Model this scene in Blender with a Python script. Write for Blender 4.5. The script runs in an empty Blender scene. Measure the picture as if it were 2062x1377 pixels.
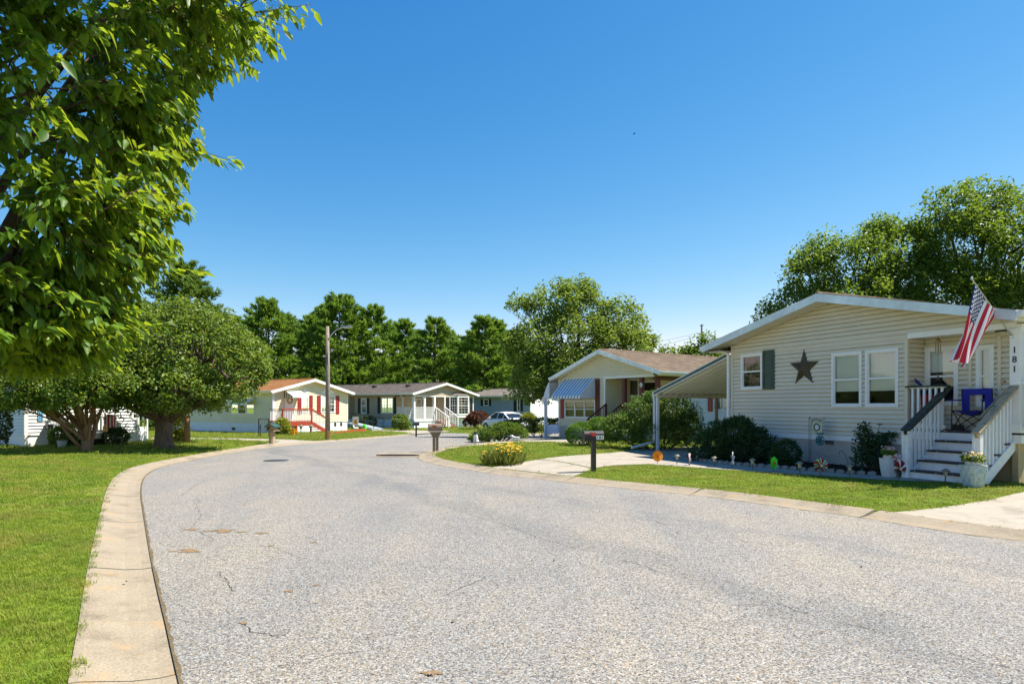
import bpy, bmesh, math, random
import numpy as np
from mathutils import Vector, Matrix
from mathutils.geometry import delaunay_2d_cdt
R_ = math.radians
random.seed(7); rng = np.random.default_rng(7)
sc = bpy.context.scene; COL = sc.collection

# ------------------------------------------------------------------ camera, sky, sun, exposure
CAMH = 1.6; FPX = 1300.0; CX = 1031.0; HY = 818.0
cam = bpy.data.cameras.new('camera'); camo = bpy.data.objects.new('camera', cam); COL.objects.link(camo)
camo.location = (0, 0, CAMH); camo.rotation_euler = (math.pi/2, 0, 0)
cam.sensor_width = 36; cam.lens = FPX/2062*36; cam.shift_y = (HY-688.5)/2062
cam.clip_start = 0.05; cam.clip_end = 4000; sc.camera = camo

SUN_AZ, SUN_EL = R_(80), R_(57)
w = bpy.data.worlds.new('World'); sc.world = w; w.use_nodes = True
nt = w.node_tree; bg = nt.nodes['Background']
sky = nt.nodes.new('ShaderNodeTexSky'); sky.sky_type = 'NISHITA'; sky.sun_disc = False
sky.sun_elevation = SUN_EL; sky.sun_rotation = SUN_AZ
sky.air_density = 1.0; sky.dust_density = 0.0; sky.ozone_density = 4.0
# deep clear polarised blue: each channel of the whole sky gets one contrast curve
sepc = nt.nodes.new('ShaderNodeSeparateColor'); comb = nt.nodes.new('ShaderNodeCombineColor'); nt.links.new(sky.outputs[0], sepc.inputs[0])
for c_, (g_, k_) in enumerate([(2.1, .185), (1.15, .50), (.70, 1.06)]):
    n0 = nt.nodes.new('ShaderNodeMath'); n0.operation = 'POWER'; n0.inputs[1].default_value = g_; nt.links.new(sepc.outputs[c_], n0.inputs[0])
    n1 = nt.nodes.new('ShaderNodeMath'); n1.operation = 'MULTIPLY'; n1.inputs[1].default_value = k_; nt.links.new(n0.outputs[0], n1.inputs[0])
    n2 = nt.nodes.new('ShaderNodeMath'); n2.operation = 'MINIMUM'; n2.inputs[1].default_value = 6.0; nt.links.new(n1.outputs[0], n2.inputs[0]); nt.links.new(n2.outputs[0], comb.inputs[c_])
nt.links.new(comb.outputs[0], bg.inputs[0]); bg.inputs[1].default_value = 0.1
sl = bpy.data.lights.new('sun', 'SUN'); sl.energy = 4.0; sl.angle = R_(0.5); sl.color = (1, .93, .82)
so = bpy.data.objects.new('sun', sl); COL.objects.link(so)
SD = Vector((math.sin(SUN_AZ)*math.cos(SUN_EL), math.cos(SUN_AZ)*math.cos(SUN_EL), math.sin(SUN_EL)))
so.rotation_euler = SD.to_track_quat('Z', 'Y').to_euler(); so.location = (20, 10, 40)
sc.view_settings.view_transform = 'Standard'; sc.view_settings.look = 'None'
sc.view_settings.exposure = 1.38; sc.view_settings.gamma = 1; sc.view_settings.use_curve_mapping = False
sc.render.engine = 'CYCLES'
sc.cycles.max_bounces = 6; sc.cycles.transparent_max_bounces = 12; sc.cycles.diffuse_bounces = 4
sc.cycles.use_denoising = True

# ------------------------------------------------------------------ materials
def newmat(name):
    m = bpy.data.materials.new(name); m.use_nodes = True
    return m, m.node_tree, m.node_tree.nodes['Principled BSDF']
def N(nt, t, **kw):
    n = nt.nodes.new(t)
    for k, v in kw.items(): setattr(n, k, v)
    return n
def ramp(nt, stops):
    r = N(nt, 'ShaderNodeValToRGB'); e = r.color_ramp.elements
    while len(e) < len(stops): e.new(0.5)
    for i, (p, c) in enumerate(stops): e[i].position = p; e[i].color = (*c, 1)
    return r
def mixc(nt, a, b, f, mode='MIX'):
    m = N(nt, 'ShaderNodeMix', data_type='RGBA', blend_type=mode)
    for s, v in ((m.inputs[0], f), (m.inputs[6], a), (m.inputs[7], b)):
        if hasattr(v, 'node'): nt.links.new(v, s)
        elif isinstance(v, (int, float)): s.default_value = v
        else: s.default_value = (*v, 1)
    return m.outputs[2]
def plain(name, c, rough=.6, spec=.4, var=.12, scale=3.0, bump=0, metal=0, bscale=60, stretch=None):
    """a base colour with soft world-scale wear and optional fine relief"""
    m, nt, p = newmat(name)
    tc = N(nt, 'ShaderNodeTexCoord'); src = tc.outputs['Object']
    if stretch:
        mp = N(nt, 'ShaderNodeMapping'); mp.inputs['Scale'].default_value = stretch
        nt.links.new(src, mp.inputs[0]); src = mp.outputs[0]
    n = N(nt, 'ShaderNodeTexNoise'); n.inputs['Scale'].default_value = scale; n.inputs['Detail'].default_value = 6
    n.inputs['Roughness'].default_value = .7
    nt.links.new(src, n.inputs['Vector'])
    lo = tuple(x*(1-var) for x in c); hi = tuple(min(1, x*(1+var)) for x in c)
    r = ramp(nt, [(.3, lo), (.7, hi)]); nt.links.new(n.outputs[0], r.inputs[0])
    nt.links.new(r.outputs[0], p.inputs['Base Color'])
    p.inputs['Roughness'].default_value = rough; p.inputs['Specular IOR Level'].default_value = spec
    p.inputs['Metallic'].default_value = metal
    if bump:
        n2 = N(nt, 'ShaderNodeTexNoise'); n2.inputs['Scale'].default_value = bscale; n2.inputs['Detail'].default_value = 4
        nt.links.new(src, n2.inputs['Vector'])
        b = N(nt, 'ShaderNodeBump'); b.inputs['Strength'].default_value = bump; b.inputs['Distance'].default_value = .01
        nt.links.new(n2.outputs[0], b.inputs['Height']); nt.links.new(b.outputs[0], p.inputs['Normal'])
    return m
def leafmat(name, cols, trans=.35, tcol=None, rough=.45, spec=.35):
    m, nt, p = newmat(name)
    g = N(nt, 'ShaderNodeNewGeometry')
    k = len(cols); r = ramp(nt, [(i/(k-1), c) for i, c in enumerate(cols)])
    nt.links.new(g.outputs['Random Per Island'], r.inputs[0])
    nt.links.new(r.outputs[0], p.inputs['Base Color'])
    p.inputs['Roughness'].default_value = rough; p.inputs['Specular IOR Level'].default_value = spec
    t = N(nt, 'ShaderNodeBsdfTranslucent')
    tc = mixc(nt, r.outputs[0], tcol or (.30, .34, .03), .5)
    nt.links.new(tc, t.inputs['Color'])
    mx = N(nt, 'ShaderNodeMixShader'); mx.inputs[0].default_value = trans
    nt.links.new(p.outputs[0], mx.inputs[1]); nt.links.new(t.outputs[0], mx.inputs[2])
    nt.links.new(mx.outputs[0], nt.nodes['Material Output'].inputs[0])
    return m
def asphalt():
    m, nt, p = newmat('asphalt')
    g = N(nt, 'ShaderNodeNewGeometry')
    def vor(s, feat='F1'):
        v = N(nt, 'ShaderNodeTexVoronoi', feature=feat); v.inputs['Scale'].default_value = s
        nt.links.new(g.outputs['Position'], v.inputs['Vector']); return v
    v1 = vor(104); sep = N(nt, 'ShaderNodeSeparateColor'); nt.links.new(v1.outputs['Color'], sep.inputs[0])
    r1 = ramp(nt, [(0, (.05, .048, .046)), (.22, (.135, .13, .12)), (.55, (.245, .232, .208)), (.85, (.34, .322, .29)), (1, (.46, .44, .40))])
    nt.links.new(sep.outputs[0], r1.inputs[0])
    tan = mixc(nt, r1.outputs[0], (.42, .31, .18), 0.0)
    th = N(nt, 'ShaderNodeMath', operation='GREATER_THAN'); th.inputs[1].default_value = .93
    nt.links.new(sep.outputs[1], th.inputs[0])
    c1 = mixc(nt, r1.outputs[0], (.30, .22, .13), th.outputs[0])
    n = N(nt, 'ShaderNodeTexNoise'); n.inputs['Scale'].default_value = .35; n.inputs['Detail'].default_value = 7; n.inputs['Roughness'].default_value = .62
    nt.links.new(g.outputs['Position'], n.inputs['Vector'])
    r2 = ramp(nt, [(.3, (.82, .85, .90)), (.5, (.97, .97, .97)), (.7, (1.08, 1.04, .97))]); nt.links.new(n.outputs[0], r2.inputs[0])
    c2 = mixc(nt, c1, r2.outputs[0], 1.0, 'MULTIPLY')
    # wheel tracks: darker smooth sweeps along the lane
    n3 = N(nt, 'ShaderNodeTexNoise'); n3.inputs['Scale'].default_value = 1.0; n3.inputs['Detail'].default_value = 3
    mp = N(nt, 'ShaderNodeMapping'); mp.inputs['Rotation'].default_value = (0, 0, R_(-32)); mp.inputs['Scale'].default_value = (.9, .06, 1)
    nt.links.new(g.outputs['Position'], mp.inputs[0]); nt.links.new(mp.outputs[0], n3.inputs['Vector'])
    r3 = ramp(nt, [(.40, (.91, .93, .97)), (.58, (1.02, 1.01, .99))]); nt.links.new(n3.outputs[0], r3.inputs[0])
    c3 = mixc(nt, c2, r3.outputs[0], 1.0, 'MULTIPLY')
    # old sealed strips along the lane: darker bands of asphalt with ragged borders
    n4 = N(nt, 'ShaderNodeTexNoise'); n4.inputs['Scale'].default_value = 1.1; n4.inputs['Detail'].default_value = 6; nt.links.new(g.outputs['Position'], n4.inputs['Vector'])
    for (ax, ay, bx, by, wd, dk) in ((-1.2, 11.0, 2.6, 4.6, .30, .87), (-.4, 12.6, 4.6, 6.4, .16, .90), (-5.4, 13.5, -2.4, 4.0, .22, .94)):
        dx, dy = bx-ax, by-ay; l_ = math.hypot(dx, dy); nx, ny = -dy/l_, dx/l_
        dt = N(nt, 'ShaderNodeVectorMath', operation='DOT_PRODUCT'); dt.inputs[1].default_value = (nx, ny, 0); nt.links.new(g.outputs['Position'], dt.inputs[0])
        a1 = N(nt, 'ShaderNodeMath', operation='MULTIPLY_ADD'); nt.links.new(n4.outputs[0], a1.inputs[0]); a1.inputs[1].default_value = 1.5; a1.inputs[2].default_value = -(ax*nx+ay*ny)-.75
        a2 = N(nt, 'ShaderNodeMath', operation='ADD'); nt.links.new(a1.outputs[0], a2.inputs[0]); nt.links.new(dt.outputs['Value'], a2.inputs[1])
        a3 = N(nt, 'ShaderNodeMath', operation='ABSOLUTE'); nt.links.new(a2.outputs[0], a3.inputs[0])
        mr = N(nt, 'ShaderNodeMapRange', interpolation_type='SMOOTHSTEP'); nt.links.new(a3.outputs[0], mr.inputs[0]); mr.inputs[1].default_value = wd*.3; mr.inputs[2].default_value = wd*1.6; mr.inputs[3].default_value = 1; mr.inputs[4].default_value = 0
        c3 = mixc(nt, c3, (dk*.98, dk, dk*1.03), mr.outputs[0], 'MULTIPLY')
    nt.links.new(c3, p.inputs['Base Color']); p.inputs['Roughness'].default_value = .85; p.inputs['Specular IOR Level'].default_value = .25
    b = N(nt, 'ShaderNodeBump'); b.inputs['Strength'].default_value = .6; b.inputs['Distance'].default_value = .006
    nt.links.new(v1.outputs['Distance'], b.inputs['Height']); b.invert = True; nt.links.new(b.outputs[0], p.inputs['Normal'])
    return m
def concrete(name, c, stain=(.40, .25, .11), amt=.35):
    m, nt, p = newmat(name)
    g = N(nt, 'ShaderNodeNewGeometry')
    def noi(s, d=6, ro=.6):
        n = N(nt, 'ShaderNodeTexNoise'); n.inputs['Scale'].default_value = s; n.inputs['Detail'].default_value = d; n.inputs['Roughness'].default_value = ro
        nt.links.new(g.outputs['Position'], n.inputs['Vector']); return n.outputs[0]
    r = ramp(nt, [(.28, tuple(x*.58 for x in c)), (.48, c), (.75, tuple(x*1.15 for x in c))]); nt.links.new(noi(1.7, 9, .72), r.inputs[0])
    r2 = ramp(nt, [(.33, (.70, .70, .70)), (.62, (1.08, 1.08, 1.08))]); nt.links.new(noi(70, 3), r2.inputs[0])
    c1 = mixc(nt, r.outputs[0], r2.outputs[0], 1.0, 'MULTIPLY')
    r3 = ramp(nt, [(.56, (0, 0, 0)), (.70, (amt, amt, amt))]); nt.links.new(noi(2.6, 7), r3.inputs[0])
    c2 = mixc(nt, c1, stain, r3.outputs[0])
    nt.links.new(c2, p.inputs['Base Color']); p.inputs['Roughness'].default_value = .85; p.inputs['Specular IOR Level'].default_value = .25
    b = N(nt, 'ShaderNodeBump'); b.inputs['Strength'].default_value = .25; b.inputs['Distance'].default_value = .005
    nt.links.new(noi(90, 3), b.inputs['Height']); nt.links.new(b.outputs[0], p.inputs['Normal'])
    return m
def soil():
    m, nt, p = newmat('lawn_soil')
    g = N(nt, 'ShaderNodeNewGeometry')
    def noi(s, d=6):
        n = N(nt, 'ShaderNodeTexNoise'); n.inputs['Scale'].default_value = s; n.inputs['Detail'].default_value = d
        nt.links.new(g.outputs['Position'], n.inputs['Vector']); return n.outputs[0]
    r = ramp(nt, [(.3, (.08, .13, .016)), (.5, (.13, .185, .02)), (.72, (.22, .20, .055))]); nt.links.new(noi(.8), r.inputs[0])
    r2 = ramp(nt, [(.3, (.45, .5, .4)), (.7, (1.25, 1.25, 1.1))]); nt.links.new(noi(28, 4), r2.inputs[0])
    nt.links.new(mixc(nt, r.outputs[0], r2.outputs[0], 1.0, 'MULTIPLY'), p.inputs['Base Color'])
    p.inputs['Roughness'].default_value = .95; p.inputs['Specular IOR Level'].default_value = .1
    b = N(nt, 'ShaderNodeBump'); b.inputs['Strength'].default_value = .8; b.inputs['Distance'].default_value = .03
    nt.links.new(noi(35, 3), b.inputs['Height']); nt.links.new(b.outputs[0], p.inputs['Normal'])
    return m
def grassmat():
    m, nt, p = newmat('grass_blades')
    g = N(nt, 'ShaderNodeNewGeometry')
    def noi(s, d=4):
        n = N(nt, 'ShaderNodeTexNoise'); n.inputs['Scale'].default_value = s; n.inputs['Detail'].default_value = d
        nt.links.new(g.outputs['Position'], n.inputs['Vector']); return n.outputs[0]
    r = ramp(nt, [(0, (.115, .20, .016)), (.6, (.20, .285, .022)), (.9, (.28, .33, .04)), (1, (.40, .34, .13))])
    nt.links.new(g.outputs['Random Per Island'], r.inputs[0])
    r2 = ramp(nt, [(.47, (0, 0, 0)), (.63, (.9, .9, .9))]); nt.links.new(noi(.9, 8), r2.inputs[0])
    c = mixc(nt, r.outputs[0], (.34, .29, .075), r2.outputs[0])
    r3 = ramp(nt, [(.32, (.58, .74, .6)), (.68, (1.18, 1.1, 1))]); nt.links.new(noi(1.7, 6), r3.inputs[0])
    c = mixc(nt, c, r3.outputs[0], 1.0, 'MULTIPLY')
    nt.links.new(c, p.inputs['Base Color']); p.inputs['Roughness'].default_value = .55; p.inputs['Specular IOR Level'].default_value = .25
    t = N(nt, 'ShaderNodeBsdfTranslucent'); nt.links.new(mixc(nt, c, (.30, .42, .02), .4), t.inputs['Color'])
    mx = N(nt, 'ShaderNodeMixShader'); mx.inputs[0].default_value = .4
    nt.links.new(p.outputs[0], mx.inputs[1]); nt.links.new(t.outputs[0], mx.inputs[2])
    nt.links.new(mx.outputs[0], nt.nodes['Material Output'].inputs[0])
    return m
def shingle(name, a, b_, mort):
    m, nt, p = newmat(name)
    tc = N(nt, 'ShaderNodeTexCoord'); sp = N(nt, 'ShaderNodeSeparateXYZ'); nt.links.new(tc.outputs['Object'], sp.inputs[0])
    cb = N(nt, 'ShaderNodeCombineXYZ'); nt.links.new(sp.outputs[1], cb.inputs[0]); nt.links.new(sp.outputs[0], cb.inputs[1])
    br = N(nt, 'ShaderNodeTexBrick'); br.inputs['Scale'].default_value = 1; br.inputs['Brick Width'].default_value = .31
    br.inputs['Row Height'].default_value = .2; br.inputs['Mortar Size'].default_value = .006
    br.inputs['Color1'].default_value = (*a, 1); br.inputs['Color2'].default_value = (*b_, 1); br.inputs['Mortar'].default_value = (*mort, 1)
    nt.links.new(cb.outputs[0], br.inputs['Vector'])
    n = N(nt, 'ShaderNodeTexNoise'); n.inputs['Scale'].default_value = 1.6; n.inputs['Detail'].default_value = 8; n.inputs['Roughness'].default_value = .75
    nt.links.new(tc.outputs['Object'], n.inputs['Vector'])
    r = ramp(nt, [(.3, (.65, .65, .68)), (.7, (1.3, 1.25, 1.2))]); nt.links.new(n.outputs[0], r.inputs[0])
    nt.links.new(mixc(nt, br.outputs[0], r.outputs[0], 1.0, 'MULTIPLY'), p.inputs['Base Color'])
    p.inputs['Roughness'].default_value = .9; p.inputs['Specular IOR Level'].default_value = .2
    return m
def glass(name, tint=(.5, .55, .55), op=.25):
    m, nt, p = newmat(name)
    t = N(nt, 'ShaderNodeBsdfTransparent'); t.inputs[0].default_value = (.95, .97, .96, 1)
    gl = N(nt, 'ShaderNodeBsdfGlossy'); gl.inputs['Roughness'].default_value = .03; gl.inputs['Color'].default_value = (.9, .93, .95, 1)
    f = N(nt, 'ShaderNodeFresnel'); f.inputs[0].default_value = 1.75
    mx = N(nt, 'ShaderNodeMixShader'); nt.links.new(f.outputs[0], mx.inputs[0])
    nt.links.new(t.outputs[0], mx.inputs[1]); nt.links.new(gl.outputs[0], mx.inputs[2])
    nt.links.new(mx.outputs[0], nt.nodes['Material Output'].inputs[0])
    return m
def peel(name, a, b_, thr=.5):
    """weathered paint: two colours broken by stretched noise"""
    m, nt, p = newmat(name)
    tc = N(nt, 'ShaderNodeTexCoord')
    n = N(nt, 'ShaderNodeTexNoise'); n.inputs['Scale'].default_value = 9; n.inputs['Detail'].default_value = 6; n.inputs['Roughness'].default_value = .7
    nt.links.new(tc.outputs['Object'], n.inputs['Vector'])
    r = ramp(nt, [(thr-.03, a), (thr+.03, b_)]); nt.links.new(n.outputs[0], r.inputs[0])
    n2 = N(nt, 'ShaderNodeTexNoise'); n2.inputs['Scale'].default_value = 45; nt.links.new(tc.outputs['Object'], n2.inputs['Vector'])
    r2 = ramp(nt, [(.3, (.7, .7, .7)), (.7, (1.2, 1.2, 1.2))]); nt.links.new(n2.outputs[0], r2.inputs[0])
    nt.links.new(mixc(nt, r.outputs[0], r2.outputs[0], 1.0, 'MULTIPLY'), p.inputs['Base Color']); p.inputs['Roughness'].default_value = .7
    return m
def bark(name, a, b_):
    m, nt, p = newmat(name)
    tc = N(nt, 'ShaderNodeTexCoord'); mp = N(nt, 'ShaderNodeMapping'); mp.inputs['Scale'].default_value = (9, 9, 2)
    nt.links.new(tc.outputs['Object'], mp.inputs[0])
    n = N(nt, 'ShaderNodeTexNoise'); n.inputs['Scale'].default_value = 1.5; n.inputs['Detail'].default_value = 8; n.inputs['Roughness'].default_value = .75
    nt.links.new(mp.outputs[0], n.inputs['Vector'])
    r = ramp(nt, [(.3, a), (.68, b_)]); nt.links.new(n.outputs[0], r.inputs[0]); nt.links.new(r.outputs[0], p.inputs['Base Color'])
    p.inputs['Roughness'].default_value = .9; p.inputs['Specular IOR Level'].default_value = .15
    b = N(nt, 'ShaderNodeBump'); b.inputs['Strength'].default_value = .9; b.inputs['Distance'].default_value = .04
    nt.links.new(n.outputs[0], b.inputs['Height']); nt.links.new(b.outputs[0], p.inputs['Normal'])
    return m

MA = dict(
 asphalt=asphalt(), crack=plain('crack', (.045, .04, .035), .9), stain=plain('rust_stain', (.20, .135, .07), .9, var=.4, scale=30),
 curb=concrete('curb_concrete', (.30, .25, .18), amt=.5), drive=concrete('drive_concrete', (.36, .32, .255), amt=.15), walk=concrete('walk_concrete', (.34, .31, .26), amt=.1),
 soil=soil(), grass=grassmat(), mulch=plain('mulch', (.035, .025, .018), .95, .1, .5, 30, .8),
 cream=plain('cream_siding', (.68, .615, .485), .5, .35, .06, 1.2), cream2=plain('butter_siding', (.72, .67, .46), .5, .35, .05, 1.2),
 yellow=plain('pale_yellow_siding', (.80, .73, .49), .5, .35, .05, 1), taupe=plain('taupe_siding', (.50, .41, .28), .55, .3, .07, 1),
 greyb=plain('grey_blue_siding', (.37, .44, .50), .55, .3, .06, 1), whites=plain('white_siding', (.80, .80, .77), .5, .35, .05, 1),
 pale=plain('shaded_blue_siding', (.58, .68, .76), .5, .35, .06, 1),
 white=plain('white_paint', (.80, .80, .78), .45, .4, .05, 2), alum=plain('aluminium_trim', (.55, .63, .65), .35, .5, .30, .9, metal=.3),
 whitewood=plain('white_wood_paint', (.78, .78, .76), .55, .35, .10, 7), gutterw=plain('white_gutter', (.74, .76, .78), .35, .5, .08, 2),
 skirt=plain('skirt_block', (.47, .43, .37), .85, .2, .12, 2, .3), skirtw=plain('white_skirt', (.78, .80, .80), .55, .3, .06, 1.5),
 tanwall=plain('tan_stucco', (.50, .38, .22), .9, .2, .12, 2, .3, bscale=40),
 roof_brown=shingle('brown_shingle', (.165, .12, .082), (.225, .18, .13), (.07, .05, .04)), roof_grey=shingle('grey_shingle', (.11, .095, .08), (.17, .15, .13), (.05, .045, .04)),
 roof_rust=shingle('rust_shingle', (.30, .13, .045), (.38, .19, .07), (.13, .06, .03)), roof_lt=shingle('light_grey_shingle', (.20, .175, .15), (.26, .23, .2), (.09, .08, .07)),
 green=plain('dark_green_paint', (.045, .075, .055), .5, .4, .2, 8), teal=plain('green_trim', (.03, .075, .06), .4, .5, .2, 4),
 railg=peel('weathered_green_rail', (.035, .07, .05), (.035, .022, .018), .5), railt=peel('weathered_tan_rail', (.44, .33, .20), (.12, .155, .10), .56),
 tread=peel('weathered_tread', (.045, .03, .028), (.42, .40, .37), .60),
 red=plain('red_shutter', (.33, .03, .025), .45, .4, .1, 4), redwood=plain('red_stained_wood', (.36, .055, .025), .6, .3, .2, 8), brownw=plain('brown_stained_wood', (.11, .028, .018), .5, .4, .2, 6),
 black=plain('black_paint', (.014, .014, .016), .45, .4, .2, 8), darkg=plain('dark_grey_metal', (.045, .042, .042), .35, .5, .15, 10), numerals=plain('numeral_black', (.02, .02, .02), .4),
 boxbrown=plain('brown_plastic', (.235, .155, .105), .4, .45, .12, 6), flagred=plain('red_marker', (.55, .04, .03), .4), redpatch=peel('worn_red_flag', (.42, .09, .05), (.24, .15, .1), .62),
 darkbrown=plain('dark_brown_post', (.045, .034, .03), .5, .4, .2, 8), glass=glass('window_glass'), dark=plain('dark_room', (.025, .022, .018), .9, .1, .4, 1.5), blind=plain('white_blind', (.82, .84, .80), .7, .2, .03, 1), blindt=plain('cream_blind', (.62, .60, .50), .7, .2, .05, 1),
 curtain_or_room=plain('pale_curtain', (.55, .54, .5), .9, .1, .12, 1, stretch=(30, 30, .6)), curtaind=plain('tan_curtain', (.16, .13, .09), .9, .1, .3, 1, stretch=(25, 25, .6)),
 awnblue=plain('blue_awning_slat', (.16, .36, .54), .45, .45, .1, 3), awnwhite=plain('white_awning_slat', (.72, .76, .78), .45, .45, .06, 3), awnpanel=plain('pale_awning', (.60, .65, .70), .5, .4, .06, 2),
 panroof=plain('ribbed_pan', (.48, .42, .31), .4, .5, .12, 2), brown_st=plain('star_metal', (.075, .062, .032), .55, .3, .3, 5),
 steel=plain('steel', (.45, .45, .45), .3, .5, .1, 6, metal=.8), polewood=bark('pole_wood', (.16, .125, .095), (.34, .29, .24)),
 fred=plain('flag_red', (.52, .03, .05), .8, .15, .06, 4), fwhite=plain('flag_white', (.78, .76, .76), .8, .15, .04, 4), fblue=plain('flag_blue', (.025, .045, .16), .8, .15, .1, 4),
 purple=plain('blue_chair_canvas', (.03, .035, .30), .8, .2, .15, 6), yellowp=plain('orange_petal', (.80, .28, .01), .6, .3, .1, 10), orange=plain('deep_orange', (.6, .08, .01), .6), greenp=plain('lime_petal', (.07, .62, .03), .5, .3, .1, 8),
 pinkw=plain('pink_white', (.75, .55, .58), .6), paleblue=plain('pale_blue_blade', (.62, .68, .80), .5), pot=plain('white_pot', (.62, .62, .57), .35, .5, .10, 3), potb=peel('pale_glazed_pot', (.42, .52, .52), (.60, .62, .58), .5),
 soilp=plain('potting_soil', (.03, .022, .016), .95, .1, .3, 30), petalw=plain('white_petal', (.75, .72, .66), .7), petalp=plain('pink_petal', (.72, .30, .32), .7), petaly=plain('yellow_petal', (.72, .40, .02), .6, .2, .25, 20), petalo=plain('orange_lily', (.70, .22, .02), .6, .2, .2, 20),
 stone=plain('pale_edging_stone', (.24, .23, .21), .9, .2, .25, 9, .5), lampgl=plain('frosted_lens', (.55, .50, .34), .4), lampcap=plain('lamp_cap', (.28, .25, .20), .35, .5, .2, 9, metal=.4), brass=plain('brass', (.30, .19, .07), .35, .5, .2, 9, metal=.6),
 carw=plain('white_car_paint', (.80, .81, .82), .2, .5, .01, 1), carglass=plain('car_glass', (.015, .018, .022), .08, .6, .1, 2), rubber=plain('rubber', (.02, .02, .02), .8, .2, .1, 5), taillight=plain('red_lamp_lens', (.40, .01, .02), .2, .5, .1, 5),
 post_w=bark('grey_wood', (.30, .22, .14), (.48, .38, .26)), dogw=plain('white_ceramic', (.72, .72, .70), .35, .5, .1, 12), vent=plain('vent_grille', (.16, .15, .14), .6),
 bark_c=bark('cherry_bark', (.07, .05, .035), (.25, .19, .14)), bark_m=bark('tan_bark', (.15, .08, .04), (.36, .23, .13)), bark_d=bark('dark_bark', (.045, .035, .028), (.13, .10, .08)), twig=bark('twig_bark', (.10, .065, .045), (.24, .17, .12)),
 l_near=leafmat('cherry_leaf', [(.026, .08, .010), (.05, .13, .012), (.085, .19, .016), (.15, .27, .02)], .50, (.58, .68, .03), .45, .32),
 l_cherry=leafmat('street_cherry_leaf', [(0.042, 0.098, 0.014), (0.077, 0.147, 0.020), (0.140, 0.217, 0.028), (0.210, 0.266, 0.042)], .35, (0.420, 0.532, 0.042)),
 l_maple=leafmat('maple_leaf', [(.045, .10, .016), (.085, .165, .022), (.15, .24, .03)], .45, (.34, .46, .03)),
 l_light=leafmat('light_leaf', [(0.070, 0.133, 0.020), (0.126, 0.210, 0.028), (0.196, 0.280, 0.042)], .38, (0.448, 0.560, 0.056)),
 l_pine=leafmat('pine_needle', [(0.072, 0.150, 0.022), (0.132, 0.240, 0.031), (0.204, 0.336, 0.041)], .36, (0.408, 0.600, 0.060), .6, .2),
 l_spruce=leafmat('spruce_needle', [(0.054, 0.114, 0.024), (0.096, 0.180, 0.031), (0.156, 0.240, 0.041)], .34, (0.312, 0.456, 0.060), .6, .2),
 l_shrub=leafmat('shrub_leaf', [(0.037, 0.094, 0.015), (0.088, 0.175, 0.025), (0.200, 0.288, 0.062)], .3, (0.325, 0.450, 0.050)),
 l_yew=leafmat('yew_leaf', [(0.017, 0.051, 0.017), (0.035, 0.087, 0.026), (0.058, 0.123, 0.038)], .2, (0.116, 0.232, 0.043), .5, .3),
 l_box=leafmat('boxwood_leaf', [(0.056, 0.133, 0.017), (0.098, 0.210, 0.025), (0.154, 0.280, 0.031)], .3, (0.336, 0.504, 0.042)),
 l_jun=leafmat('juniper_leaf', [(0.070, 0.140, 0.022), (0.112, 0.196, 0.028), (0.168, 0.266, 0.039)], .25, (0.336, 0.448, 0.042)),
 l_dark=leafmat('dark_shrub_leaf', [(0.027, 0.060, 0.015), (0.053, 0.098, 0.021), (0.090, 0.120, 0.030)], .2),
 l_red=leafmat('red_maple_leaf', [(.09, .02, .014), (.13, .045, .02), (.08, .075, .02)], .3, (.25, .06, .03)),
 l_yel=leafmat('golden_leaf', [(0.196, 0.238, 0.028), (0.308, 0.336, 0.042), (0.420, 0.392, 0.056)], .3, (0.560, 0.560, 0.056)),
 l_lily=leafmat('lily_blade', [(0.098, 0.168, 0.025), (0.168, 0.238, 0.035), (0.364, 0.322, 0.098)], .3),
)

# ------------------------------------------------------------------ object helpers
def tag(o, label=None, cat=None, group=None, kind=None):
    if label: o['label'] = label
    if cat: o['category'] = cat
    if group: o['group'] = group
    if kind: o['kind'] = kind
    return o
def thing(name, label, cat, loc=(0, 0, 0), rz=0, group=None):
    o = bpy.data.objects.new(name, None); COL.objects.link(o); o.empty_display_size = .2
    o.location = loc; o.rotation_euler = (0, 0, rz)
    return tag(o, label, cat, group)
def copy_tree(o, parent=None):
    c = o.copy(); COL.objects.link(c); c.parent = parent
    for ch in list(o.children): copy_tree(ch, c)
    return c
def obj_from(name, verts, faces, mat, parent=None, smooth=False):
    me = bpy.data.meshes.new(name); me.from_pydata([tuple(v) for v in verts], [], faces); me.update()
    if mat: me.materials.append(mat)
    if smooth: me.polygons.foreach_set('use_smooth', [True]*len(me.polygons))
    o = bpy.data.objects.new(name, me); COL.objects.link(o); o.parent = parent
    return o
SPLIT = {'corner_trim', 'skirting', 'porch_skirting', 'end_panel', 'white_trim', 'door_frame', 'step', 'porch_fascia', 'crossarm', 'roof_vent', 'fascia_trim', 'post'}
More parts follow.
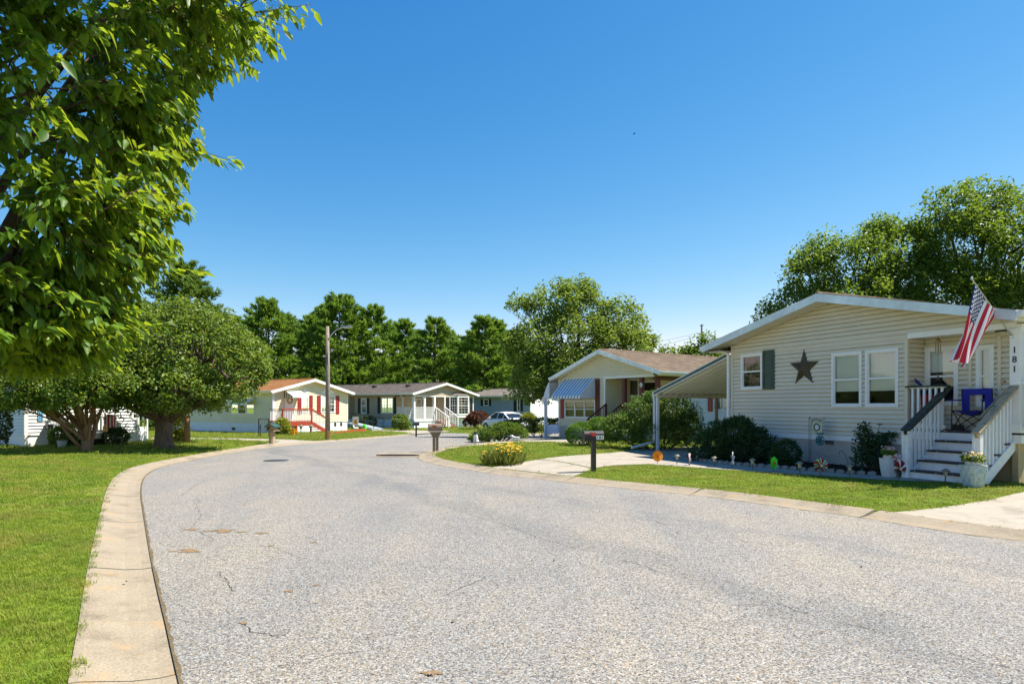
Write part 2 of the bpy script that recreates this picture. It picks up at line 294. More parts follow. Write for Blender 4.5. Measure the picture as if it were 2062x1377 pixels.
class MB:
    def __init__(s, M=None): s.v = []; s.f = []; s.M = M or Matrix(); s.mi = []; s.cut = []
    def add(s, vs, fs, k=0):
        b = len(s.v); s.cut.append((b, len(s.f))); s.v += [tuple(s.M @ Vector(v)) for v in vs]; s.f += [tuple(b+i for i in f) for f in fs]; s.mi += [k]*len(fs); return s
    def q(s, *p, k=0): return s.add(p, [tuple(range(len(p)))], k)
    def box(s, x0, x1, y0, y1, z0, z1, k=0):
        vs = [(x, y, z) for x in (x0, x1) for y in (y0, y1) for z in (z0, z1)]
        return s.add(vs, [(0, 1, 3, 2), (4, 6, 7, 5), (0, 4, 5, 1), (2, 3, 7, 6), (0, 2, 6, 4), (1, 5, 7, 3)], k)
    def tube(s, pts, rad, n=6, cap=True, k=0):
        pts = [Vector(p) for p in pts]
        if not hasattr(rad, '__len__'): rad = [rad]*len(pts)
        vs = []; fs = []; u = None
        for i, p in enumerate(pts):
            t = (pts[min(i+1, len(pts)-1)]-pts[max(i-1, 0)])
            if t.length < 1e-7: t = Vector((0, 0, 1))
            t.normalize()
            if u is None: u = t.orthogonal().normalized()
            else:
                u = (u-t*u.dot(t)); u = u.normalized() if u.length > 1e-5 else t.orthogonal().normalized()
            wv = t.cross(u)
            for j in range(n):
                a = 2*math.pi*j/n; vs.append(p+(u*math.cos(a)+wv*math.sin(a))*rad[i])
        for i in range(len(pts)-1):
            for j in range(n): fs.append((i*n+j, i*n+(j+1) % n, (i+1)*n+(j+1) % n, (i+1)*n+j))
        if cap: fs.append(tuple(range(n-1, -1, -1))); fs.append(tuple(range((len(pts)-1)*n, len(pts)*n)))
        return s.add(vs, fs, k)
    def beam(s, p0, p1, w, h, up=(0, 0, 1), k=0):
        p0 = Vector(p0); p1 = Vector(p1); t = (p1-p0).normalized(); u = Vector(up); sd = t.cross(u)
        if sd.length < 1e-5: sd = t.orthogonal()
        sd.normalize(); u = sd.cross(t).normalized()
        vs = [p+sd*a*w/2+u*b*h/2 for p in (p0, p1) for a, b in ((-1, -1), (1, -1), (1, 1), (-1, 1))]
        return s.add(vs, [(3, 2, 1, 0), (4, 5, 6, 7), (0, 1, 5, 4), (1, 2, 6, 5), (2, 3, 7, 6), (3, 0, 4, 7)], k)
    def prism(s, poly, y0, y1, k=0):     # polygon in x,z extruded along y
        n = len(poly); vs = [(x, y0, z) for x, z in poly]+[(x, y1, z) for x, z in poly]
        return s.add(vs, [tuple(range(n)), tuple(range(2*n-1, n-1, -1))]+[(i, n+i, n+(i+1) % n, (i+1) % n) for i in range(n)], k)
    def lathe(s, prof, n=12, c=(0, 0), cap=True, k=0, sq=0):
        vs = []; fs = []
        for r, z in prof:
            for j in range(n):
                a = 2*math.pi*j/n+math.pi/n; rr = r
                if sq: rr = r*(1/max(abs(math.cos(a)), abs(math.sin(a))))**sq
                vs.append((c[0]+rr*math.cos(a), c[1]+rr*math.sin(a), z))
        for i in range(len(prof)-1):
            for j in range(n): fs.append((i*n+j, i*n+(j+1) % n, (i+1)*n+(j+1) % n, (i+1)*n+j))
        if cap: fs.append(tuple(range(n-1, -1, -1))); fs.append(tuple(range((len(prof)-1)*n, len(prof)*n)))
        return s.add(vs, fs, k)
    def build(s, name, mat, parent=None, smooth=False):
        if name in SPLIT and len(s.cut) > 1:
            first = None; cu = s.cut+[(len(s.v), len(s.f))]
            for (v0, f0), (v1, f1) in zip(cu[:-1], cu[1:]):
                q = MB(); q.v = s.v[v0:v1]; q.f = [tuple(i-v0 for i in f) for f in s.f[f0:f1]]; q.mi = s.mi[f0:f1]; o = q.build(name, mat, parent, smooth); first = first or o
            return first
        o = obj_from(name, s.v, s.f, None, parent, smooth)
        ms = mat if isinstance(mat, (list, tuple)) else [mat]
        for m in ms: o.data.materials.append(MA[m] if isinstance(m, str) else m)
        if len(ms) > 1: o.data.polygons.foreach_set('material_index', s.mi)
        bm = bmesh.new(); bm.from_mesh(o.data); bmesh.ops.recalc_face_normals(bm, faces=bm.faces); bm.to_mesh(o.data); bm.free()
        return o
def np_mesh(name, V, F, mat, parent=None, smooth=False):
    """fast mesh from numpy verts and triangles"""
    me = bpy.data.meshes.new(name); V = np.asarray(V, np.float32); F = np.asarray(F, np.int32)
    k = F.shape[1]
    me.vertices.add(len(V)); me.vertices.foreach_set('co', V.ravel())
    me.loops.add(F.size); me.loops.foreach_set('vertex_index', F.ravel())
    me.polygons.add(len(F)); me.polygons.foreach_set('loop_start', np.arange(0, F.size, k, dtype=np.int32))
    me.update(calc_edges=True); me.validate()
    if smooth: me.polygons.foreach_set('use_smooth', np.ones(len(me.polygons), bool))
    me.materials.append(MA[mat] if isinstance(mat, str) else mat)
    if name is None: return me
    o = bpy.data.objects.new(name, me); COL.objects.link(o); o.parent = parent
    return o

# ------------------------------------------------------------------ terrain
def ss(a, b, x): t = np.clip((np.asarray(x, float)-a)/(b-a), 0, 1); return t*t*(3-2*t)
def Rz(y): return -.45*ss(24, 50, y)
def back(px, py, z):
    Y = (CAMH-z)*FPX/(py-HY); return ((px-CX)*Y/FPX, Y)
def gp(px, py, f=lambda x, y: Rz(y)):
    z = 0
    for _ in range(25):
        x, y = back(px, py, z); z = .5*z+.5*float(f(x, y))
    return Vector((x, y, float(f(x, y))))
def resample(P, step):
    P = [Vector((p[0], p[1])) for p in P]; dense = []
    for i in range(len(P)-1):
        p0, p1, p2, p3 = P[max(i-1, 0)], P[i], P[i+1], P[min(i+2, len(P)-1)]
        for k in range(12):
            t = k/12; dense.append(.5*((2*p1)+(p2-p0)*t+(2*p0-5*p1+4*p2-p3)*t*t+(3*p1-p0-3*p2+p3)*t**3))
    dense.append(P[-1])
    for _ in range(6):
        dense = [dense[0]]+[(dense[i-1]+2*dense[i]+dense[i+1])/4 for i in range(1, len(dense)-1)]+[dense[-1]]
    out = [dense[0]]; acc = 0
    for i in range(1, len(dense)):
        d = (dense[i]-dense[i-1]).length
        while acc+d >= step:
            t = (step-acc)/d; q = dense[i-1].lerp(dense[i], t); out.append(q); dense[i-1] = q; d = (dense[i]-q).length; acc = 0
        acc += d
    return out
def offset(P, d):
    out = []
    for i, p in enumerate(P):
        t = (P[min(i+1, len(P)-1)]-P[max(i-1, 0)]).normalized(); out.append(p+Vector((-t.y, t.x))*d)
    return out
LApx = [(365, 1377), (338, 1260), (318, 1180), (303, 1110), (291, 1040), (284, 990), (290, 962), (312, 945), (350, 934), (400, 924), (440, 916), (500, 906), (560, 899), (620, 893), (700, 887), (770, 881), (830, 876), (880, 871)]
RApx = [(2062, 1090), (1960, 1078), (1800, 1053), (1700, 1037), (1570, 1020), (1480, 1007), (1380, 995), (1280, 985), (1180, 975), (1110, 967), (1000, 955), (950, 947), (900, 939), (862, 931), (843, 924), (842, 917), (856, 909), (885, 902), (930, 896), (990, 890)]
la = [gp(*p) for p in LApx]; ra = [gp(*p) for p in RApx]
LA = resample([(9.0, -14), (4.2, -6.3), (1.0, -1.0)]+[(p.x, p.y) for p in la]+[(-.5, 46.5), (6, 48.2), (16, 49.5), (40, 51)], .5)
RA = resample([(19.5, -9.5), (14.5, -3.5), (10.3, 2.2)]+[(p.x, p.y) for p in ra]+[(4.5, 38.5), (12, 41), (40, 43)], .5)
CW = .55; CH = .06
LL = offset(LA, CW); RL = offset(RA, -CW)
ROADP = np.array([(p.x, p.y) for p in LA]+[(p.x, p.y) for p in reversed(RA)])
REG = np.array([(p.x, p.y) for p in LL]+[(p.x, p.y) for p in reversed(RL)])
def inpoly(x, y, P):
    x = np.asarray(x, float); y = np.asarray(y, float); c = np.zeros(x.shape, bool); n = len(P)
    for i in range(n):
        x0, y0 = P[i-1]; x1, y1 = P[i]
        if y0 == y1: continue
        m = ((y0 > y) != (y1 > y)) & (x < (x1-x0)*(y-y0)/(y1-y0)+x0); c ^= m
    return c
def dist(x, y, P):
    x = np.atleast_1d(np.asarray(x, float)); y = np.atleast_1d(np.asarray(y, float)); d = np.full(x.shape, 1e9)
    for i in range(len(P)):
        a = P[i-1]; b = P[i]; ab = b-a; L = (ab**2).sum()+1e-12
        t = np.clip(((x-a[0])*ab[0]+(y-a[1])*ab[1])/L, 0, 1)
        d = np.minimum(d, np.hypot(x-a[0]-t*ab[0], y-a[1]-t*ab[1]))
    return d
def H(x, y):
    xs = np.atleast_1d(np.asarray(x, float)); ys = np.atleast_1d(np.asarray(y, float))
    d = dist(xs, ys, REG); ins = inpoly(xs, ys, REG)
    z = Rz(ys)+.045+.10*ss(0, 3.5, d)-.10*np.exp(-((xs-4.9)**2+(ys-22)**2)/18)
    z = np.where(ins, Rz(ys)-.08, z)
    return z if np.ndim(x) else float(z[0])
def Hl(x, y):   # lawn level, also defined beside the kerb
    d = dist(x, y, REG)[0]
    return float(Rz(y)+.045+.10*ss(0, 3.5, d)-.10*math.exp(-((x-4.9)**2+(y-22)**2)/18))
def G(px, py): return gp(px, py, Hl)

def cdt_mesh(name, loops, pts, zf, mat, keep=None, parent=None):
    V = []; E = []
    for L in loops:
        b = len(V); V += [Vector((p[0], p[1])) for p in L]; E += [(b+i, b+(i+1) % len(L)) for i in range(len(L))]
    V += [Vector((p[0], p[1])) for p in pts]
    v, e, f, *_ = delaunay_2d_cdt(V, E, [], 0, 1e-4)
    xy = np.array([(p.x, p.y) for p in v])
    F = np.array([t for t in f if len(t) == 3])
    if keep is not None:
        c = xy[F].mean(1); F = F[keep(c[:, 0], c[:, 1])]
    a = xy[F]; cr = (a[:, 1, 0]-a[:, 0, 0])*(a[:, 2, 1]-a[:, 0, 1])-(a[:, 1, 1]-a[:, 0, 1])*(a[:, 2, 0]-a[:, 0, 0])
    F[cr < 0] = F[cr < 0][:, ::-1]
    z = zf(xy[:, 0], xy[:, 1])
    return np_mesh(name, np.column_stack([xy, z]), F, mat, parent, smooth=True)
# ground sheet
inset = np.array([(p.x, p.y) for p in offset(LA, CW-.18)]+[(p.x, p.y) for p in reversed(offset(RA, -CW+.18))])
gx, gy = np.meshgrid(np.arange(-36, 37, .9), np.arange(-8, 64, .9)); cx_, cy_ = np.meshgrid(np.arange(-900, 901, 60), np.arange(-300, 1501, 60))
far = ~((abs(cx_) < 40) & (cy_ > -12) & (cy_ < 66))
gpts = np.vstack([np.column_stack([gx.ravel(), gy.ravel()]), np.column_stack([cx_[far], cy_[far]])])
dd = dist(gpts[:, 0], gpts[:, 1], REG); ii = inpoly(gpts[:, 0], gpts[:, 1], REG)
gpts = gpts[(dd > .3) | (~ii & (dd > .1))]
SQ = [(-1000, -400), (1000, -400), (1000, 1600), (-1000, 1600)]
def zground(x, y):
    z = H(x, y); d = dist(x, y, REG); return np.where(d < .02, Rz(y)+.045, z)
tag(cdt_mesh('ground', [SQ, REG, inset], gpts, zground, 'soil'), kind='structure')
# road sheet
rx, ry = np.meshgrid(np.arange(-30, 41, 1.0), np.arange(-14, 55, 1.0)); k = inpoly(rx.ravel(), ry.ravel(), ROADP) & (dist(rx.ravel(), ry.ravel(), ROADP) > .3)
road = tag(cdt_mesh('road', [ROADP], np.column_stack([rx.ravel(), ry.ravel()])[k], lambda x, y: Rz(y), 'asphalt', keep=lambda x, y: inpoly(x, y, ROADP)), kind='structure')
# kerb segments
PROF = [(-.02, -.004), (.10, -.008), (.24, .004), (.38, .034), (.50, .058), (CW, CH), (CW+.012, -.03)]
def curb(A, sgn, skip):
    root = tag(bpy.data.objects.new('curb', None), kind='structure'); COL.objects.link(root)
    i = 0
    while i+6 < len(A):
        seg = A[i:i+7]; i += 6
        if min(p.y for p in seg) > 47 or max(p.x for p in seg) > 30: continue
        vs = []; fs = []; m = len(PROF); jit = random.uniform(-.003, .003)
        rows = []
        gp_ = random.uniform(.0015, .005); ts = [gp_]+[j/6 for j in range(1, 6)]+[1-gp_]
        for t in ts:
            u = t*6; j = min(int(u), 5); p = seg[j].lerp(seg[j+1], u-j)
            tt = (seg[min(j+1, 6)]-seg[j]).normalized(); nn = Vector((-tt.y, tt.x))*sgn; rows.append((p, nn))
        for p, nn in rows:
            for s_, z in PROF:
                q = p+nn*s_; vs.append((q.x, q.y, float(Rz(q.y))+z+jit))
        for a in range(len(rows)-1):
            for b in range(m-1): fs.append((a*m+b, a*m+b+1, (a+1)*m+b+1, (a+1)*m+b))
        # joint ends
        for a in (0, len(rows)-1):
            base = len(vs); vs += [(x, y, z-.06) for x, y, z in vs[a*m:(a+1)*m]]
            for b in range(m-1): fs.append((a*m+b, base+b, base+b+1, a*m+b+1))
        if sgn < 0: pass
        MBx = MB(); MBx.v = vs; MBx.f = fs; o = MBx.build('curb_segment', 'curb', root)
curb(LA, 1, 0); curb(RA, -1, 0)
# dark sandy joint between kerb and asphalt: a narrow ragged line
def edge_line(A, sgn, y1=22):
    m = MB(); pts = [p for p in A if 1 < p.y < y1 and p.x < 12]
    fine = []
    for a, b in zip(pts[:-1], pts[1:]):
        for k in range(6): fine.append(a.lerp(b, k/6))
    prev = None
    for i in range(len(fine)-1):
        t = (fine[i+1]-fine[i]).normalized(); n = Vector((-t.y, t.x))*sgn; wd = random.uniform(.002, .022)
        a = fine[i]+n*(.012); b = fine[i]-n*wd; z = float(Rz(a.y))+.005
        cur = ((a.x, a.y, z), (b.x, b.y, z))
        if prev: m.q(prev[0], prev[1], cur[1], cur[0])
        prev = cur
    m.build('joint_sand', plain('joint_sand', (.13, .10, .06), .95, .1, .5, 40), road)
edge_line(LA, 1); edge_line(RA, -1)
# cracks and stains on the road
def ribbon(m, pts, wd, z=.004):
    P = resample(pts, .05); prev = None; off = 0
    for i in range(len(P)-1):
        t = (P[i+1]-P[i]).normalized(); n = Vector((-t.y, t.x)); off = off*.82+random.gauss(0, .016)
        c = P[i]+n*off; w_ = wd*random.uniform(.3, 1.2)
        cur = [(c+n*w_), (c-n*w_)]; cur = [(q.x, q.y, float(Rz(q.y))+z) for q in cur]
        if prev: m.q(prev[0], prev[1], cur[1], cur[0])
        prev = cur
for L in [[(410, 965), (372, 990), (366, 1003)], [(395, 1005), (400, 1040), (395, 1060), (418, 1080), (425, 1093)], [(375, 1018), (470, 1020), (560, 1016), (700, 1010)],
          [(405, 1098), (500, 1101), (528, 1100), (590, 1116), (622, 1128)], [(448, 1152), (450, 1180), (478, 1195)], [(488, 1252), (520, 1275), (600, 1282)], [(560, 1345), (640, 1330), (720, 1310), (760, 1304)],
          [(905, 1020), (960, 1040), (1050, 1070), (1120, 1090), (1190, 1110)], [(1040, 1022), (1100, 1014), (1180, 1026), (1280, 1042), (1350, 1058)], [(1250, 1128), (1300, 1142), (1345, 1155)],
          [(1570, 1215), (1600, 1230), (1640, 1240)], [(1685, 1252), (1740, 1265), (1790, 1275)], [(1920, 1315), (2000, 1335), (2062, 1352)], [(1470, 1080), (1520, 1092), (1600, 1100)], [(1180, 1005), (1300, 1000), (1370, 992)], [(880, 1200), (940, 1176), (985, 1160)], [(640, 1000), (700, 1008), (760, 1000)]]:
    m = MB(); ribbon(m, [gp(*p) for p in L], 0.0045*random.uniform(.6, 1)); m.build('crack', 'crack', road)
for (px, py, sx) in [(384, 1066, .11), (420, 1069, .12), (452, 1069, .17), (487, 1071, .08), (527, 1073, .10), (383, 1109, .16), (350, 1110, .06), (545, 1098, .05), (632, 1092, .05), (580, 1190, .06), (870, 1355, .07), (490, 1254, .05), (635, 1178, .04)]:
    c = gp(px, py); m = MB(); n = 14
    m.q(*[(c.x+sx*math.cos(a)*r_, c.y+sx*.75*math.sin(a)*r_, c.z+.0045) for a, r_ in [(2*math.pi*i/n, random.uniform(.35, 1.1)) for i in range(n)]]); m.build('stain', 'stain', road)
# drain inlet slab and manhole cover
m = MB(); c = gp(806, 918); m.box(c.x-.75, c.x+.62, c.y-.1, c.y+.55, c.z-.02, c.z+.065); m.box(c.x-.85, c.x+.7, c.y-.45, c.y-.1, c.z-.02, c.z+.008)
o = m.build('storm_drain', 'curb'); tag(o, 'low concrete storm drain inlet jutting into the road by the brown mailbox', 'drain')
m2 = MB(); m2.box(c.x-.62, c.x+.5, c.y-.106, c.y-.1, c.z+.012, c.z+.045); m2.build('drain_slot', 'black', o)
c = gp(556, 927); m = MB(); m.lathe([(.36, c.z-.01), (.36, c.z+.008), (.3, c.z+.008), (.29, c.z+.004), (.28, c.z+.008), (.1, c.z+.008)], 24, (c.x, c.y))
tag(m.build('manhole_cover', 'darkg'), 'round dark iron manhole cover in the grey road', 'manhole cover')

# ------------------------------------------------------------------ driveways, walks, beds
EXCL = []
def patch(name, pxs, off, mat, parent=None, kind='structure', res=.5, world=False, excl=True):
    P = [(p[0], p[1]) for p in (pxs if world else [G(*q) for q in pxs])]
    def tokerb(p):
        if not inpoly(np.array([p[0]]), np.array([p[1]]), REG)[0]: return p
        best = None
        for i in range(len(REG)):
            a = Vector(REG[i-1]); b = Vector(REG[i]); ab = b-a; t = max(0, min(1, (Vector(p)-a).dot(ab)/(ab.length_squared+1e-12))); q = a+ab*t; dq = (q-Vector(p)).length
            if best is None or dq < best[0]: best = (dq, q)
        q = best[1]; return tuple(q+(Vector(p)-q).normalized()*min(.03, best[0]))
    P = [tokerb(p) for p in P]
    A = np.array(P); x0, y0 = A.min(0); x1, y1 = A.max(0)
    if excl: EXCL.append(A)
    X, Y = np.meshgrid(np.arange(x0, x1, res), np.arange(y0, y1, res)); X = X.ravel(); Y = Y.ravel()
    kk = inpoly(X, Y, A) & (dist(X, Y, A) > res*.3)
    E_ = []
    for i in range(len(P)):
        a = Vector(P[i-1]); b = Vector(P[i]); n = max(1, int((b-a).length/res))
        for j in range(n): E_.append(a.lerp(b, j/n))
    def zf(x, y):
        d = dist(x, y, REG); ins = inpoly(x, y, REG)
        return Rz(y)+.045+.10*ss(0, 3.5, np.where(ins, 0, d))-.10*np.exp(-((x-4.9)**2+(y-22)**2)/18)+off
    o = cdt_mesh(name, [E_], np.column_stack([X, Y])[kk], zf, mat, keep=lambda x, y: inpoly(x, y, A), parent=parent)
    if kind: tag(o, kind=kind)
    return o
dr = tag(bpy.data.objects.new('driveway', None), kind='structure'); COL.objects.link(dr)
patch('slab', [(986, 942), (1085, 952), (1155, 960), (1192, 944), (1122, 929), (1080, 926)], .012, 'drive', dr, None)
patch('slab', [(1083, 925.6), (1124, 928.6), (1194, 943.3), (1240, 937), (1310, 935), (1420, 940), (1440, 898), (1300, 902.5), (1230, 912)], .012, 'drive', dr, None)
P0 = G(1792, 1033); P1 = G(1900, 1022); P2 = G(2000, 1006); P3 = G(2062, 991)
d2 = tag(bpy.data.objects.new('driveway', None), kind='structure'); COL.objects.link(d2)
e0 = min(range(len(RL)), key=lambda i: (RL[i]-P0.xy).length)
edge = [RL[i] for i in range(e0, e0-14, -1)]
patch('slab', [P0.xy, P1.xy, P2.xy, P3.xy, Vector((10.5, 10.6)), Vector((13.5, 8.3))]+[RL[e0-14+1]+Vector((-.02, -.02))]+[p+Vector((-.02, -.02)) for p in reversed(edge[1:-1])], .010, 'drive', d2, None, world=True)
d3 = tag(bpy.data.objects.new('driveway', None), kind='structure'); COL.objects.link(d3)
patch('slab', [(842, 916), (858, 914), (905, 903.5), (985, 895), (1045, 890), (1180, 894), (1190, 884), (1050, 880), (1000, 886.5), (930, 893), (880, 901), (852, 909)], .012, 'drive', d3, None)
d4 = tag(bpy.data.objects.new('driveway', None), kind='structure'); COL.objects.link(d4)
patch('slab', [(575, 900), (562, 889.5), (500, 887), (420, 885), (300, 884), (300, 881.5), (420, 882.3), (510, 883.5), (590, 885.5), (640, 888), (655, 890.5)], .012, 'drive', d4, None)
patch('slab', [(843, 876), (880, 873), (900, 869), (920, 867.5), (840, 866.5), (745, 866), (745, 868), (815, 870), (845, 873.2)], .012, 'drive', d4, None)
patch('walkway', [(1308, 935.5), (1400, 942), (1500, 949), (1600, 956), (1700, 962), (1800, 968), (1950, 973), (1985, 972), (1960, 960), (1832, 962), (1790, 959), (1700, 954), (1600, 947), (1500, 939), (1400, 929), (1368, 925)], .014, 'walk')
patch('walkway', [(225, 889), (290, 886), (340, 884), (340, 882), (285, 883.5), (220, 886)], .012, 'drive')

# ------------------------------------------------------------------ houses
class Frame:
    def __init__(s, O, a, z): s.O = Vector((O[0], O[1])); s.a = Vector(a).normalized(); s.b = Vector((-s.a.y, s.a.x)); s.z = z
    def x(s, y, px):
        k = (px-CX)/FPX; Q = s.O+s.b*y; return (k*Q.y-Q.x)/(s.a.x-k*s.a.y)
    def y(s, x, px):
        k = (px-CX)/FPX; Q = s.O+s.a*x; return (k*Q.y-Q.x)/(s.b.x-k*s.b.y)
    def w(s, x, y): return s.O+s.a*x+s.b*y
    def zz(s, x, y, py): return CAMH+(HY-py)*s.w(x, y).y/FPX-s.z
    def P(s, y, px, py): xx = s.x(y, px); return xx, s.zz(xx, y, py)
    def loc(s, p): d = Vector((p[0], p[1]))-s.O; return d.dot(s.a), d.dot(s.b)
    @property
    def rz(s): return math.atan2(s.a.y, s.a.x)
def wallM(o, xd, yd): return Matrix(((xd[0], yd[0], 0, o[0]), (xd[1], yd[1], 0, o[1]), (0, 0, 1, o[2] if len(o) > 2 else 0), (0, 0, 0, 1)))
FRONT = Matrix()
def leftM(L): return wallM((0, L), (0, -1), (1, 0))
def rightM(W): return wallM((W, 0), (0, 1), (-1, 0))
def siding(M, xa, xb, z0, z1, holes=(), e=.11, gable=None, each=None, slot=.024):
    """clapboard courses as real stepped boards; gable=(xr,zr,zA,zB); each(mb) is called per course, else one MB is returned"""
    allm = MB(M); top = gable[1] if gable else z1; zc = z0
    def lim(z):
        if not gable: return xa, xb
        xr, zr, zA, zB = gable
        l = xa if z <= zA else xa+(z-zA)/(zr-zA)*(xr-xa); r = xb if z <= zB else xb-(z-zB)/(zr-zB)*(xb-xr); return l, r
    while zc < top-.004:
        zt = min(zc+e, top); m = allm; pcs = []
        cuts = sorted({zc, zt}|{h[i] for h in holes for i in (2, 3) if zc < h[i] < zt}|({g for g in gable[2:4] if zc < g < zt} if gable else set()))
        for k in range(len(cuts)-1):
            a, b = cuts[k], cuts[k+1]; mid = (a+b)/2
            hs_ = sorted([(h[0], h[1]) for h in holes if h[2] < mid < h[3]])
            (la_, ra_), (lb, rb) = lim(a), lim(b); ivs = []; cur = None; L = ('l',); pos = [(la_, lb)]
            segs = []; sa, sb = la_, lb
            for h0, h1 in hs_:
                if h1 <= min(sa, sb): continue
                if h0 > min(sa, sb): segs.append((sa, sb, h0, h0))
                sa = sb = max(h1, sa)
            if sa < ra_: segs.append((sa, sb, ra_, max(rb, sb)))
            for s0, s1, t0, t1 in segs:
                if t0-s0 < 1e-4 and t1-s1 < 1e-4: continue
                if each:
                    hit = [p for p in pcs if p[1] < max(t0, t1)-1e-4 and p[2] > min(s0, s1)+1e-4]
                    if hit: hit[0][1] = min(hit[0][1], s0, s1); hit[0][2] = max(hit[0][2], t0, t1)
                    else: hit = [[MB(M), min(s0, s1), max(t0, t1)]]; pcs += hit
                    m = hit[0][0]
                ya = -.028*(1-(a-zc)/e)-.004; yb = -.028*(1-(b-zc)/e)-.004
                if k == 0:
                    g = a+min(slot, (b-a)*.4); yg = ya; m.q((s0, .03, a-.002), (t0, .03, a-.002), (t0, .03, g), (s0, .03, g)); m.q((s0, .03, g), (t0, .03, g), (t0, yg, g), (s0, yg, g)); m.q((s0, yg, g), (t0, yg, g), (t1, yb, b), (s1, yb, b)); m.q((s1, yb, b), (t1, yb, b), (t1, .03, b), (s1, .03, b))
                else: m.q((s0, ya, a), (t0, ya, a), (t1, yb, b), (s1, yb, b))
        for p in pcs: each(p[0])
        zc = zt
    return allm
def window(root, M, x0, x1, z0, z1, fw=.06, mat='white', dh=True, cols=1, rows=1, blind=0, bmat='blind', back_='dark', deep=.16, mull=0, label=None):
    m = MB(M)
    m.box(x0, x0+fw, -.04, .03, z0, z1); m.box(x1-fw, x1, -.04, .03, z0, z1)
    m.box(x0+fw, x1-fw, -.037, .03, z1-fw, z1); m.box(x0+fw, x1-fw, -.05, .03, z0, z0+fw)
    m.box(x0-.02, x1+.02, -.004, .02, z0-.03, z1+.03)   # flat flange behind
    m.f = m.f[:-6]; m.mi = m.mi[:-6]
    xs = [x0+fw+(x1-x0-2*fw)*i/(mull+1) for i in range(mull+2)]
    for xm in xs[1:-1]: m.box(xm-fw*.5, xm+fw*.5, -.037, .03, z0+fw, z1-fw)
    W_ = m.build('window', mat, root)
    if label: W_['label'] = label
    for i in range(mull+1):
        a = xs[i]+(fw*.5 if i else 0); b = xs[i+1]-(fw*.5 if i < mull else 0); c0, c1 = z0+fw, z1-fw; s = MB(M); t = .022
        zm = (c0+c1)/2
        s.box(a, a+t, -.018, .02, c0, c1); s.box(b-t, b, -.018, .02, c0, c1); s.box(a+t, b-t, -.016, .02, c1-t, c1); s.box(a+t, b-t, -.018, .02, c0, c0+t)
        if dh: s.box(a+t, b-t, -.026, .02, zm-.022, zm+.022)
        for (p0, p1) in ([(c0, zm), (zm, c1)] if dh else [(c0, c1)]):
            for c in range(1, cols): xm = a+(b-a)*c/cols; s.box(xm-.009, xm+.009, -.010, .012, p0+t, p1-t)
            for r in range(1, rows): zr = p0+(p1-p0)*r/rows; s.box(a+t, b-t, -.008, .010, zr-.009, zr+.009)
        s.build('sash', mat, W_)
        g = MB(M); g.q((a, .006, c0), (b, .006, c0), (b, .006, c1), (a, .006, c1)); g.build('pane', 'glass', W_)
        if blind:
            zb = c1-(c1-c0)*blind; g = MB(M); g.box(a, b, .04, .045, zb, c1); g.box(a, b, .035, .05, zb, zb+.02); g.build('blind', bmat, W_)
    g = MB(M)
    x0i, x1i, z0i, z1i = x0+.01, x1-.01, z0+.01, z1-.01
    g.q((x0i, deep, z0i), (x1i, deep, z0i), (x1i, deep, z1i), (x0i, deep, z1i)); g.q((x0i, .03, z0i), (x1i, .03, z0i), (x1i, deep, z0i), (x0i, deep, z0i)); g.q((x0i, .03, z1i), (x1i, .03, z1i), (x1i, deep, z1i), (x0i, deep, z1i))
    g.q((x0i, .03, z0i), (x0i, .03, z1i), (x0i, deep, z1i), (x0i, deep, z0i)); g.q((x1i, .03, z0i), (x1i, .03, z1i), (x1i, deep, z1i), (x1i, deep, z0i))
    g.build('curtain_or_room', back_, W_)  # box behind the pane; dark by default, standing in for the unlit room
    return W_
def shutter(root, M, x0, x1, z0, z1, mat, louv=False):
    m = MB(M); w_ = x1-x0; st = min(.05, w_*.2); zm = z0+(z1-z0)*.48
    m.box(x0, x0+st, -.05, -.018, z0, z1); m.box(x1-st, x1, -.05, -.018, z0, z1)
    for a, b in ((z0, z0+st), (zm-st/2, zm+st/2), (z1-st, z1)): m.box(x0+st, x1-st, -.048, -.018, a, b)
    for a, b in ((z0+st, zm-st/2), (zm+st/2, z1-st)):
        m.box(x0+st, x1-st, -.034, -.018, a, b)
        if louv:
            n = int((b-a)/.06)
            for i in range(n): m.box(x0+st, x1-st, -.042, -.034, a+(i+.2)*(b-a)/n, a+(i+.7)*(b-a)/n)
        else: m.box(x0+st+.025, x1-st-.025, -.043, -.034, a+.03, b-.03)
    return m.build('shutter', mat, root)
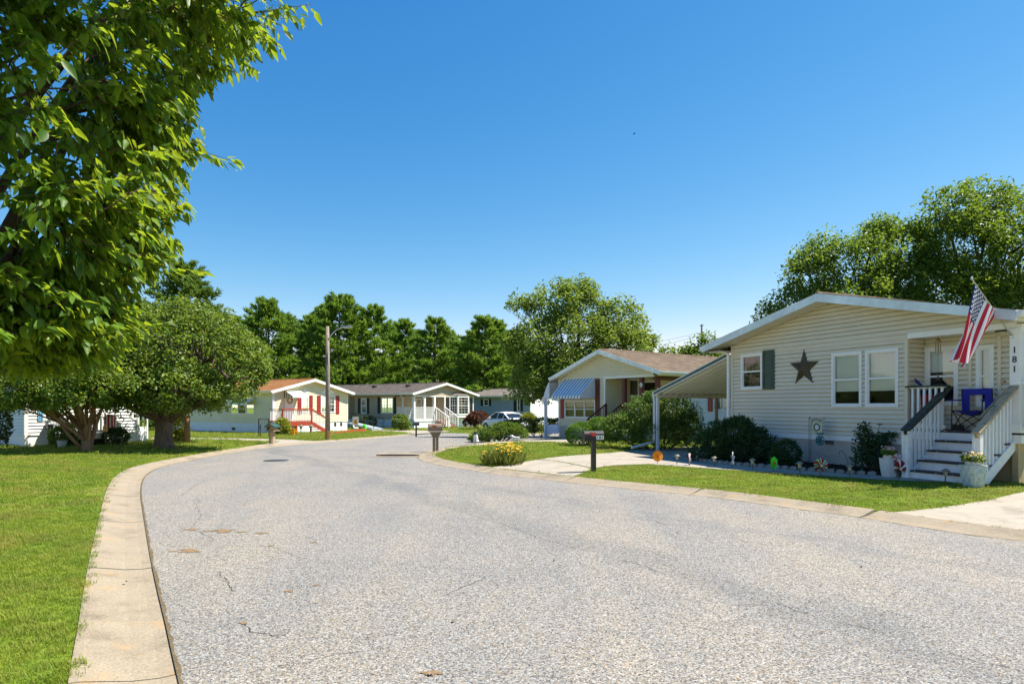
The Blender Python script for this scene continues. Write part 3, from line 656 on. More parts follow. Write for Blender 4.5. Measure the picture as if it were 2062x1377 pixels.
def gable_roof(root, W, L, xr, zl, zr_, zridge, e0, e1, d, mat, t=.12, tback=.3, rake='alum', soff='white', course=.2, gut='gutterw'):
    """eaves at x=-e0 (zl) and x=W+e1 (zr_), ridge at xr; slopes are stepped shingle courses"""
    rf = MB()
    for (xe, ze) in ((-e0, zl), (W+e1, zr_)):
        n = max(4, int(math.hypot(xr-xe, zridge-ze)/course))
        nx = -(zridge-ze); nz = (xr-xe); ln = math.hypot(nx, nz); nx, nz = nx/ln, nz/ln
        if nz < 0: nx, nz = -nx, -nz
        for i in range(n):
            s0, s1 = i/n, (i+1)/n; xa, za = xe+(xr-xe)*s0, ze+(zridge-ze)*s0; xb, zb = xe+(xr-xe)*s1, ze+(zridge-ze)*s1
            a = (xa+nx*.014, za+nz*.014)
            rf.q((a[0], -d, a[1]), (a[0], L+tback, a[1]), (xb, L+tback, zb), (xb, -d, zb)); rf.q((a[0], -d, a[1]), (xa, -d, za), (xa, L+tback, za), (a[0], L+tback, a[1]))
        # underside
        rf.q((xe, -d, ze-.02), (xr, -d, zridge-.02), (xr, L+tback, zridge-.02), (xe, L+tback, ze-.02))
    rf.tube([(xr, -d-.01, zridge+.012), (xr, L+tback, zridge+.012)], .05, 6)
    R__ = rf.build('roof', mat, root)
    for (xe, ze) in ((-e0, zl), (W+e1, zr_)):
        m = MB(); y0, y1 = -d-.028, -d
        m.prism([(xe, ze), (xr, zridge), (xr, zridge-.20), (xe, ze-.20)], y0, y1); m.build('rake_board', rake, root)
        s = MB(); sgn = 1 if xe < xr else -1; s.q((xe, -d+.002, ze-.19), (xr, -d+.002, zridge-.19), (xr, .02, zridge-.19), (xe, .02, ze-.19)); s.build('rake_soffit', soff, root)
        # eave: fascia, gutter and soffit
        s = MB(); xw = 0 if xe < xr else W
        s.q((xe, -d, ze-.19), (xw, -d, ze-.19), (xw, L+tback, ze-.19), (xe, L+tback, ze-.19)); s.q((xe, -d, ze-.19), (xe, L, ze-.19), (xe, L, ze), (xe, -d, ze)); s.build('eave_soffit', soff, root)
        gx_ = xe-.06*sgn; g = MB(); pr = [(xe-.002*sgn, ze-.02), (xe-.11*sgn, ze-.01), (xe-.10*sgn, ze-.07), (xe-.07*sgn, ze-.13), (xe-.002*sgn, ze-.13)]
        g.prism(pr, -d-.02, L+.1); g.build('gutter', gut, root)
    return R__
def footprint(fr, W, L): EXCL.append(np.array([tuple(fr.w(*p)) for p in ((-.05, -.05), (W+.05, -.05), (W+.05, L), (-.05, L))]))
def rail(root, pts, z0, z1, mat_rail, mat_bal, sp=.12, bw=.035, cap=.09, name='railing', toprail_h=.04):
    """railing along a polyline of (x,y,zfloor): top rail, bottom rail, balusters"""
    m = MB(); B = []
    for p, q in zip(pts[:-1], pts[1:]):
        p = Vector(p); q = Vector(q); u = Vector((0, 0, 1))
        m.beam(p+u*z1, q+u*z1, cap, toprail_h); m.beam(p+u*z0, q+u*z0, .035, .07)
        n = max(2, int(Vector((q-p).xy).length/sp))
        for i in range(n): B.append((p.lerp(q, (i+.5)/n)))
    R__ = m.build(name, mat_rail, root)
    b0 = None
    for c in B:
        if b0 is None:
            mb = MB(); mb.box(-bw/2, bw/2, -bw/2, bw/2, z0-.03, z1-toprail_h/2); b0 = mb.build('baluster', mat_bal, R__); b0.location = c
        else:
            bb = b0.copy(); COL.objects.link(bb); bb.parent = R__; bb.location = c
    return R__
def text_obj(name, s, size, mat, parent, M, ext=.004):
    cu = bpy.data.curves.new('t', 'FONT'); cu.body = s; cu.size = size; cu.extrude = ext; cu.align_x = 'CENTER'; cu.align_y = 'CENTER'; cu.offset = size*.012
    to = bpy.data.objects.new('t', cu); COL.objects.link(to); dg = bpy.context.evaluated_depsgraph_get(); dg.update()
    me = bpy.data.meshes.new_from_object(to.evaluated_get(dg)); bpy.data.objects.remove(to); bpy.data.curves.remove(cu)
    me.materials.clear(); me.materials.append(MA[mat]); o = bpy.data.objects.new(name, me); COL.objects.link(o); o.parent = parent; o.matrix_local = M
    return o
WALLTXT = Matrix.Rotation(math.pi/2, 4, 'X')   # text reading on a wall facing -y

# ================================================================== house with the star (nearest)
F = FH = Frame((6.575, 19.26), (.396, -.918), .12)
h1 = thing('house', 'cream house with dark metal star on its siding, white corner porch and weathered green handrails', 'house', (F.O.x, F.O.y, F.z), F.rz, 'houses along the street')
W = F.x(0, 2058); L = 15.0; footprint(F, W, L)
d = .5; xl = F.x(-d, 1414); xr = F.x(-d, 1645); xe = F.x(-d, 2047)
zl = F.zz(xl, -d, 697); ze = F.zz(xe, -d, 624); zrd = F.zz(xr, -d, 591)
gable_roof(h1, W, L, xr, zl, ze, zrd, -xl, xe-W, d, 'roof_brown', rake='alum', soff='cream')
sl_l = (zrd-zl)/(xr-xl); sl_r = (zrd-ze)/(xe-xr)
zA = zl-sl_l*xl-.2; zB = ze+sl_r*(xe-W)-.2
z0 = F.zz(F.x(0, 1572), 0, 871)
xP, zP = F.x(0, 1828), F.zz(F.x(0, 1828), 0, 682)
fl = F.zz(F.x(0, 1889), 0, 866); PD = .55
wins = []
for (a, b, t, bt) in ((1493.5, 1536.5, 712, 784), (1676, 1737, 710, 819.5), (1744, 1810.5, 703, 819.5)):
    x0, x1 = F.x(0, a), F.x(0, b); xm = (x0+x1)/2
    wins.append((x0, x1, F.zz(xm, 0, bt), F.zz(xm, 0, t)))
wins[1] = (*wins[1][:2], *wins[2][2:])
holes = [(a+.01, b-.01, c+.01, d_-.01) for a, b, c, d_ in wins]+[(xP, W+1, -1, zP)]
siding(FRONT, .05, W-.04, z0, 0, holes, .105, (xr, zrd-.2, zA, zB), each=lambda m: m.f and m.build('siding_board', 'cream', h1), slot=.016)
m = MB(); m.box(-.03, .05, -.035, .05, z0-.02, zA); m.box(xP-.05, xP+.02, -.04, .03, z0-.02, zP+.02); m.build('corner_trim', 'cream', h1)
m = MB(); m.box(-.02, xP, -.03, .02, z0-.13, z0); m.build('skirt_band', 'white', h1)
m = MB(); m.box(0, xP+.05, 0, .1, -.6, z0-.12); m.box(0, .1, .1, L, -.6, z0); m.build('skirting', 'skirt', h1)
m = siding(leftM(L), 0, L-.02, z0, zA, (), .105); m.build('siding', 'cream', h1)
for i, (a, b, c, d_) in enumerate(wins):
    window(h1, FRONT, a, b, c, d_, .065, 'white', True, blind=(.45, .74, .74)[i], bmat=('curtaind', 'blind', 'blind')[i])
shutter(h1, FRONT, F.x(0, 1538), F.x(0, 1561), F.zz(F.x(0, 1550), 0, 784), F.zz(F.x(0, 1550), 0, 705), 'green')
# skirt vent
vx0, vx1 = F.x(-.01, 1661), F.x(-.01, 1678); vz0, vz1 = F.zz(vx0, 0, 893), F.zz(vx0, 0, 880); m = MB(); m.box(vx0, vx1, -.012, 0, vz0, vz1); V = m.build('vent', 'black', h1)
m = MB()
for i in range(7): x_ = vx0+(vx1-vx0)*(i+.5)/7; m.box(x_-.006, x_+.006, -.024, -.012, vz0, vz1)
for i in range(4): z_ = vz0+(vz1-vz0)*i/3; m.box(vx0, vx1, -.02, -.012, z_-.006, z_+.006)
m.build('vent_grille', 'vent', V)
# downspout at the far corner
m = MB(); m.box(-.13, -.05, -.10, -.04, .0, zA-.25); m.beam((-.09, -.07, zA-.25), (xl*.5, -.2, zl-.16), .07, .05); m.build('downspout', 'gutterw', h1)
# ---- porch
m = MB(); m.box(xP+.02, W-.06, -.045, .03, zP-.005, zP+.11); m.box(W-.06, W+.03, -.06, .06, zP-.1, zB-.05); m.build('porch_header', 'white', h1)
m = MB(); m.q((xP, .02, zP+.02), (W, .02, zP+.02), (W, PD, zP+.02), (xP, PD, zP+.02)); m.build('porch_ceiling', 'white', h1)
m = MB(); m.box(xP, W, -.02, PD, fl-.04, fl); m.build('porch_floor', 'tread', h1)
m = MB(); m.box(xP, W+.02, -.05, -.02, fl-.2, fl-.045); m.box(W-.02, W+.02, -.02, PD, fl-.2, fl-.045); m.build('porch_fascia', 'white', h1)
m = MB(); m.box(xP, W-.05, .06, .14, -.4, fl-.2); m.box(W-.16, W-.05, -.02, PD+3, -.4, fl-.2); m.build('porch_skirting', 'tanwall', h1)
bw = []
for (a, b, t, bt) in ((1864, 1931, 698, 817), (1967, 2003, 695, 819)):
    x0, x1 = F.x(PD, a), F.x(PD, b); xm = (x0+x1)/2; bw.append((x0, x1, F.zz(xm, PD, bt), F.zz(xm, PD, t)))
BACK = wallM((0, PD), (1, 0), (0, 1))
m = siding(BACK, xP, W+.6, fl, zP+.02, [(a+.01, b-.01, c+.01, e_-.01) for a, b, c, e_ in bw], .105); m.build('porch_siding', 'cream', h1)
m = siding(wallM((xP, PD), (0, -1), (-1, 0)), 0, PD, fl, zP+.02, (), .105); m.build('porch_siding', 'cream', h1)
for (a, b, c, e_), bl in zip(bw, (.42, .72)): window(h1, BACK, a, b, c, e_, .08, 'white', True, blind=bl)
m = MB(BACK)
for px in (1955, 2014): x_ = F.x(PD, px); m.box(x_-.03, x_+.03, -.035, .02, fl, zP)
m.build('corner_trim', 'cream', h1)
xp0, xp1 = F.x(-.02, 2035), F.x(-.02, 2055); pw = xp1-xp0; zt = F.zz(xp0, 0, 663)
m = MB(); m.box(xp0, xp1, -.05, -.05+pw, fl, zt); m.box(xp0-.025, xp1+.025, -.075, -.025+pw, zt-.1, zt+.004); m.box(xp0-.02, xp1+.02, -.07, -.03+pw, fl, fl+.18); m.build('porch_post', 'white', h1)
for i, ch in enumerate('181'):
    text_obj('house_numeral', ch, .17, 'numerals', h1, Matrix.Translation(((xp0+xp1)/2, -.054, F.zz(xp0, 0, 706+19*i)))@WALLTXT)
# porch lamp under the ceiling
lx = F.x(.25, 2020); m = MB(); m.lathe([(.13, zP+.02), (.14, zP-.02), (.10, zP-.03)], 10, (lx, .25)); PLm = m.build('porch_light', 'darkg', h1)
m = MB(); m.lathe([(.10, zP-.03), (.085, zP-.10), (.03, zP-.12)], 6, (lx, .25)); m.build('lamp_glass', 'lampgl', PLm)
m = MB(); m.box(F.x(PD, 2021), F.x(PD, 2026), PD-.06, PD, F.zz(F.x(PD, 2023), PD, 770), F.zz(F.x(PD, 2023), PD, 766)); m.build('wall_socket', 'brass', h1)
# stairs
SR = 1.08; xL = F.x(-SR, 1832); xR = F.x(-SR-.05, 1966); nst = 5; rise = fl/nst; run = SR/(nst-1)
def sidebar(x): 
    pts = [(-SR-.02, -.05), (-SR+.12, -.05), (.02, fl-.3), (.02, fl-.1), (-SR-.02, .1)]
    vs = [(x+dx, y, z) for dx in (-.02, .02) for y, z in pts]; STR = MB(); STR.add(vs, [(0, 1, 2, 3, 4), (9, 8, 7, 6, 5), (0, 5, 6, 1), (1, 6, 7, 2), (2, 7, 8, 3), (3, 8, 9, 4), (4, 9, 5, 0)]); STR.build('stringer', 'whitewood', h1)
sidebar(xL-.02); sidebar(xR+.02); ST = h1
for i in range(nst):
    zt_ = rise*(i+1); y0 = -SR+run*i
    m = MB(); m.box(xL, xR, y0, y0+.02, rise*i-.03, zt_-.035); m.build('riser', 'whitewood', ST)
    if i < nst-1:
        m = MB(); m.box(xL-.015, xR+.015, y0-.03, y0+run+.015, zt_-.035, zt_); m.build('tread', 'tread', ST)
def stair_rail(x, ya, za, yb, zb, mat, bmats):
    m = MB(); m.beam((x, ya, za), (x, yb, zb), .16, .035); m.beam((x, ya+.02, za-.06), (x, yb, zb-.06), .04, .08)
    Rr = m.build('handrail', mat, h1)
    m = MB(); m.beam((x-.05, ya+.03, za-.115), (x-.05, yb, zb-.115), .035, .07); m.build('under_rail', 'whitewood', Rr)
    n = 11
    for i in range(n):
        t = (i+.4)/n; y = ya+(yb-ya)*t; zt_ = za+(zb-za)*t-.08; bot = max(.02, fl*(y+SR)/SR*.97-.12) if y < 0 else fl-.1
        q = MB(); q.box(x-.075, x-.035, y-.02, y+.02, bot, zt_); q.build('baluster', 'whitewood', Rr)
    m = MB(); m.box(x-.045, x+.045, ya+.06, ya+.15, -.1, za-.02); m.build('newel_post', 'whitewood', Rr)
yt = F.y(xL, 1910); stair_rail(xL-.02, -SR-.14, F.zz(xL, -SR-.14, 866), max(.05, min(.3, yt)), F.zz(xL, .1, 781), 'railg', 0)
stair_rail(xR+.04, -SR-.14, F.zz(xR, -SR-.14, 872), -.03, F.zz(xR, 0, 776), 'railt', 0)
m = MB(); m.beam((xR-.13, -.75, F.zz(xR, -.75, 838)), (xR-.13, .05, F.zz(xR, 0, 783)), .03, .05); m.build('grab_rail', 'railt', h1)
zr1 = F.zz(F.x(0, 1850), 0, 780)
rl = rail(h1, [(xP+.06, -.01, fl), (xL+.02, -.01, fl)], .08, zr1-fl, 'whitewood', 'whitewood', .115, .04, .06)
m = MB(); m.box(xP-.02, xL+.1, -.07, .06, zr1, zr1+.035); m.build('cap_rail', 'railg', rl)
rail(h1, [(xp1, .02, fl), (W+.5, .02, fl)], .08, .95, 'whitewood', 'whitewood', .115, .04, .06)
rail(h1, [(W-.02, .15, fl), (W-.02, PD, fl)], .08, .95, 'whitewood', 'whitewood', .115, .04, .06)
# ---- five-pointed star
cx_s, cz_s = F.x(-.06, 1617), F.zz(F.x(-.06, 1617), -.06, 741); sr = .50; m = MB(); pts = []
for i in range(10):
    r_ = sr if i % 2 == 0 else sr*.40; a = math.pi/2+i*math.pi/5; pts.append((cx_s+r_*math.cos(a), -.025, cz_s+r_*math.sin(a)))
c_ = (cx_s, -.13, cz_s)
for i in range(10): m.q(pts[i], pts[(i+1) % 10], c_)
star = m.build('metal_star', 'brown_st'); star.matrix_world = Matrix.Translation((F.O.x, F.O.y, F.z))@Matrix.Rotation(F.rz, 4, 'Z')
tag(star, 'dark five pointed metal star hung on the cream siding between the windows', 'wall star')
def inF(o, Fr=None): Fr = Fr or FH; o.matrix_world = Matrix.Translation((Fr.O.x, Fr.O.y, Fr.z))@Matrix.Rotation(Fr.rz, 4, 'Z'); return o
def thingF(name, label, cat, group=None, Fr=None): return inF(thing(name, label, cat, group=group), Fr)
# ---- carport on the far side
p = G(1322, 907); cx0, cy0 = F.loc(p); zc = F.zz(cx0, cy0, 790); xh = -.12; zh = F.zz(xh, cy0, 714)
cp = thingF('carport', 'carport with ribbed pan roof and green fascia on white posts beside the star house', 'carport', 'metal carports')
CL = 6.0; x_lo = cx0-.12; slope = (zh-zc)/(xh-cx0); zlo = zc-.12*slope
m = MB(); n = 22
for i in range(n):
    y0 = cy0+CL*i/n; y1 = cy0+CL*(i+1)/n; q = .05
    for a, b, dz in ((y0, y1-q, 0), (y1-q, y1-q+.012, None), (y1-q+.012, y1-.012, -.11), (y1-.012, y1, None)):
        za, zb2 = (0, -.11) if (dz is None and a < y1-.03) else ((-.11, 0) if dz is None else (dz, dz))
        m.q((x_lo, a, zlo+za), (xh, a, zh+za), (xh, b, zh+zb2), (x_lo, b, zlo+zb2), k=0 if dz == 0 else 1)
m.build('ribbed_roof', ['panroof', 'whites'], cp)  # ribs in a paler colour for the light they catch
m = MB(); m.beam((x_lo, cy0-.03, zlo-.01), (xh, cy0-.03, zh-.01), .03, .10); m.build('fascia', 'teal', cp)
m = MB(); m.beam((x_lo, cy0-.032, zlo+.055), (xh, cy0-.032, zh+.055), .045, .028); m.beam((x_lo, cy0-.032, zlo-.075), (xh, cy0-.032, zh-.075), .045, .028); m.box(x_lo-.06, x_lo, cy0-.05, cy0+CL, zlo-.09, zlo+.06); m.build('fascia_trim', 'gutterw', cp)
m = MB(); m.box(cx0-.05, cx0+.05, cy0, cy0+CL, zc-.19, zc-.07); m.build('beam', 'cream', cp)
m = MB(); m.box(cx0-.045, cx0+.045, cy0, cy0+.09, -.2, zc-.17); m.build('post', 'gutterw', cp)
yb = F.y(cx0, 1441)
for y_ in (min(max(yb, 1.5), 5), CL+cy0-.1): m = MB(); m.box(cx0-.04, cx0+.04, y_, y_+.08, -.3, zc-.17); m.build('post', 'post_w', cp)
m = MB(); xd = cx0-.13; 
m.tube([(x_lo-.02, cy0-.02, zlo-.08), (x_lo-.02, cy0-.02, zlo-.16), (xd+.03, cy0-.03, zlo-.30), (xd+.03, cy0-.03, .30)], .042, 6)
e = F.loc(G(1272, 909)); m.tube([(xd+.03, cy0-.03, .32), (xd-.02, cy0-.04, .22), (e[0], e[1], .06)], .045, 6); m.build('downspout', 'gutterw', cp)

# ---- flag on its pole
pole0 = Vector((xp0+.03, -.07, F.zz(xp0, -.07, 674))); 
yq = -1.15; tip = Vector((F.x(yq, 1957), yq, F.zz(F.x(yq, 1957), yq, 562)))
fp = thingF('flag', 'American flag with stars and stripes hanging from an angled pole on the porch post', 'flag')
m = MB(); m.tube([pole0, tip], .013, 8); m.lathe([(.001, tip.z+.05), (.022, tip.z+.03), (.022, tip.z), (.008, tip.z-.02)], 8, (tip.x, tip.y)); m.build('pole', 'steel', fp)
m = MB(); m.box(pole0.x-.03, pole0.x+.03, -.06, -.045, pole0.z-.08, pole0.z+.06); m.tube([pole0, pole0.lerp(tip, .07)], .02, 8); m.build('bracket', 'steel', fp)
hd = (pole0-tip).normalized(); HO = .80; FLY = 1.42
s0 = tip+hd*.10
def cloth(u, v):        # u along the fly 0..1, v along the hoist 0..1
    base = s0+hd*(HO*v)
    dn = Vector((-.10, -.36, -1)).normalized(); gather = (1-.45*u)
    c = s0+hd*(HO*.25)
    base = c+(base-c)*gather
    side = Vector((1, .5, 0)).normalized()
    amp = .025+.075*u
    fold = math.sin(v*9.5+u*1.6)*amp*(.5+.5*u)+math.sin(v*17+2-u*3)*amp*.3
    return base+dn*(FLY*u*(1-.10*v))+side*fold
NU, NV = 40, 52; V_ = [cloth(i/NU, j/NV) for i in range(NU+1) for j in range(NV+1)]; m = MB(); fs = []; ks = []
for i in range(NU):
    for j in range(NV):
        fs.append((i*(NV+1)+j, i*(NV+1)+j+1, (i+1)*(NV+1)+j+1, (i+1)*(NV+1)+j)); s_ = j//4
        ks.append(2 if (i < NU*.4 and s_ < 7) else (0 if s_ % 2 == 0 else 1))
m.v = [tuple(p) for p in V_]; m.f = fs; m.mi = ks; cl = m.build('cloth', ['fred', 'fwhite', 'fblue'], fp, smooth=True)
m = MB()
for r_ in range(9):
    for c_ in range(6 if r_ % 2 == 0 else 5):
        uu = .4*((c_*2+1+(r_ % 2))/12); vv = (7/13)*((r_+1)/10); 
        nrm = (cloth(uu+.01, vv)-cloth(uu, vv)).cross(cloth(uu, vv+.01)-cloth(uu, vv)).normalized()
        for sg in (-1, 1):
            pp = []
            for k in range(10):
                rr = .034 if k % 2 == 0 else .015; a = k*math.pi/5; pp.append(cloth(uu+rr*math.cos(a)/FLY, vv+rr*math.sin(a)/HO)+nrm*.004*sg)
            m.add(pp, [tuple(range(10))])
m.build('star_field', 'fwhite', cl)
# ---- camping chair on the porch
cc = thingF('camping_chair', 'blue folding camping chair with black frame at the porch top step', 'chair')
ax, bx_ = F.x(.36, 1938), F.x(.36, 1999); zt = F.zz(ax, .36, 783); zs = fl+.42
def P3(x, y, z): return (ax+(bx_-ax)*x, .36+y, z)
m = MB()
for x_ in (0, 1): m.tube([P3(x_, .02, zs-.1), P3(x_, -.02, zt)], .012, 6); m.tube([P3(x_, -.36, fl+.015), P3(x_, -.33, zs+.22)], .012, 6); m.tube([P3(x_, -.34, fl+.02), P3(1-x_, -.33, zs)], .01, 6); m.tube([P3(x_, -.33, fl+.02), P3(x_, .05, zs)], .01, 6); m.tube([P3(x_, .05, fl+.02), P3(x_, -.34, zs)], .01, 6); m.tube([P3(x_, .05, fl+.02), P3(1-x_, .05, zs)], .01, 6)
m.build('frame', 'black', cc)
m = MB(); 
for x0_, x1_, z0_, z1_ in ((0, 1, zt-.13, zt), (0, .24, zt-.48, zt-.13), (.76, 1, zt-.48, zt-.13)): m.box(P3(x0_, 0, 0)[0], P3(x1_, 0, 0)[0], .345, .365, z0_, z1_)
m.build('backrest', 'purple', cc)
m = MB(); m.add([P3(0, -.34, zs), P3(1, -.34, zs), P3(1, 0, zs-.05), P3(0, 0, zs-.05), P3(.5, -.2, zs-.12)], [(0, 1, 4), (1, 2, 4), (2, 3, 4), (3, 0, 4)]); m.build('seat', 'purple', cc)
for x_ in (-.06, 1.06): m = MB(); m.box(P3(x_, 0, 0)[0]-.04, P3(x_, 0, 0)[0]+.04, -.02, .37, zs+.2, zs+.225); m.build('armrest', 'purple', cc)
# wind chime
wc = thingF('wind_chime', 'bamboo wind chime hanging under the porch ceiling', 'wind chime'); wx = F.x(.2, 1889); zt = zP+.02; m = MB(); m.tube([(wx, .2, zt), (wx, .2, zt-.08)], .004, 4); m.lathe([(.01, zt-.05), (.06, zt-.1), (.06, zt-.13), (.01, zt-.14)], 8, (wx, .2)); m.build('cap', 'brass', wc)
for k in range(6): a = k*math.pi/3; m = MB(); m.tube([(wx+.05*math.cos(a), .2+.05*math.sin(a), zt-.13), (wx+.05*math.cos(a), .2+.05*math.sin(a), zt-.34-.04*(k % 3))], .011, 6); m.build('tube', 'post_w', wc)
m = MB(); m.tube([(wx, .2, zt-.13), (wx, .2, F.zz(wx, .2, 758))], .003, 4); m.box(wx-.02, wx+.02, .19, .21, F.zz(wx, .2, 764), F.zz(wx, .2, 757)); m.build('clapper', 'darkg', wc)
# bunting and folded parasol behind the left railing
bt = thingF('flag_bunting', 'red white and blue bunting cloth behind the left porch balusters', 'bunting'); m = MB(); 
xa_, xb_ = F.x(.25, 1846), F.x(.25, 1884); nn = 14; vs = [(xa_+(xb_-xa_)*i/nn, .25+.05*math.sin(i*1.7), fl+.25+.62*j/6-.12*abs(math.sin(i*.45))*(1-j/6)) for i in range(nn+1) for j in range(7)]; m.v = vs
for i in range(nn):
    for j in range(6): m.f.append((i*7+j, i*7+j+1, i*7+j+8, i*7+j+7)); m.mi.append(2 if j > 4 else (0 if (i//2) % 2 else 1))
m.build('cloth', ['fred', 'fwhite', 'fblue'], bt)
m = MB(); m.tube([(xa_, .25, fl+.88), (xb_, .25, fl+.9)], .012, 6); m.tube([(xa_, .25, fl), (xa_, .25, fl+.9)], .012, 6); m.tube([(xb_, .25, fl), (xb_, .25, fl+.9)], .012, 6); m.build('pole', 'whitewood', bt)
ps = thingF('folded_parasol', 'small blue folded parasol leaning above the left porch rail', 'parasol'); xa_ = F.x(.1, 1848); m = MB(); m.tube([(xa_+.12, .1, fl), (xa_-.0, .12, F.zz(xa_, .1, 771))], .012, 6); m.build('shaft', 'steel', ps); m = MB(); z_ = F.zz(xa_, .1, 771); m.tube([(xa_-.08, .12, z_+.10), (xa_-.03, .12, z_+.03), (xa_+.08, .12, z_-.07)], [.01, .04, .025], 8); m.build('canopy', 'fblue', ps)
# broom propped on the porch
br = thingF('broom', 'broom handle leaning diagonally on the porch behind the stairs', 'broom'); x_ = F.x(.3, 1906); m = MB(); m.tube([(F.x(.3, 1929), .3, fl+.02), (x_, .3, F.zz(x_, .3, 838))], .012, 6); m.build('handle', 'steel', br); m = MB(); q_ = F.x(.3, 1929); m.box(q_-.1, q_+.1, .26, .34, fl, fl+.12); m.build('brush', 'darkg', br)

# ================================================================== house with the blue awning
th = R_(36); a2 = (math.cos(th), -0.0); a2 = (math.sin(th), -math.cos(th))
p = G(1126, 883); F2 = Frame(p, a2, p.z)
h2 = thing('house', 'butter yellow house with blue striped awning, brown porch posts and a brown shingle roof', 'house', (p.x, p.y, p.z), F2.rz, 'houses along the street')
d = .4; xl = F2.x(-d, 1107); xr = F2.x(-d, 1204); xe = F2.x(-d, 1329); zl = F2.zz(xl, -d, 760); ze = F2.zz(xe, -d, 746); zrd = F2.zz(xr, -d, 703.5)
W = F2.x(0, 1318); L = 16; footprint(F2, W, L)
gable_roof(h2, W, L, xr, zl, ze, zrd, -xl, xe-W, d, 'roof_brown', rake='alum', soff='cream2')
zA = zl+(zrd-zl)/(xr-xl)*(-xl)-.2; zB = ze+(zrd-ze)/(xe-xr)*(xe-W)-.2; z0 = F2.zz(F2.x(0, 1140), 0, 858); fl = z0+.12
xP = F2.x(0, 1218.5); zP = F2.zz(xP, 0, 762); PD = 1.7; PL = 4.2
wx0, wx1 = F2.x(0, 1137.5), F2.x(0, 1199); wz0, wz1 = F2.zz(wx0, 0, 841), F2.zz(wx0, 0, 806)
HX = siding(FRONT, .05, W-.05, z0, 0, [(wx0+.01, wx1-.01, wz0+.01, wz1-.01), (xP, W+1, -1, zP)], .115, (xr, zrd-.2, zA, zB)); HX.build('siding', 'cream2', h2)
m = MB(); m.box(-.03, .05, -.035, .05, z0, zA); m.box(xP-.06, xP+.03, -.04, .03, z0, zP); m.box(xP-.06, W, -.035, .03, zP-.02, zP+.06); m.build('corner_trim', 'whites', h2)
m = MB(); m.box(0, xP, 0, .1, -.6, z0); m.build('skirting', 'skirt', h2)
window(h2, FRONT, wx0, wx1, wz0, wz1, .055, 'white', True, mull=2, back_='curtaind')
sz0, sz1 = F2.zz(.3, 0, 842), F2.zz(.3, 0, 790); shutter(h2, FRONT, F2.x(0, 1130), F2.x(0, 1136.8), sz0, sz1, 'red'); shutter(h2, FRONT, F2.x(0, 1200), F2.x(0, 1208.5), sz0, F2.zz(1.8, 0, 764), 'brownw')
# awning of metal slats
ax0, ax1 = F2.x(0, 1136), F2.x(0, 1199); az = F2.zz(ax0, 0, 763.5); ad = .95; al = F2.zz(F2.x(-ad, 1112), -ad, 798)
AW = MB(); n = 19
bx0, bx1 = F2.x(-ad, 1111), F2.x(-ad, 1168)
bl = MB(); wh = MB(); 
for i in range(n):
    t0, t1 = i/n, (i+1)/n; k = (bl if i % 2 else wh); y_ = -.0 if i % 2 else -.012
    k.q((ax0+(ax1-ax0)*t0, y_, az+.02), (ax0+(ax1-ax0)*t1, y_, az+.02), (bx0+(bx1-bx0)*t1, -ad+y_, al+.02), (bx0+(bx1-bx0)*t0, -ad+y_, al+.02))
    k.q((bx0+(bx1-bx0)*t0, -ad+y_, al+.02), (bx0+(bx1-bx0)*t1, -ad+y_, al+.02), (bx0+(bx1-bx0)*t1, -ad+y_, al-.13), (bx0+(bx1-bx0)*t0, -ad+y_, al-.13))
AWo = bl.build('awning', 'awnblue', h2); wh.build('white_slats', 'awnwhite', AWo)
m = MB(); m.q((ax1, -.01, az), (bx1, -ad, al), (bx1, -ad, al-.13), (ax1, -.01, al-.1)); m.q((ax0, -.01, az), (bx0, -ad, al), (bx0, -ad, al-.13), (ax0, -.01, al-.1)); m.build('end_panel', 'awnpanel', AWo)
# porch recess at the right corner
BACK = wallM((0, PD), (1, 0), (0, 1)); bwn = [(F2.x(PD, 1266), F2.x(PD, 1287), F2.zz(F2.x(PD, 1270), PD, 830), F2.zz(F2.x(PD, 1270), PD, 763))]
ddx0, ddx1 = F2.x(PD, 1296), F2.x(PD, 1322)
siding(BACK, xP, W-.3+.3, fl, zP, [(a+.01, b-.01, c+.01, e_-.01) for a, b, c, e_ in bwn], .115).build('porch_siding', 'cream2', h2)
siding(wallM((xP, PD), (0, -1), (-1, 0)), 0, PD, fl, zP, (), .115).build('porch_siding', 'cream2', h2)
for a, b, c, e_ in bwn: window(h2, BACK, a, b, c, e_, .06, 'white', True, back_='curtaind')
m = MB(); m.box(ddx0, ddx1, PD-.05, PD, fl, fl+2.05); dd = m.build('door', 'dark', h2); m = MB(); 
m.box(ddx0-.07, ddx0, PD-.06, PD, fl, fl+2.1); m.box(ddx1, ddx1+.07, PD-.06, PD, fl, fl+2.1); m.box(ddx0-.07, ddx1+.07, PD-.055, PD, fl+2.05, fl+2.12); m.build('door_frame', 'white', dd)
m = MB(); m.box(xP, W, 0, PD, fl-.08, fl); m.build('porch_floor', 'brownw', h2); m = MB(); m.q((xP, 0, zP-.01), (W, 0, zP-.01), (W, PD, zP-.01), (xP, PD, zP-.01)); m.build('porch_ceiling', 'cream2', h2)
m = MB(); m.box(xP, W-.02, .05, .12, -.6, fl-.08); m.build('porch_skirting', 'skirt', h2)
for px, y_ in ((1255, .05), (1290, .05), (1322, .3), ):
    x_ = F2.x(y_, px); m = MB(); m.box(x_-.09, x_+.09, y_, y_+.16, fl, zP); m.build('porch_post', 'brownw', h2)
m = MB(); m.box(W-.12, W, 0, PD, zP-.16, zP-.01); m.build('porch_beam', 'brownw', h2)
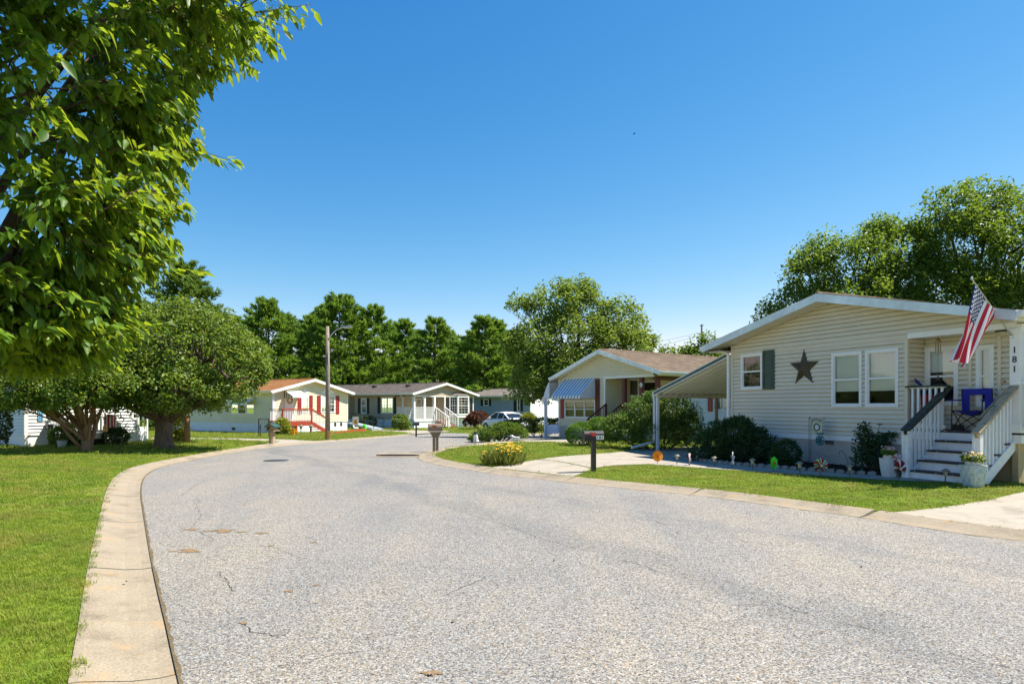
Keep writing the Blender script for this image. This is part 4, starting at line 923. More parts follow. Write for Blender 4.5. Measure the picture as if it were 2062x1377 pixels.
# right long wall
RW = rightM(W); y2 = F2.y(W, 1375)
F2r = lambda px: F2.y(W+.02, px)
rw0, rw1 = F2r(1436), F2r(1475); rz0, rz1 = F2.zz(W, rw0, 827), F2.zz(W, rw0, 785)
siding(RW, PD, L, z0, zB, [(rw0+.01, rw1-.01, rz0+.01, rz1-.01)], .115).build('siding', 'whites', h2)  # sunlight put into this wall's colour: white, not the butter siding
window(h2, RW, rw0, rw1, rz0, rz1, .06, 'white', True, mull=1, back_='curtain_or_room'); shutter(h2, RW, F2r(1425.5), F2r(1434.5), rz0-.03, rz1+.05, 'red')
m = MB(); m.box(W-.12, W-.02, PD, L, -.6, z0); m.build('skirting', 'tanwall', h2)
siding(leftM(L), 0, L-.05, z0, zA, (), .115).build('siding', 'cream2', h2)
m = MB(); m.box(.02, .1, .1, L, -.6, z0); m.build('skirting', 'skirt', h2)
# porch stairs with brown rails
sx0 = F2.x(0, 1221); sx1 = sx0+1.05; SR = 1.1
m = MB(); 
for i in range(4): m.box(sx0, sx1, -SR+.28*i, -SR+.28*i+.3, fl/4*(i+1)-.06, fl/4*(i+1)); 
m.build('step', 'brownw', h2)
def srail(root, x, ya, za, yb_, zb, mat, balmat, bz, n=8, w_=.07):
    m = MB(); m.beam((x, ya, za), (x, yb_, zb), w_, .05); m.box(x-.045, x+.045, ya-.02, ya+.07, 0, za); m.box(x-.045, x+.045, yb_-.09, yb_, 0, zb); Rr = m.build('railing', mat, root)
    for i in range(n):
        t = (i+.6)/n; y = ya+(yb_-ya)*t; q = MB(); q.box(x-.018, x+.018, y-.018, y+.018, bz[0]+(bz[1]-bz[0])*t, za+(zb-za)*t-.02); q.build('baluster', balmat, Rr)
srail(h2, sx0, -SR-.1, F2.zz(sx0, -SR, 843), .0, F2.zz(sx0, 0, 813), 'brownw', 'brownw', (.1, fl))
srail(h2, sx1, -SR-.1, F2.zz(sx0, -SR, 843), .0, F2.zz(sx0, 0, 813), 'brownw', 'brownw', (.1, fl))
rl = rail(h2, [(sx1, .05, fl), (W-.05, .05, fl)], .08, .92, 'brownw', 'brownw', .13, .035, .08); rail(h2, [(W-.05, .1, fl), (W-.05, PD, fl)], .08, .92, 'brownw', 'brownw', .13, .035, .08)
def inH2(n_, l_, c_, g_=None): return thingF(n_, l_, c_, g_, F2)
wr = inH2('wreath', 'small white bow decoration hung on the brown porch post', 'decoration'); x_ = F2.x(-.02, 1290); z_ = F2.zz(x_, 0, 775); m = MB()
for a in range(6): m.tube([(x_, .03, z_), (x_+.09*math.cos(a*1.05), .0, z_+.11*math.sin(a*1.05))], [.015, .03], 5)
m.build('bow', 'white', wr)
# arched carport on the left of the awning house
c2 = inH2('carport', 'pale arched awning carport on slim white posts left of the blue awning', 'carport', 'metal carports')
q = F2.loc(G(1049, 884)); xa = q[0]; ya = max(-.6, min(q[1], 1.0)); CL = 5.5
zlow = F2.zz(xa, ya, 798); zhi = F2.zz(-.05, ya, 769); n = 14; m = MB(); up = [];
for i in range(n+1):
    t = i/n; x_ = xa-.15+(-.05-xa+.15)*t; z_ = zlow+(zhi-zlow)*(.35*t+.65*math.sin(t*math.pi/2))*1.0; up.append((x_, z_))
for (x0_, za), (x1_, zb2) in zip(up[:-1], up[1:]): m.q((x0_, ya, za), (x1_, ya, zb2), (x1_, ya+CL, zb2), (x0_, ya+CL, za)); m.q((x0_, ya, za-.06), (x1_, ya, zb2-.06), (x1_, ya+CL, zb2-.06), (x0_, ya+CL, za-.06))
m.build('arched_roof', 'awnpanel', c2)
m = MB(); poly = [(x_, z_) for x_, z_ in up]+[(-.05, zlow-.05)]; k = 24
m.prism(poly+[( xa-.15, zlow-.05)], ya-.03, ya-.005); m.build('end_panel', 'awnpanel', c2)
m = MB(); 
for i in range(k): x0_ = xa-.15+(-.05-xa+.15)*i/k; x1_ = xa-.15+(-.05-xa+.15)*(i+.6)/k; m.q((x0_, ya-.02, zlow-.05), (x1_, ya-.02, zlow-.05), ((x0_+x1_)/2+.02, ya-.02, zlow-.14), ((x0_+x1_)/2-.02, ya-.02, zlow-.14))
m.build('scalloped_edge', 'awnpanel', c2)
for x_, y_ in ((xa, ya+.05), (F2.x(ya+.05, 1097.5), ya+.05), (xa, ya+CL-.1)): m = MB(); m.tube([(x_, y_, -.3), (x_, y_, zlow)], .05 if x_ == xa else .03, 8); m.build('post', 'gutterw', c2)
m = MB(); m.tube([(xa-.2, ya, zlow-.05), (xa-.2, ya, zlow-.2), (xa-.02, ya-.03, zlow-.5), (xa-.02, ya-.04, .1)], .05, 6); m.build('downspout', 'gutterw', c2)

# ================================================================== yellow house with the red porch
th = R_(57); aw = (math.cos(th), math.sin(th))
def far_house(label, px, py, lpx, rpx, ppx, lpy, rpy, ppy, L, sid, sidL, roof, skirt, d=.35):
    p = G(px, py); Fr = Frame(p, aw, p.z); h = thing('house', label, 'house', (p.x, p.y, p.z), Fr.rz, 'houses along the street')
    xl = Fr.x(-d, lpx); xr = Fr.x(-d, ppx); xe = Fr.x(-d, rpx); zl = Fr.zz(xl, -d, lpy); ze = Fr.zz(xe, -d, rpy); zrd = Fr.zz(xr, -d, ppy); zl = ze = (zl+ze)/2
    W = xe+xl*1.0; W = xe-(-xl); footprint(Fr, W, L)
    gable_roof(h, W, L, xr, zl, ze, zrd, -xl, xe-W, d, roof, rake='white', soff=sid, course=.25)
    zA = zl+(zrd-zl)/(xr-xl)*(-xl)-.2; zB = ze+(zrd-ze)/(xe-xr)*(xe-W)-.2
    return Fr, h, W, xr, zrd-.2, zA, zB
F4, h4, W, xr, zr, zA, zB = far_house('pale yellow house with rust roof, red shutters and a red stained front porch', 551, 872, 548, 713, 635, 786, 790, 762.5, 14, 'yellow', 'yellow', 'roof_rust', 'skirtw')
L = 14; X4 = lambda px, y=0: F4.x(y, px); Z4 = lambda px, py, y=0: F4.zz(F4.x(y, px), y, py)
z0 = Z4(690, 849); wl = [(X4(606.5), X4(620.5), Z4(613, 831), Z4(613, 796)), (X4(645.5), X4(674), Z4(660, 831), Z4(660, 796.5))]
dx0, dx1 = X4(574), X4(592); fl = Z4(583, 853, -.0); dz1 = Z4(583, 797)
siding(FRONT, .05, W-.05, z0, 0, [(a+.02, b-.02, c+.02, e_-.02) for a, b, c, e_ in wl]+[(dx0, dx1, fl, dz1)], .11, (xr, zr, zA, zB)).build('siding', 'yellow', h4)
m = MB(); m.box(0, W, 0, .08, -.6, z0); m.box(0, .08, .08, L, -.6, z0); m.build('skirting', 'skirtw', h4)
m = MB(); m.box(-.05, .05, -.04, .05, z0-.5, zA); m.box(W-.05, W+.04, -.04, .05, z0, zB); m.build('corner_trim', 'white', h4)
window(h4, FRONT, *wl[0], .07, 'white', True, 2, 2, .75, 'curtain_or_room'); window(h4, FRONT, *wl[1], .07, 'white', True, 2, 2, .75, 'curtain_or_room', mull=1)
for a, b in ((599, 606.2), (622.5, 629), (638, 645.2), (676, 682.5)): shutter(h4, FRONT, X4(a), X4(b), Z4(a, 833.5), Z4(a, 796.5), 'red')
for (a, b, c, e_, t) in ((607, 620.5, 611, 616.5, 783), (645.5, 674, 653, 667, 784.5)):
    zb_ = Z4(a, 792.5); zt_ = Z4(a, t); m = MB(); m.prism([(X4(a), zb_), (X4(b), zb_), (X4(e_), zt_), (X4(c), zt_)], -.03, .0); tr = m.build('transom', 'white', h4)
    i_ = .06; m = MB(); m.prism([(X4(a)+i_*1.6, zb_+i_), (X4(b)-i_*1.6, zb_+i_), (X4(e_)-i_*.3, zt_-i_), (X4(c)+i_*.3, zt_-i_)], -.036, -.03); m.build('pane', 'blind', tr)
m = MB(); m.box(dx0, dx1, -.02, .02, fl, dz1); dd = m.build('door', 'white', h4); m = MB(); m.box(dx0+.1, dx1-.1, -.03, -.02, fl+.3, dz1-.15); m.build('storm_glass', 'blind', dd)
wr = thingF('wreath', 'round dried wreath on the white front door of the yellow house', 'wreath', Fr=F4); xw = (dx0+dx1)/2; zw = Z4(583, 806); m = MB()
m.tube([(xw+.2*math.cos(a), -.06, zw+.2*math.sin(a)) for a in np.linspace(0, 2*math.pi, 17)], .045, 6); m.build('ring', 'brass', wr)
# striped awning over the door
a0, a1 = X4(572), X4(604); az = Z4(573, 785); ad = .95; m = MB(); m2 = MB(); n = 16
for i in range(n):
    t0, t1 = i/n, (i+1)/n; k = (m, m2)[i % 2]; x0_, x1_ = a0+(a1-a0)*t0, a0+(a1-a0)*t1; zd = az-.42
    k.q((x0_, -.01, az), (x1_, -.01, az), (x1_, -ad, zd), (x0_, -ad, zd)); k.q((x0_, -ad, zd), (x1_, -ad, zd), (x1_, -ad, zd-.13), (x0_, -ad, zd-.13))
A_ = m.build('door_awning', 'awnwhite', h4); m2.build('awning_stripe', 'whites', A_)
m = MB(); m2 = MB(); n = 8
for i in range(n): y0_, y1_ = -ad*i/n, -ad*(i+1)/n; k = (m, m2)[i % 2]; k.q((a0, y0_, az-.42*i/n), (a0, y1_, az-.42*(i+1)/n), (a0, y1_, az-.58), (a0, y0_, az-.58))
m.build('awning_side', 'darkg', A_); m2.build('awning_side', 'cream2', A_)
# porch deck in red stained wood
PDk = 1.5; X4p = lambda px: F4.x(-PDk, px); k0, k1 = X4p(569), X4p(628); fl2 = F4.zz(k0, -PDk, 850)
m = MB(); m.box(k0, k1, -PDk, -.02, fl2-.06, fl2); m.box(k0, k1, -PDk-.03, -PDk, fl2-.28, fl2-.06); m.box(k0-.03, k0, -PDk, 0, fl2-.28, fl2-.06); dk = m.build('porch_deck', 'redwood', h4)
for px in (570, 598, 627): x_ = X4p(px); m = MB(); m.box(x_-.05, x_+.05, -PDk, -PDk+.1, -.2, fl2-.06); m.build('deck_post', 'redwood', h4)
zr_ = F4.zz(k0, -PDk, 824)-fl2
rail(h4, [(k0+.04, -PDk, fl2), (k1, -PDk, fl2)], .06, zr_, 'redwood', 'whitewood', .13, .035, .12, toprail_h=.09); rail(h4, [(k0+.04, -.1, fl2), (k0+.04, -PDk, fl2)], .06, zr_, 'redwood', 'whitewood', .13, .035, .12)
for px in (569.5, 627.5): x_ = X4p(px); m = MB(); m.box(x_-.05, x_+.05, -PDk-.05, -PDk+.05, fl2-.28, fl2+zr_); m.build('newel_post', 'redwood', h4)
e1 = X4p(659); SL = (e1-k1); n = 11
m = MB(); m.beam((k1, -PDk, fl2+zr_), (e1, -PDk, zr_+.1), .12, .09, up=(0, 0, 1)); m.box(e1-.05, e1+.05, -PDk-.05, -PDk+.05, -.2, zr_+.1); Rr = m.build('railing', 'redwood', h4)
for i in range(n): t = (i+.5)/n; x_ = k1+SL*t; q = MB(); q.box(x_-.018, x_+.018, -PDk-.02, -PDk+.02, fl2*(1-t)+.0, fl2*(1-t)+zr_-.02); q.build('baluster', 'whitewood', Rr)
m = MB(); m.beam((k1, -PDk, fl2-.12), (e1, -PDk, .0), .05, .26); ST = m.build('stringer', 'redwood', h4)
for i in range(5): x_ = k1+SL*i/5; z_ = fl2*(1-(i+.6)/5); m = MB(); m.box(x_, x_+SL/5+.03, -PDk, -.5, z_-.04, z_); m.build('tread', 'redwood', ST)
# left long wall with its own awning and windows
LW = leftM(L); F4l = lambda px: L-F4.y(-.02, px)
ll = (F4l(463), F4l(512)); lz0, lz1 = F4.zz(0, F4.y(0, 487), 834), F4.zz(0, F4.y(0, 487), 812)
siding(LW, 0, L-.05, z0, zA, [(ll[0]+.02, ll[1]-.02, lz0+.02, lz1-.02)], .11).build('siding', 'yellow', h4)
window(h4, LW, ll[0], ll[1], lz0, lz1, .06, 'white', True, mull=2, back_='curtaind')
m = MB(LW); m2 = MB(LW)
for i in range(14): x0_ = ll[0]-.1+(ll[1]-ll[0]+.3)*i/14; x1_ = ll[0]-.1+(ll[1]-ll[0]+.3)*(i+1)/14; k = (m, m2)[i % 2]; k.q((x0_, -.02, lz1+.45), (x1_, -.02, lz1+.45), (x1_, -.75, lz1+.0), (x0_, -.75, lz1)); k.q((x0_, -.75, lz1), (x1_, -.75, lz1), (x1_, -.75, lz1-.12), (x0_, -.75, lz1-.12))
A_ = m.build('window_awning', 'awnwhite', h4); m2.build('awning_stripe', 'whites', A_)
m = MB(LW); vx = F4l(470); vz = F4.zz(0, F4.y(0, 470), 863); m.box(vx-.2, vx+.2, -.02, .0, vz-.1, vz+.1); m.build('vent', 'black', h4)
m = MB(); m.tube([(-.12, -.06, zA-.1), (-.12, -.06, .25), (-.35, -.5, .05)], .05, 6); m.build('downspout', 'gutterw', h4)
# red timber bed edging, solar lamps, shepherd hooks in front
bd = thingF('timber_edging', 'red stained timber edging around the gravel bed of the yellow house', 'garden edging', Fr=F4); pts = [F4.loc(G(*q)) for q in ((556, 877), (588, 879), (690, 872), (737, 867.5))]
for a, b in zip(pts[:-1], pts[1:]): m = MB(); m.beam((a[0], a[1], .06), (b[0], b[1], .06), .1, .16); m.build('timber', 'redwood', bd)

# ================================================================== taupe house with white porch
F3, h3, W, xr, zr, zA, zB = far_house('taupe house with white corner porch, bay window and black shutters', 834, 862.5, 832, 964.5, 900, 790.5, 794.5, 770.5, 15, 'taupe', 'taupe', 'roof_grey', 'skirtw')
L = 15; X3 = lambda px, y=0: F3.x(y, px); Z3 = lambda px, py, y=0: F3.zz(F3.x(y, px), y, py)
z0 = Z3(840, 845); xP = X3(895.5); zP = Z3(860, 798); PD = 2.2; fl = z0-.05
b0, b1, bz0, bz1 = X3(904.5), X3(945), Z3(925, 835), Z3(925, 798)
siding(FRONT, .02, W-.05, z0, 0, [(-1, xP, -1, zP), (b0, b1, bz0, bz1)], .11, (xr, zr, zA, zB)).build('siding', 'taupe', h3)
m = MB(); m.box(xP, W, 0, .08, -.6, z0); m.box(0, xP, .0, .06, -.6, fl-.1); m.box(0, .06, .06, L, -.6, z0); m.build('skirting', 'skirtw', h3)
m = MB(); m.box(0, xP+.05, -.045, .05, zP-.02, zP+.06); m.box(xP-.08, xP+.05, -.05, .04, fl, zP-.02); m.box(W-.06, W+.05, -.05, .05, z0-.4, zB); m.build('white_trim', 'white', h3)
siding(wallM((0, PD), (1, 0), (0, 1)), 0, xP, fl, zP, (), .11).build('porch_siding', 'taupe', h3); siding(wallM((xP, PD), (0, -1), (-1, 0)), 0, PD, fl, zP, (), .11).build('porch_siding', 'taupe', h3)
m = MB(); m.box(0, xP, -.05, PD, fl-.1, fl); m.build('porch_floor', 'skirtw', h3); m = MB(); m.q((0, 0, zP), (xP, 0, zP), (xP, PD, zP), (0, PD, zP)); m.build('porch_ceiling', 'white', h3)
for px in (834.5, 855.5, 875.5): x_ = X3(px); m = MB(); m.box(x_-.1, x_+.1, -.03, .17, fl, zP); m.build('porch_post', 'white', h3)
BACK = wallM((0, PD), (1, 0), (0, 1)); x_ = X3(842, PD); window(h3, BACK, max(.25, x_-.35), max(.25, x_-.35)+.8, fl+.8, fl+1.95, .08, 'white', True, 2, 2)
q = max(.25, x_-.35); shutter(h3, BACK, q+.84, q+1.2, fl+.78, fl+1.97, 'black')
x_ = X3(867, PD); m = MB(BACK); m.box(x_-.4, x_+.4, -.05, -.018, fl, fl+2.0); dd = m.build('door', 'white', h3); m = MB(BACK); m.box(x_+.4, x_+.46, -.06, -.018, fl, fl+2.05); m.box(x_-.46, x_-.4, -.06, -.018, fl, fl+2.05); m.build('door_frame', 'taupe', dd)
wr = thingF('wreath', 'small green wreath on the white door of the taupe house', 'wreath', Fr=F3); m = MB(); m.tube([(x_+.14*math.cos(a), PD-.08, fl+1.5+.14*math.sin(a)) for a in np.linspace(0, 2*math.pi, 13)], .05, 5); m.build('ring', 'l_dark', wr)
zr_ = Z3(840, 820)-fl
rail(h3, [(X3(835), -.0, fl), (X3(875.5), -.0, fl)], .08, zr_, 'white', 'white', .14, .045, .08); rail(h3, [(.03, .1, fl), (.03, PD, fl)], .08, zr_, 'white', 'white', .14, .045, .08)
sx = X3(877); sx1 = X3(896); SR = 1.5
m = MB(); 
for i in range(5): m.box(sx, sx1, -SR+.3*i, -SR+.3*i+.32, fl/5*(i+1)-.05, fl/5*(i+1))
m.build('step', 'redwood', h3)
for x_ in (sx, sx1): srail(h3, x_, -SR, .95, -.02, fl+zr_, 'white', 'white', (.1, fl), 8, .08)
# bay window: three faces
bd_ = .45; bm = (b1-b0)*.24
faces = [((b0, 0), (b0+bm, -bd_)), ((b0+bm, -bd_), (b1-bm, -bd_)), ((b1-bm, -bd_), (b1, 0))]
m = MB(); pl = [(b0, 0), (b0+bm, -bd_), (b1-bm, -bd_), (b1, 0)]
for za, zb_ in ((bz0-.25, bz0), (bz1, bz1+.08)): m.add([(x_, y_, za) for x_, y_ in pl]+[(x_, y_, zb_) for x_, y_ in pl], [(0, 1, 2, 3), (7, 6, 5, 4), (0, 4, 5, 1), (1, 5, 6, 2), (2, 6, 7, 3)])
BY = m.build('bay_frame', 'white', h3)
m = MB(); tp = (b0+b1)/2; m.add([(b0-.08, 0, bz1+.08), (b0+bm, -bd_-.08, bz1+.08), (b1-bm, -bd_-.08, bz1+.08), (b1+.08, 0, bz1+.08), (b0+bm+.2, 0, bz1+.42), (b1-bm-.2, 0, bz1+.42)], [(0, 1, 4), (1, 2, 5, 4), (2, 3, 5)]); m.build('bay_roof', 'roof_grey', h3)
for (p_, q_) in faces:
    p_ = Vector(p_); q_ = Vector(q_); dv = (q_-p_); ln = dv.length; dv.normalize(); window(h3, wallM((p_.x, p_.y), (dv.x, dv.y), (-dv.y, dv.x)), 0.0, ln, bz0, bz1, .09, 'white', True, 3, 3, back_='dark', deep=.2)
for a, b in ((897.5, 904), (946, 950.5)): shutter(h3, FRONT, X3(a), X3(b), bz0-.0, bz1-.1, 'black', True)
# long wall
LW = leftM(L); F3l = lambda px: L-F3.y(-.02, px); zz3 = lambda px, py: F3.zz(0, F3.y(0, px), py)
lw = [(F3l(727), F3l(738.5), zz3(733, 833), zz3(733, 801.5)), (F3l(767), F3l(792), zz3(780, 832.5), zz3(780, 799.5))]
siding(LW, 0, L-PD, z0, zA, [(a+.02, b-.02, c+.02, e_-.02) for a, b, c, e_ in lw], .11).build('siding', 'taupe', h3)
window(h3, LW, *lw[0], .1, 'white', True, 2, 2, back_='curtaind'); window(h3, LW, *lw[1], .1, 'white', True, 2, 2, mull=1, back_='curtaind')
for a, b, k in ((721, 726.5, 0), (739, 743.5, 0), (760.5, 766.5, 1), (792.5, 798, 1)): shutter(h3, LW, F3l(a), F3l(b), lw[k][2], lw[k][3], 'black', True)
x_ = F3l(709); m = MB(LW); m.box(x_-.35, x_+.35, -.03, .0, z0, z0+2.0); m.build('side_door', 'boxbrown', h3)
m = MB(LW); x_ = F3l(812); m.tube([(x_-.2, -.3, zA-.02), (x_, -.07, zA-.35), (x_, -.07, .2)], .05, 6); m.build('downspout', 'gutterw', h3)
for px in (752, 820): y_ = F3.y(xr*.5, px); m = MB(); z_ = zA+.2+(zr-zA)*.5; m.box(xr*.55, xr*.55+.25, y_, y_+.4, z_, z_+.28); m.build('roof_vent', 'darkg', h3)
# ramp railing with a garden banner
rp = thingF('ramp', 'low grey access ramp with black pipe railing beside the taupe house', 'ramp', Fr=F3); a = F3.loc(G(708, 862)); b = F3.loc(G(762, 866)); m = MB(); m.beam((a[0], a[1], .45), (b[0], b[1], .06), 1.0, .1); m.build('ramp_deck', 'alum', rp)
m = MB()
for off_ in (-.5, .5):
    P_ = [(a[0], a[1]+off_, .45+.9), (b[0], b[1]+off_, .06+.9), (b[0]+.2, b[1]+off_, .75), (b[0], b[1]+off_, .55), (a[0], a[1]+off_, .45+.45)]; m.tube(P_, .025, 5)
    for t in (0, .33, .66, 1): x_ = a[0]+(b[0]-a[0])*t; y_ = a[1]+(b[1]-a[1])*t+off_; z_ = .45*(1-t); m.tube([(x_, y_, z_), (x_, y_, z_+.92)], .025, 5)
m.build('pipe_railing', 'black', rp)

# ================================================================== grey blue house and far left pale house
F5, h5, W, xr, zr, zA, zB = far_house('grey blue house with black shutters beyond the white car, its sunlit end wall coloured white', 1068, 855.3, 1066, 1150, 1105, 796, 797.5, 781.5, 15, 'greyb', 'greyb', 'roof_lt', 'skirtw')
L = 15; z0 = .55; LW = leftM(L); F5l = lambda px: L-F5.y(-.02, px); z5 = lambda px, py: F5.zz(0, F5.y(0, px), py)
siding(FRONT, .05, W-.05, z0, 0, (), .11, (xr, zr, zA, zB)).build('siding', 'whites', h5)  # sunlight on this end put into its colour, white instead of grey blue
lw = [(F5l(973.5), F5l(984), z5(980, 817), z5(980, 803.5)), (F5l(1010), F5l(1024.5), z5(1017, 805), z5(1017, 800)), (F5l(1041), F5l(1047.5), z5(1044, 828), z5(1044, 803))]
siding(LW, 0, L-.05, z0, zA, [(a+.02, b-.02, c+.02, e_-.02) for a, b, c, e_ in lw], .11).build('siding', 'greyb', h5)
m = MB(); m.box(0, W, 0, .08, -.6, z0); m.box(0, .08, .08, L, -.6, z0); m.build('skirting', 'skirtw', h5)
m = MB(); m.box(-.06, .05, -.05, .06, 0, zA); m.build('corner_trim', 'white', h5)
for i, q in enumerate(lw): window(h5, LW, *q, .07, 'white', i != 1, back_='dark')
for a, b, k in ((968, 973, 0), (984.5, 989, 0), (1034.5, 1040.5, 2), (1048, 1053, 2)): shutter(h5, LW, F5l(a), F5l(b), lw[k][2], lw[k][3], 'black')
for px in (968,): y_ = F5.y(xr*.5, px); m = MB(); z_ = zA+.2+(zr-zA)*.6; m.box(xr*.6, xr*.6+.25, y_, y_+.4, z_, z_+.28); m.build('roof_vent', 'darkg', h5)

th6 = R_(57); p = G(51, 899); F6 = Frame(p, aw, p.z)
h6 = thing('house', 'pale mobile home, long wall coloured blue for shade, with white railed porch half hidden behind the small tree', 'house', (p.x, p.y, p.z), F6.rz, 'houses along the street')
W = F6.x(0, 278); L = 13; footprint(F6, W, L); zl = 2.95; zrd = 3.6; xr = W/2
gable_roof(h6, W, L, xr, zl, zl, zrd, .25, .25, .3, 'roof_lt', rake='white', soff='whites', course=.25)
zA = zB = zl+.65/(xr+.25)*.25-.2; z0 = F6.zz(0, 0, 878); X6 = lambda px, y=0: F6.x(y, px); Z6 = lambda px, py, y=0: F6.zz(F6.x(y, px), y, py)
wn = (X6(86), X6(107), Z6(96, 847), Z6(96, 818)); wn2 = (X6(265), X6(277), Z6(270, 845), Z6(270, 820)); dx0, dx1 = X6(190), X6(212); fl = Z6(180, 866)
siding(FRONT, .05, W-.05, z0, 0, [tuple(v+(.02, -.02, .02, -.02)[i] for i, v in enumerate(wn)), tuple(v+(.02, -.02, .02, -.02)[i] for i, v in enumerate(wn2))], .12, (xr, zrd-.2, zA, zB)).build('siding', 'whites', h6)
siding(leftM(L), 0, L-.05, z0, zA, (), .12).build('siding', 'pale', h6)  # shade of this wall painted in: bluer siding than the sunlit end
m = MB(); m.box(0, W, 0, .08, -.6, z0); m.box(0, .08, .08, L, -.6, z0); m.build('skirting', 'skirtw', h6); m = MB(); m.box(-.05, .06, -.05, .06, z0-.5, zA); m.box(W-.06, W+.03, -.05, .05, 0, zB); m.build('corner_trim', 'white', h6)
window(h6, FRONT, *wn, .07, 'white', True); window(h6, FRONT, *wn2, .05, 'white', True)
for a, b in ((75.5, 85.5), (107.5, 117.5)): shutter(h6, FRONT, X6(a), X6(b), wn[2], wn[3], 'awnblue')
m = MB(); m.box(dx0, dx1, -.04, .0, fl, fl+2.0); m.build('door', 'white', h6)
m = MB(); m.box(wn[0]+.05, wn[1]+.1, -.3, -.06, wn[2]-.32, wn[2]-.12); m.build('window_box', 'darkg', h6)
PDk = 1.5; k0, k1 = F6.x(-PDk, 138), F6.x(-PDk, 214); fl = F6.zz(k0, -PDk, 873); m = MB(); m.box(k0, k1, -PDk, -.02, fl-.22, fl); m.build('porch_deck', 'whitewood', h6)
m = MB(); m.box(k0, k1, -PDk+.1, -PDk+.14, -.3, fl-.2); m.build('porch_skirting', 'black', h6)
zr_ = F6.zz(k0, -PDk, 841)-fl
rail(h6, [(k0, -PDk, fl), (k1, -PDk, fl)], .06, zr_, 'white', 'white', .12, .045, .09); rail(h6, [(k0, -PDk, fl), (k0, -.05, fl)], .06, zr_, 'white', 'white', .12, .045, .09)
e1 = F6.x(-PDk, 240); n = 9; m = MB(); m.beam((k1, -PDk, fl+zr_), (e1, -PDk, .8), .09, .06); m.box(e1-.05, e1+.05, -PDk-.05, -PDk+.05, -.1, .85); Rr = m.build('railing', 'white', h6)
for i in range(n): t = (i+.5)/n; x_ = k1+(e1-k1)*t; q = MB(); q.box(x_-.022, x_+.022, -PDk-.02, -PDk+.02, fl*(1-t)-.1, fl*(1-t)+zr_*(1-t)+.8*t-.02); q.build('baluster', 'white', Rr)
fg = thingF('small_flag', 'small faded striped flag leaning on the far left porch rail', 'flag', Fr=F6); x_ = F6.x(-PDk-.05, 222); z_ = F6.zz(x_, -PDk, 846); m = MB(); m.v = [(x_-.22+.44*i/8, -PDk-.1+.03*math.sin(i), z_-.25+.5*j/7-.05*i/8) for i in range(9) for j in range(8)]
for i in range(8):
    for j in range(7): m.f.append((i*8+j, i*8+j+1, i*8+j+9, i*8+j+8)); m.mi.append((i % 2))
m.build('cloth', ['fred', 'fwhite'], fg); m = MB(); m.tube([(x_-.22, -PDk-.08, z_-.3), (x_-.22, -PDk-.1, z_+.3)], .012, 5); m.build('stick', 'post_w', fg)

# ================================================================== vegetation helpers
def unit(v): return v/np.maximum(np.linalg.norm(v, axis=-1, keepdims=True), 1e-9)
def leaves(P, A, Nn, ln, wd, fold=.25):
    """folded diamond leaves: P base, A axis, Nn normal"""
    A = unit(A); S = unit(np.cross(A, Nn)); Nn = np.cross(S, A); n = len(P)
    ln = np.broadcast_to(np.asarray(ln, float).reshape(-1, 1), (n, 1)); wd = np.broadcast_to(np.asarray(wd, float).reshape(-1, 1), (n, 1))
    tip = P+A*ln-Nn*ln*.12; mid = P+A*ln*.45; a = mid+S*wd*.5+Nn*wd*fold; b = mid-S*wd*.5+Nn*wd*fold
    V = np.stack([P, a, tip, b], 1).reshape(-1, 3); k = np.arange(n)[:, None]*4
    F = np.concatenate([k+[0, 1, 2], k+[0, 2, 3]], 0); return V, F
def clumped(centers, rad, per, droop=.25, out_from=None, ln=.1, wd=.055, flat=1.0):
    C = np.repeat(centers, per, 0); n = len(C); R = np.repeat(np.broadcast_to(rad, (len(centers),)), per)[:, None]
    off = rng.normal(0, 1, (n, 3)); off *= np.minimum(1, 1.55/np.maximum(np.linalg.norm(off, axis=1, keepdims=True), 1e-6)); off[:, 2] *= flat; P = C+off*R*.5
    A = rng.normal(0, 1, (n, 3)); A[:, 2] = A[:, 2]*.6-droop
    if out_from is not None: A += .8*unit(P-out_from)
    Nn = rng.normal(0, .55, (n, 3)); Nn[:, 2] += 1
    s = rng.uniform(.7, 1.25, n); return leaves(P, A, Nn, ln*s, wd*s)
def lobe_points(lobes, dens, lo=.72):
    out = []
    for (cx, cy, cz, rx, ry, rz) in lobes:
        n = int(dens*(rx*ry+ry*rz+rx*rz)); d_ = unit(rng.normal(0, 1, (n, 3))); r = rng.uniform(lo, 1.02, (n, 1))
        p = np.array([cx, cy, cz])+d_*r*np.array([rx, ry, rz]); keep = np.ones(n, bool)
        for (ax, ay, az, bx, by, bz) in lobes:
            if (ax, ay, az) == (cx, cy, cz): continue
            q = (p-np.array([ax, ay, az]))/np.array([bx, by, bz]); keep &= (q**2).sum(1) > .38
        out.append(p[keep])
    return np.vstack(out)
def limb(m, p0, p1, r0, r1, n=5, bend=.12, sides=6):
    p0 = Vector(p0); p1 = Vector(p1); L_ = (p1-p0).length; pts = []; off = Vector((random.uniform(-1, 1), random.uniform(-1, 1), random.uniform(-.6, .2)))*L_*bend
    for i in range(n+1): t = i/n; pts.append(p0.lerp(p1, t)+off*math.sin(math.pi*t)*(1-.3*t))
    m.tube(pts, [r0+(r1-r0)*(i/n)**.8 for i in range(n+1)], sides); return pts
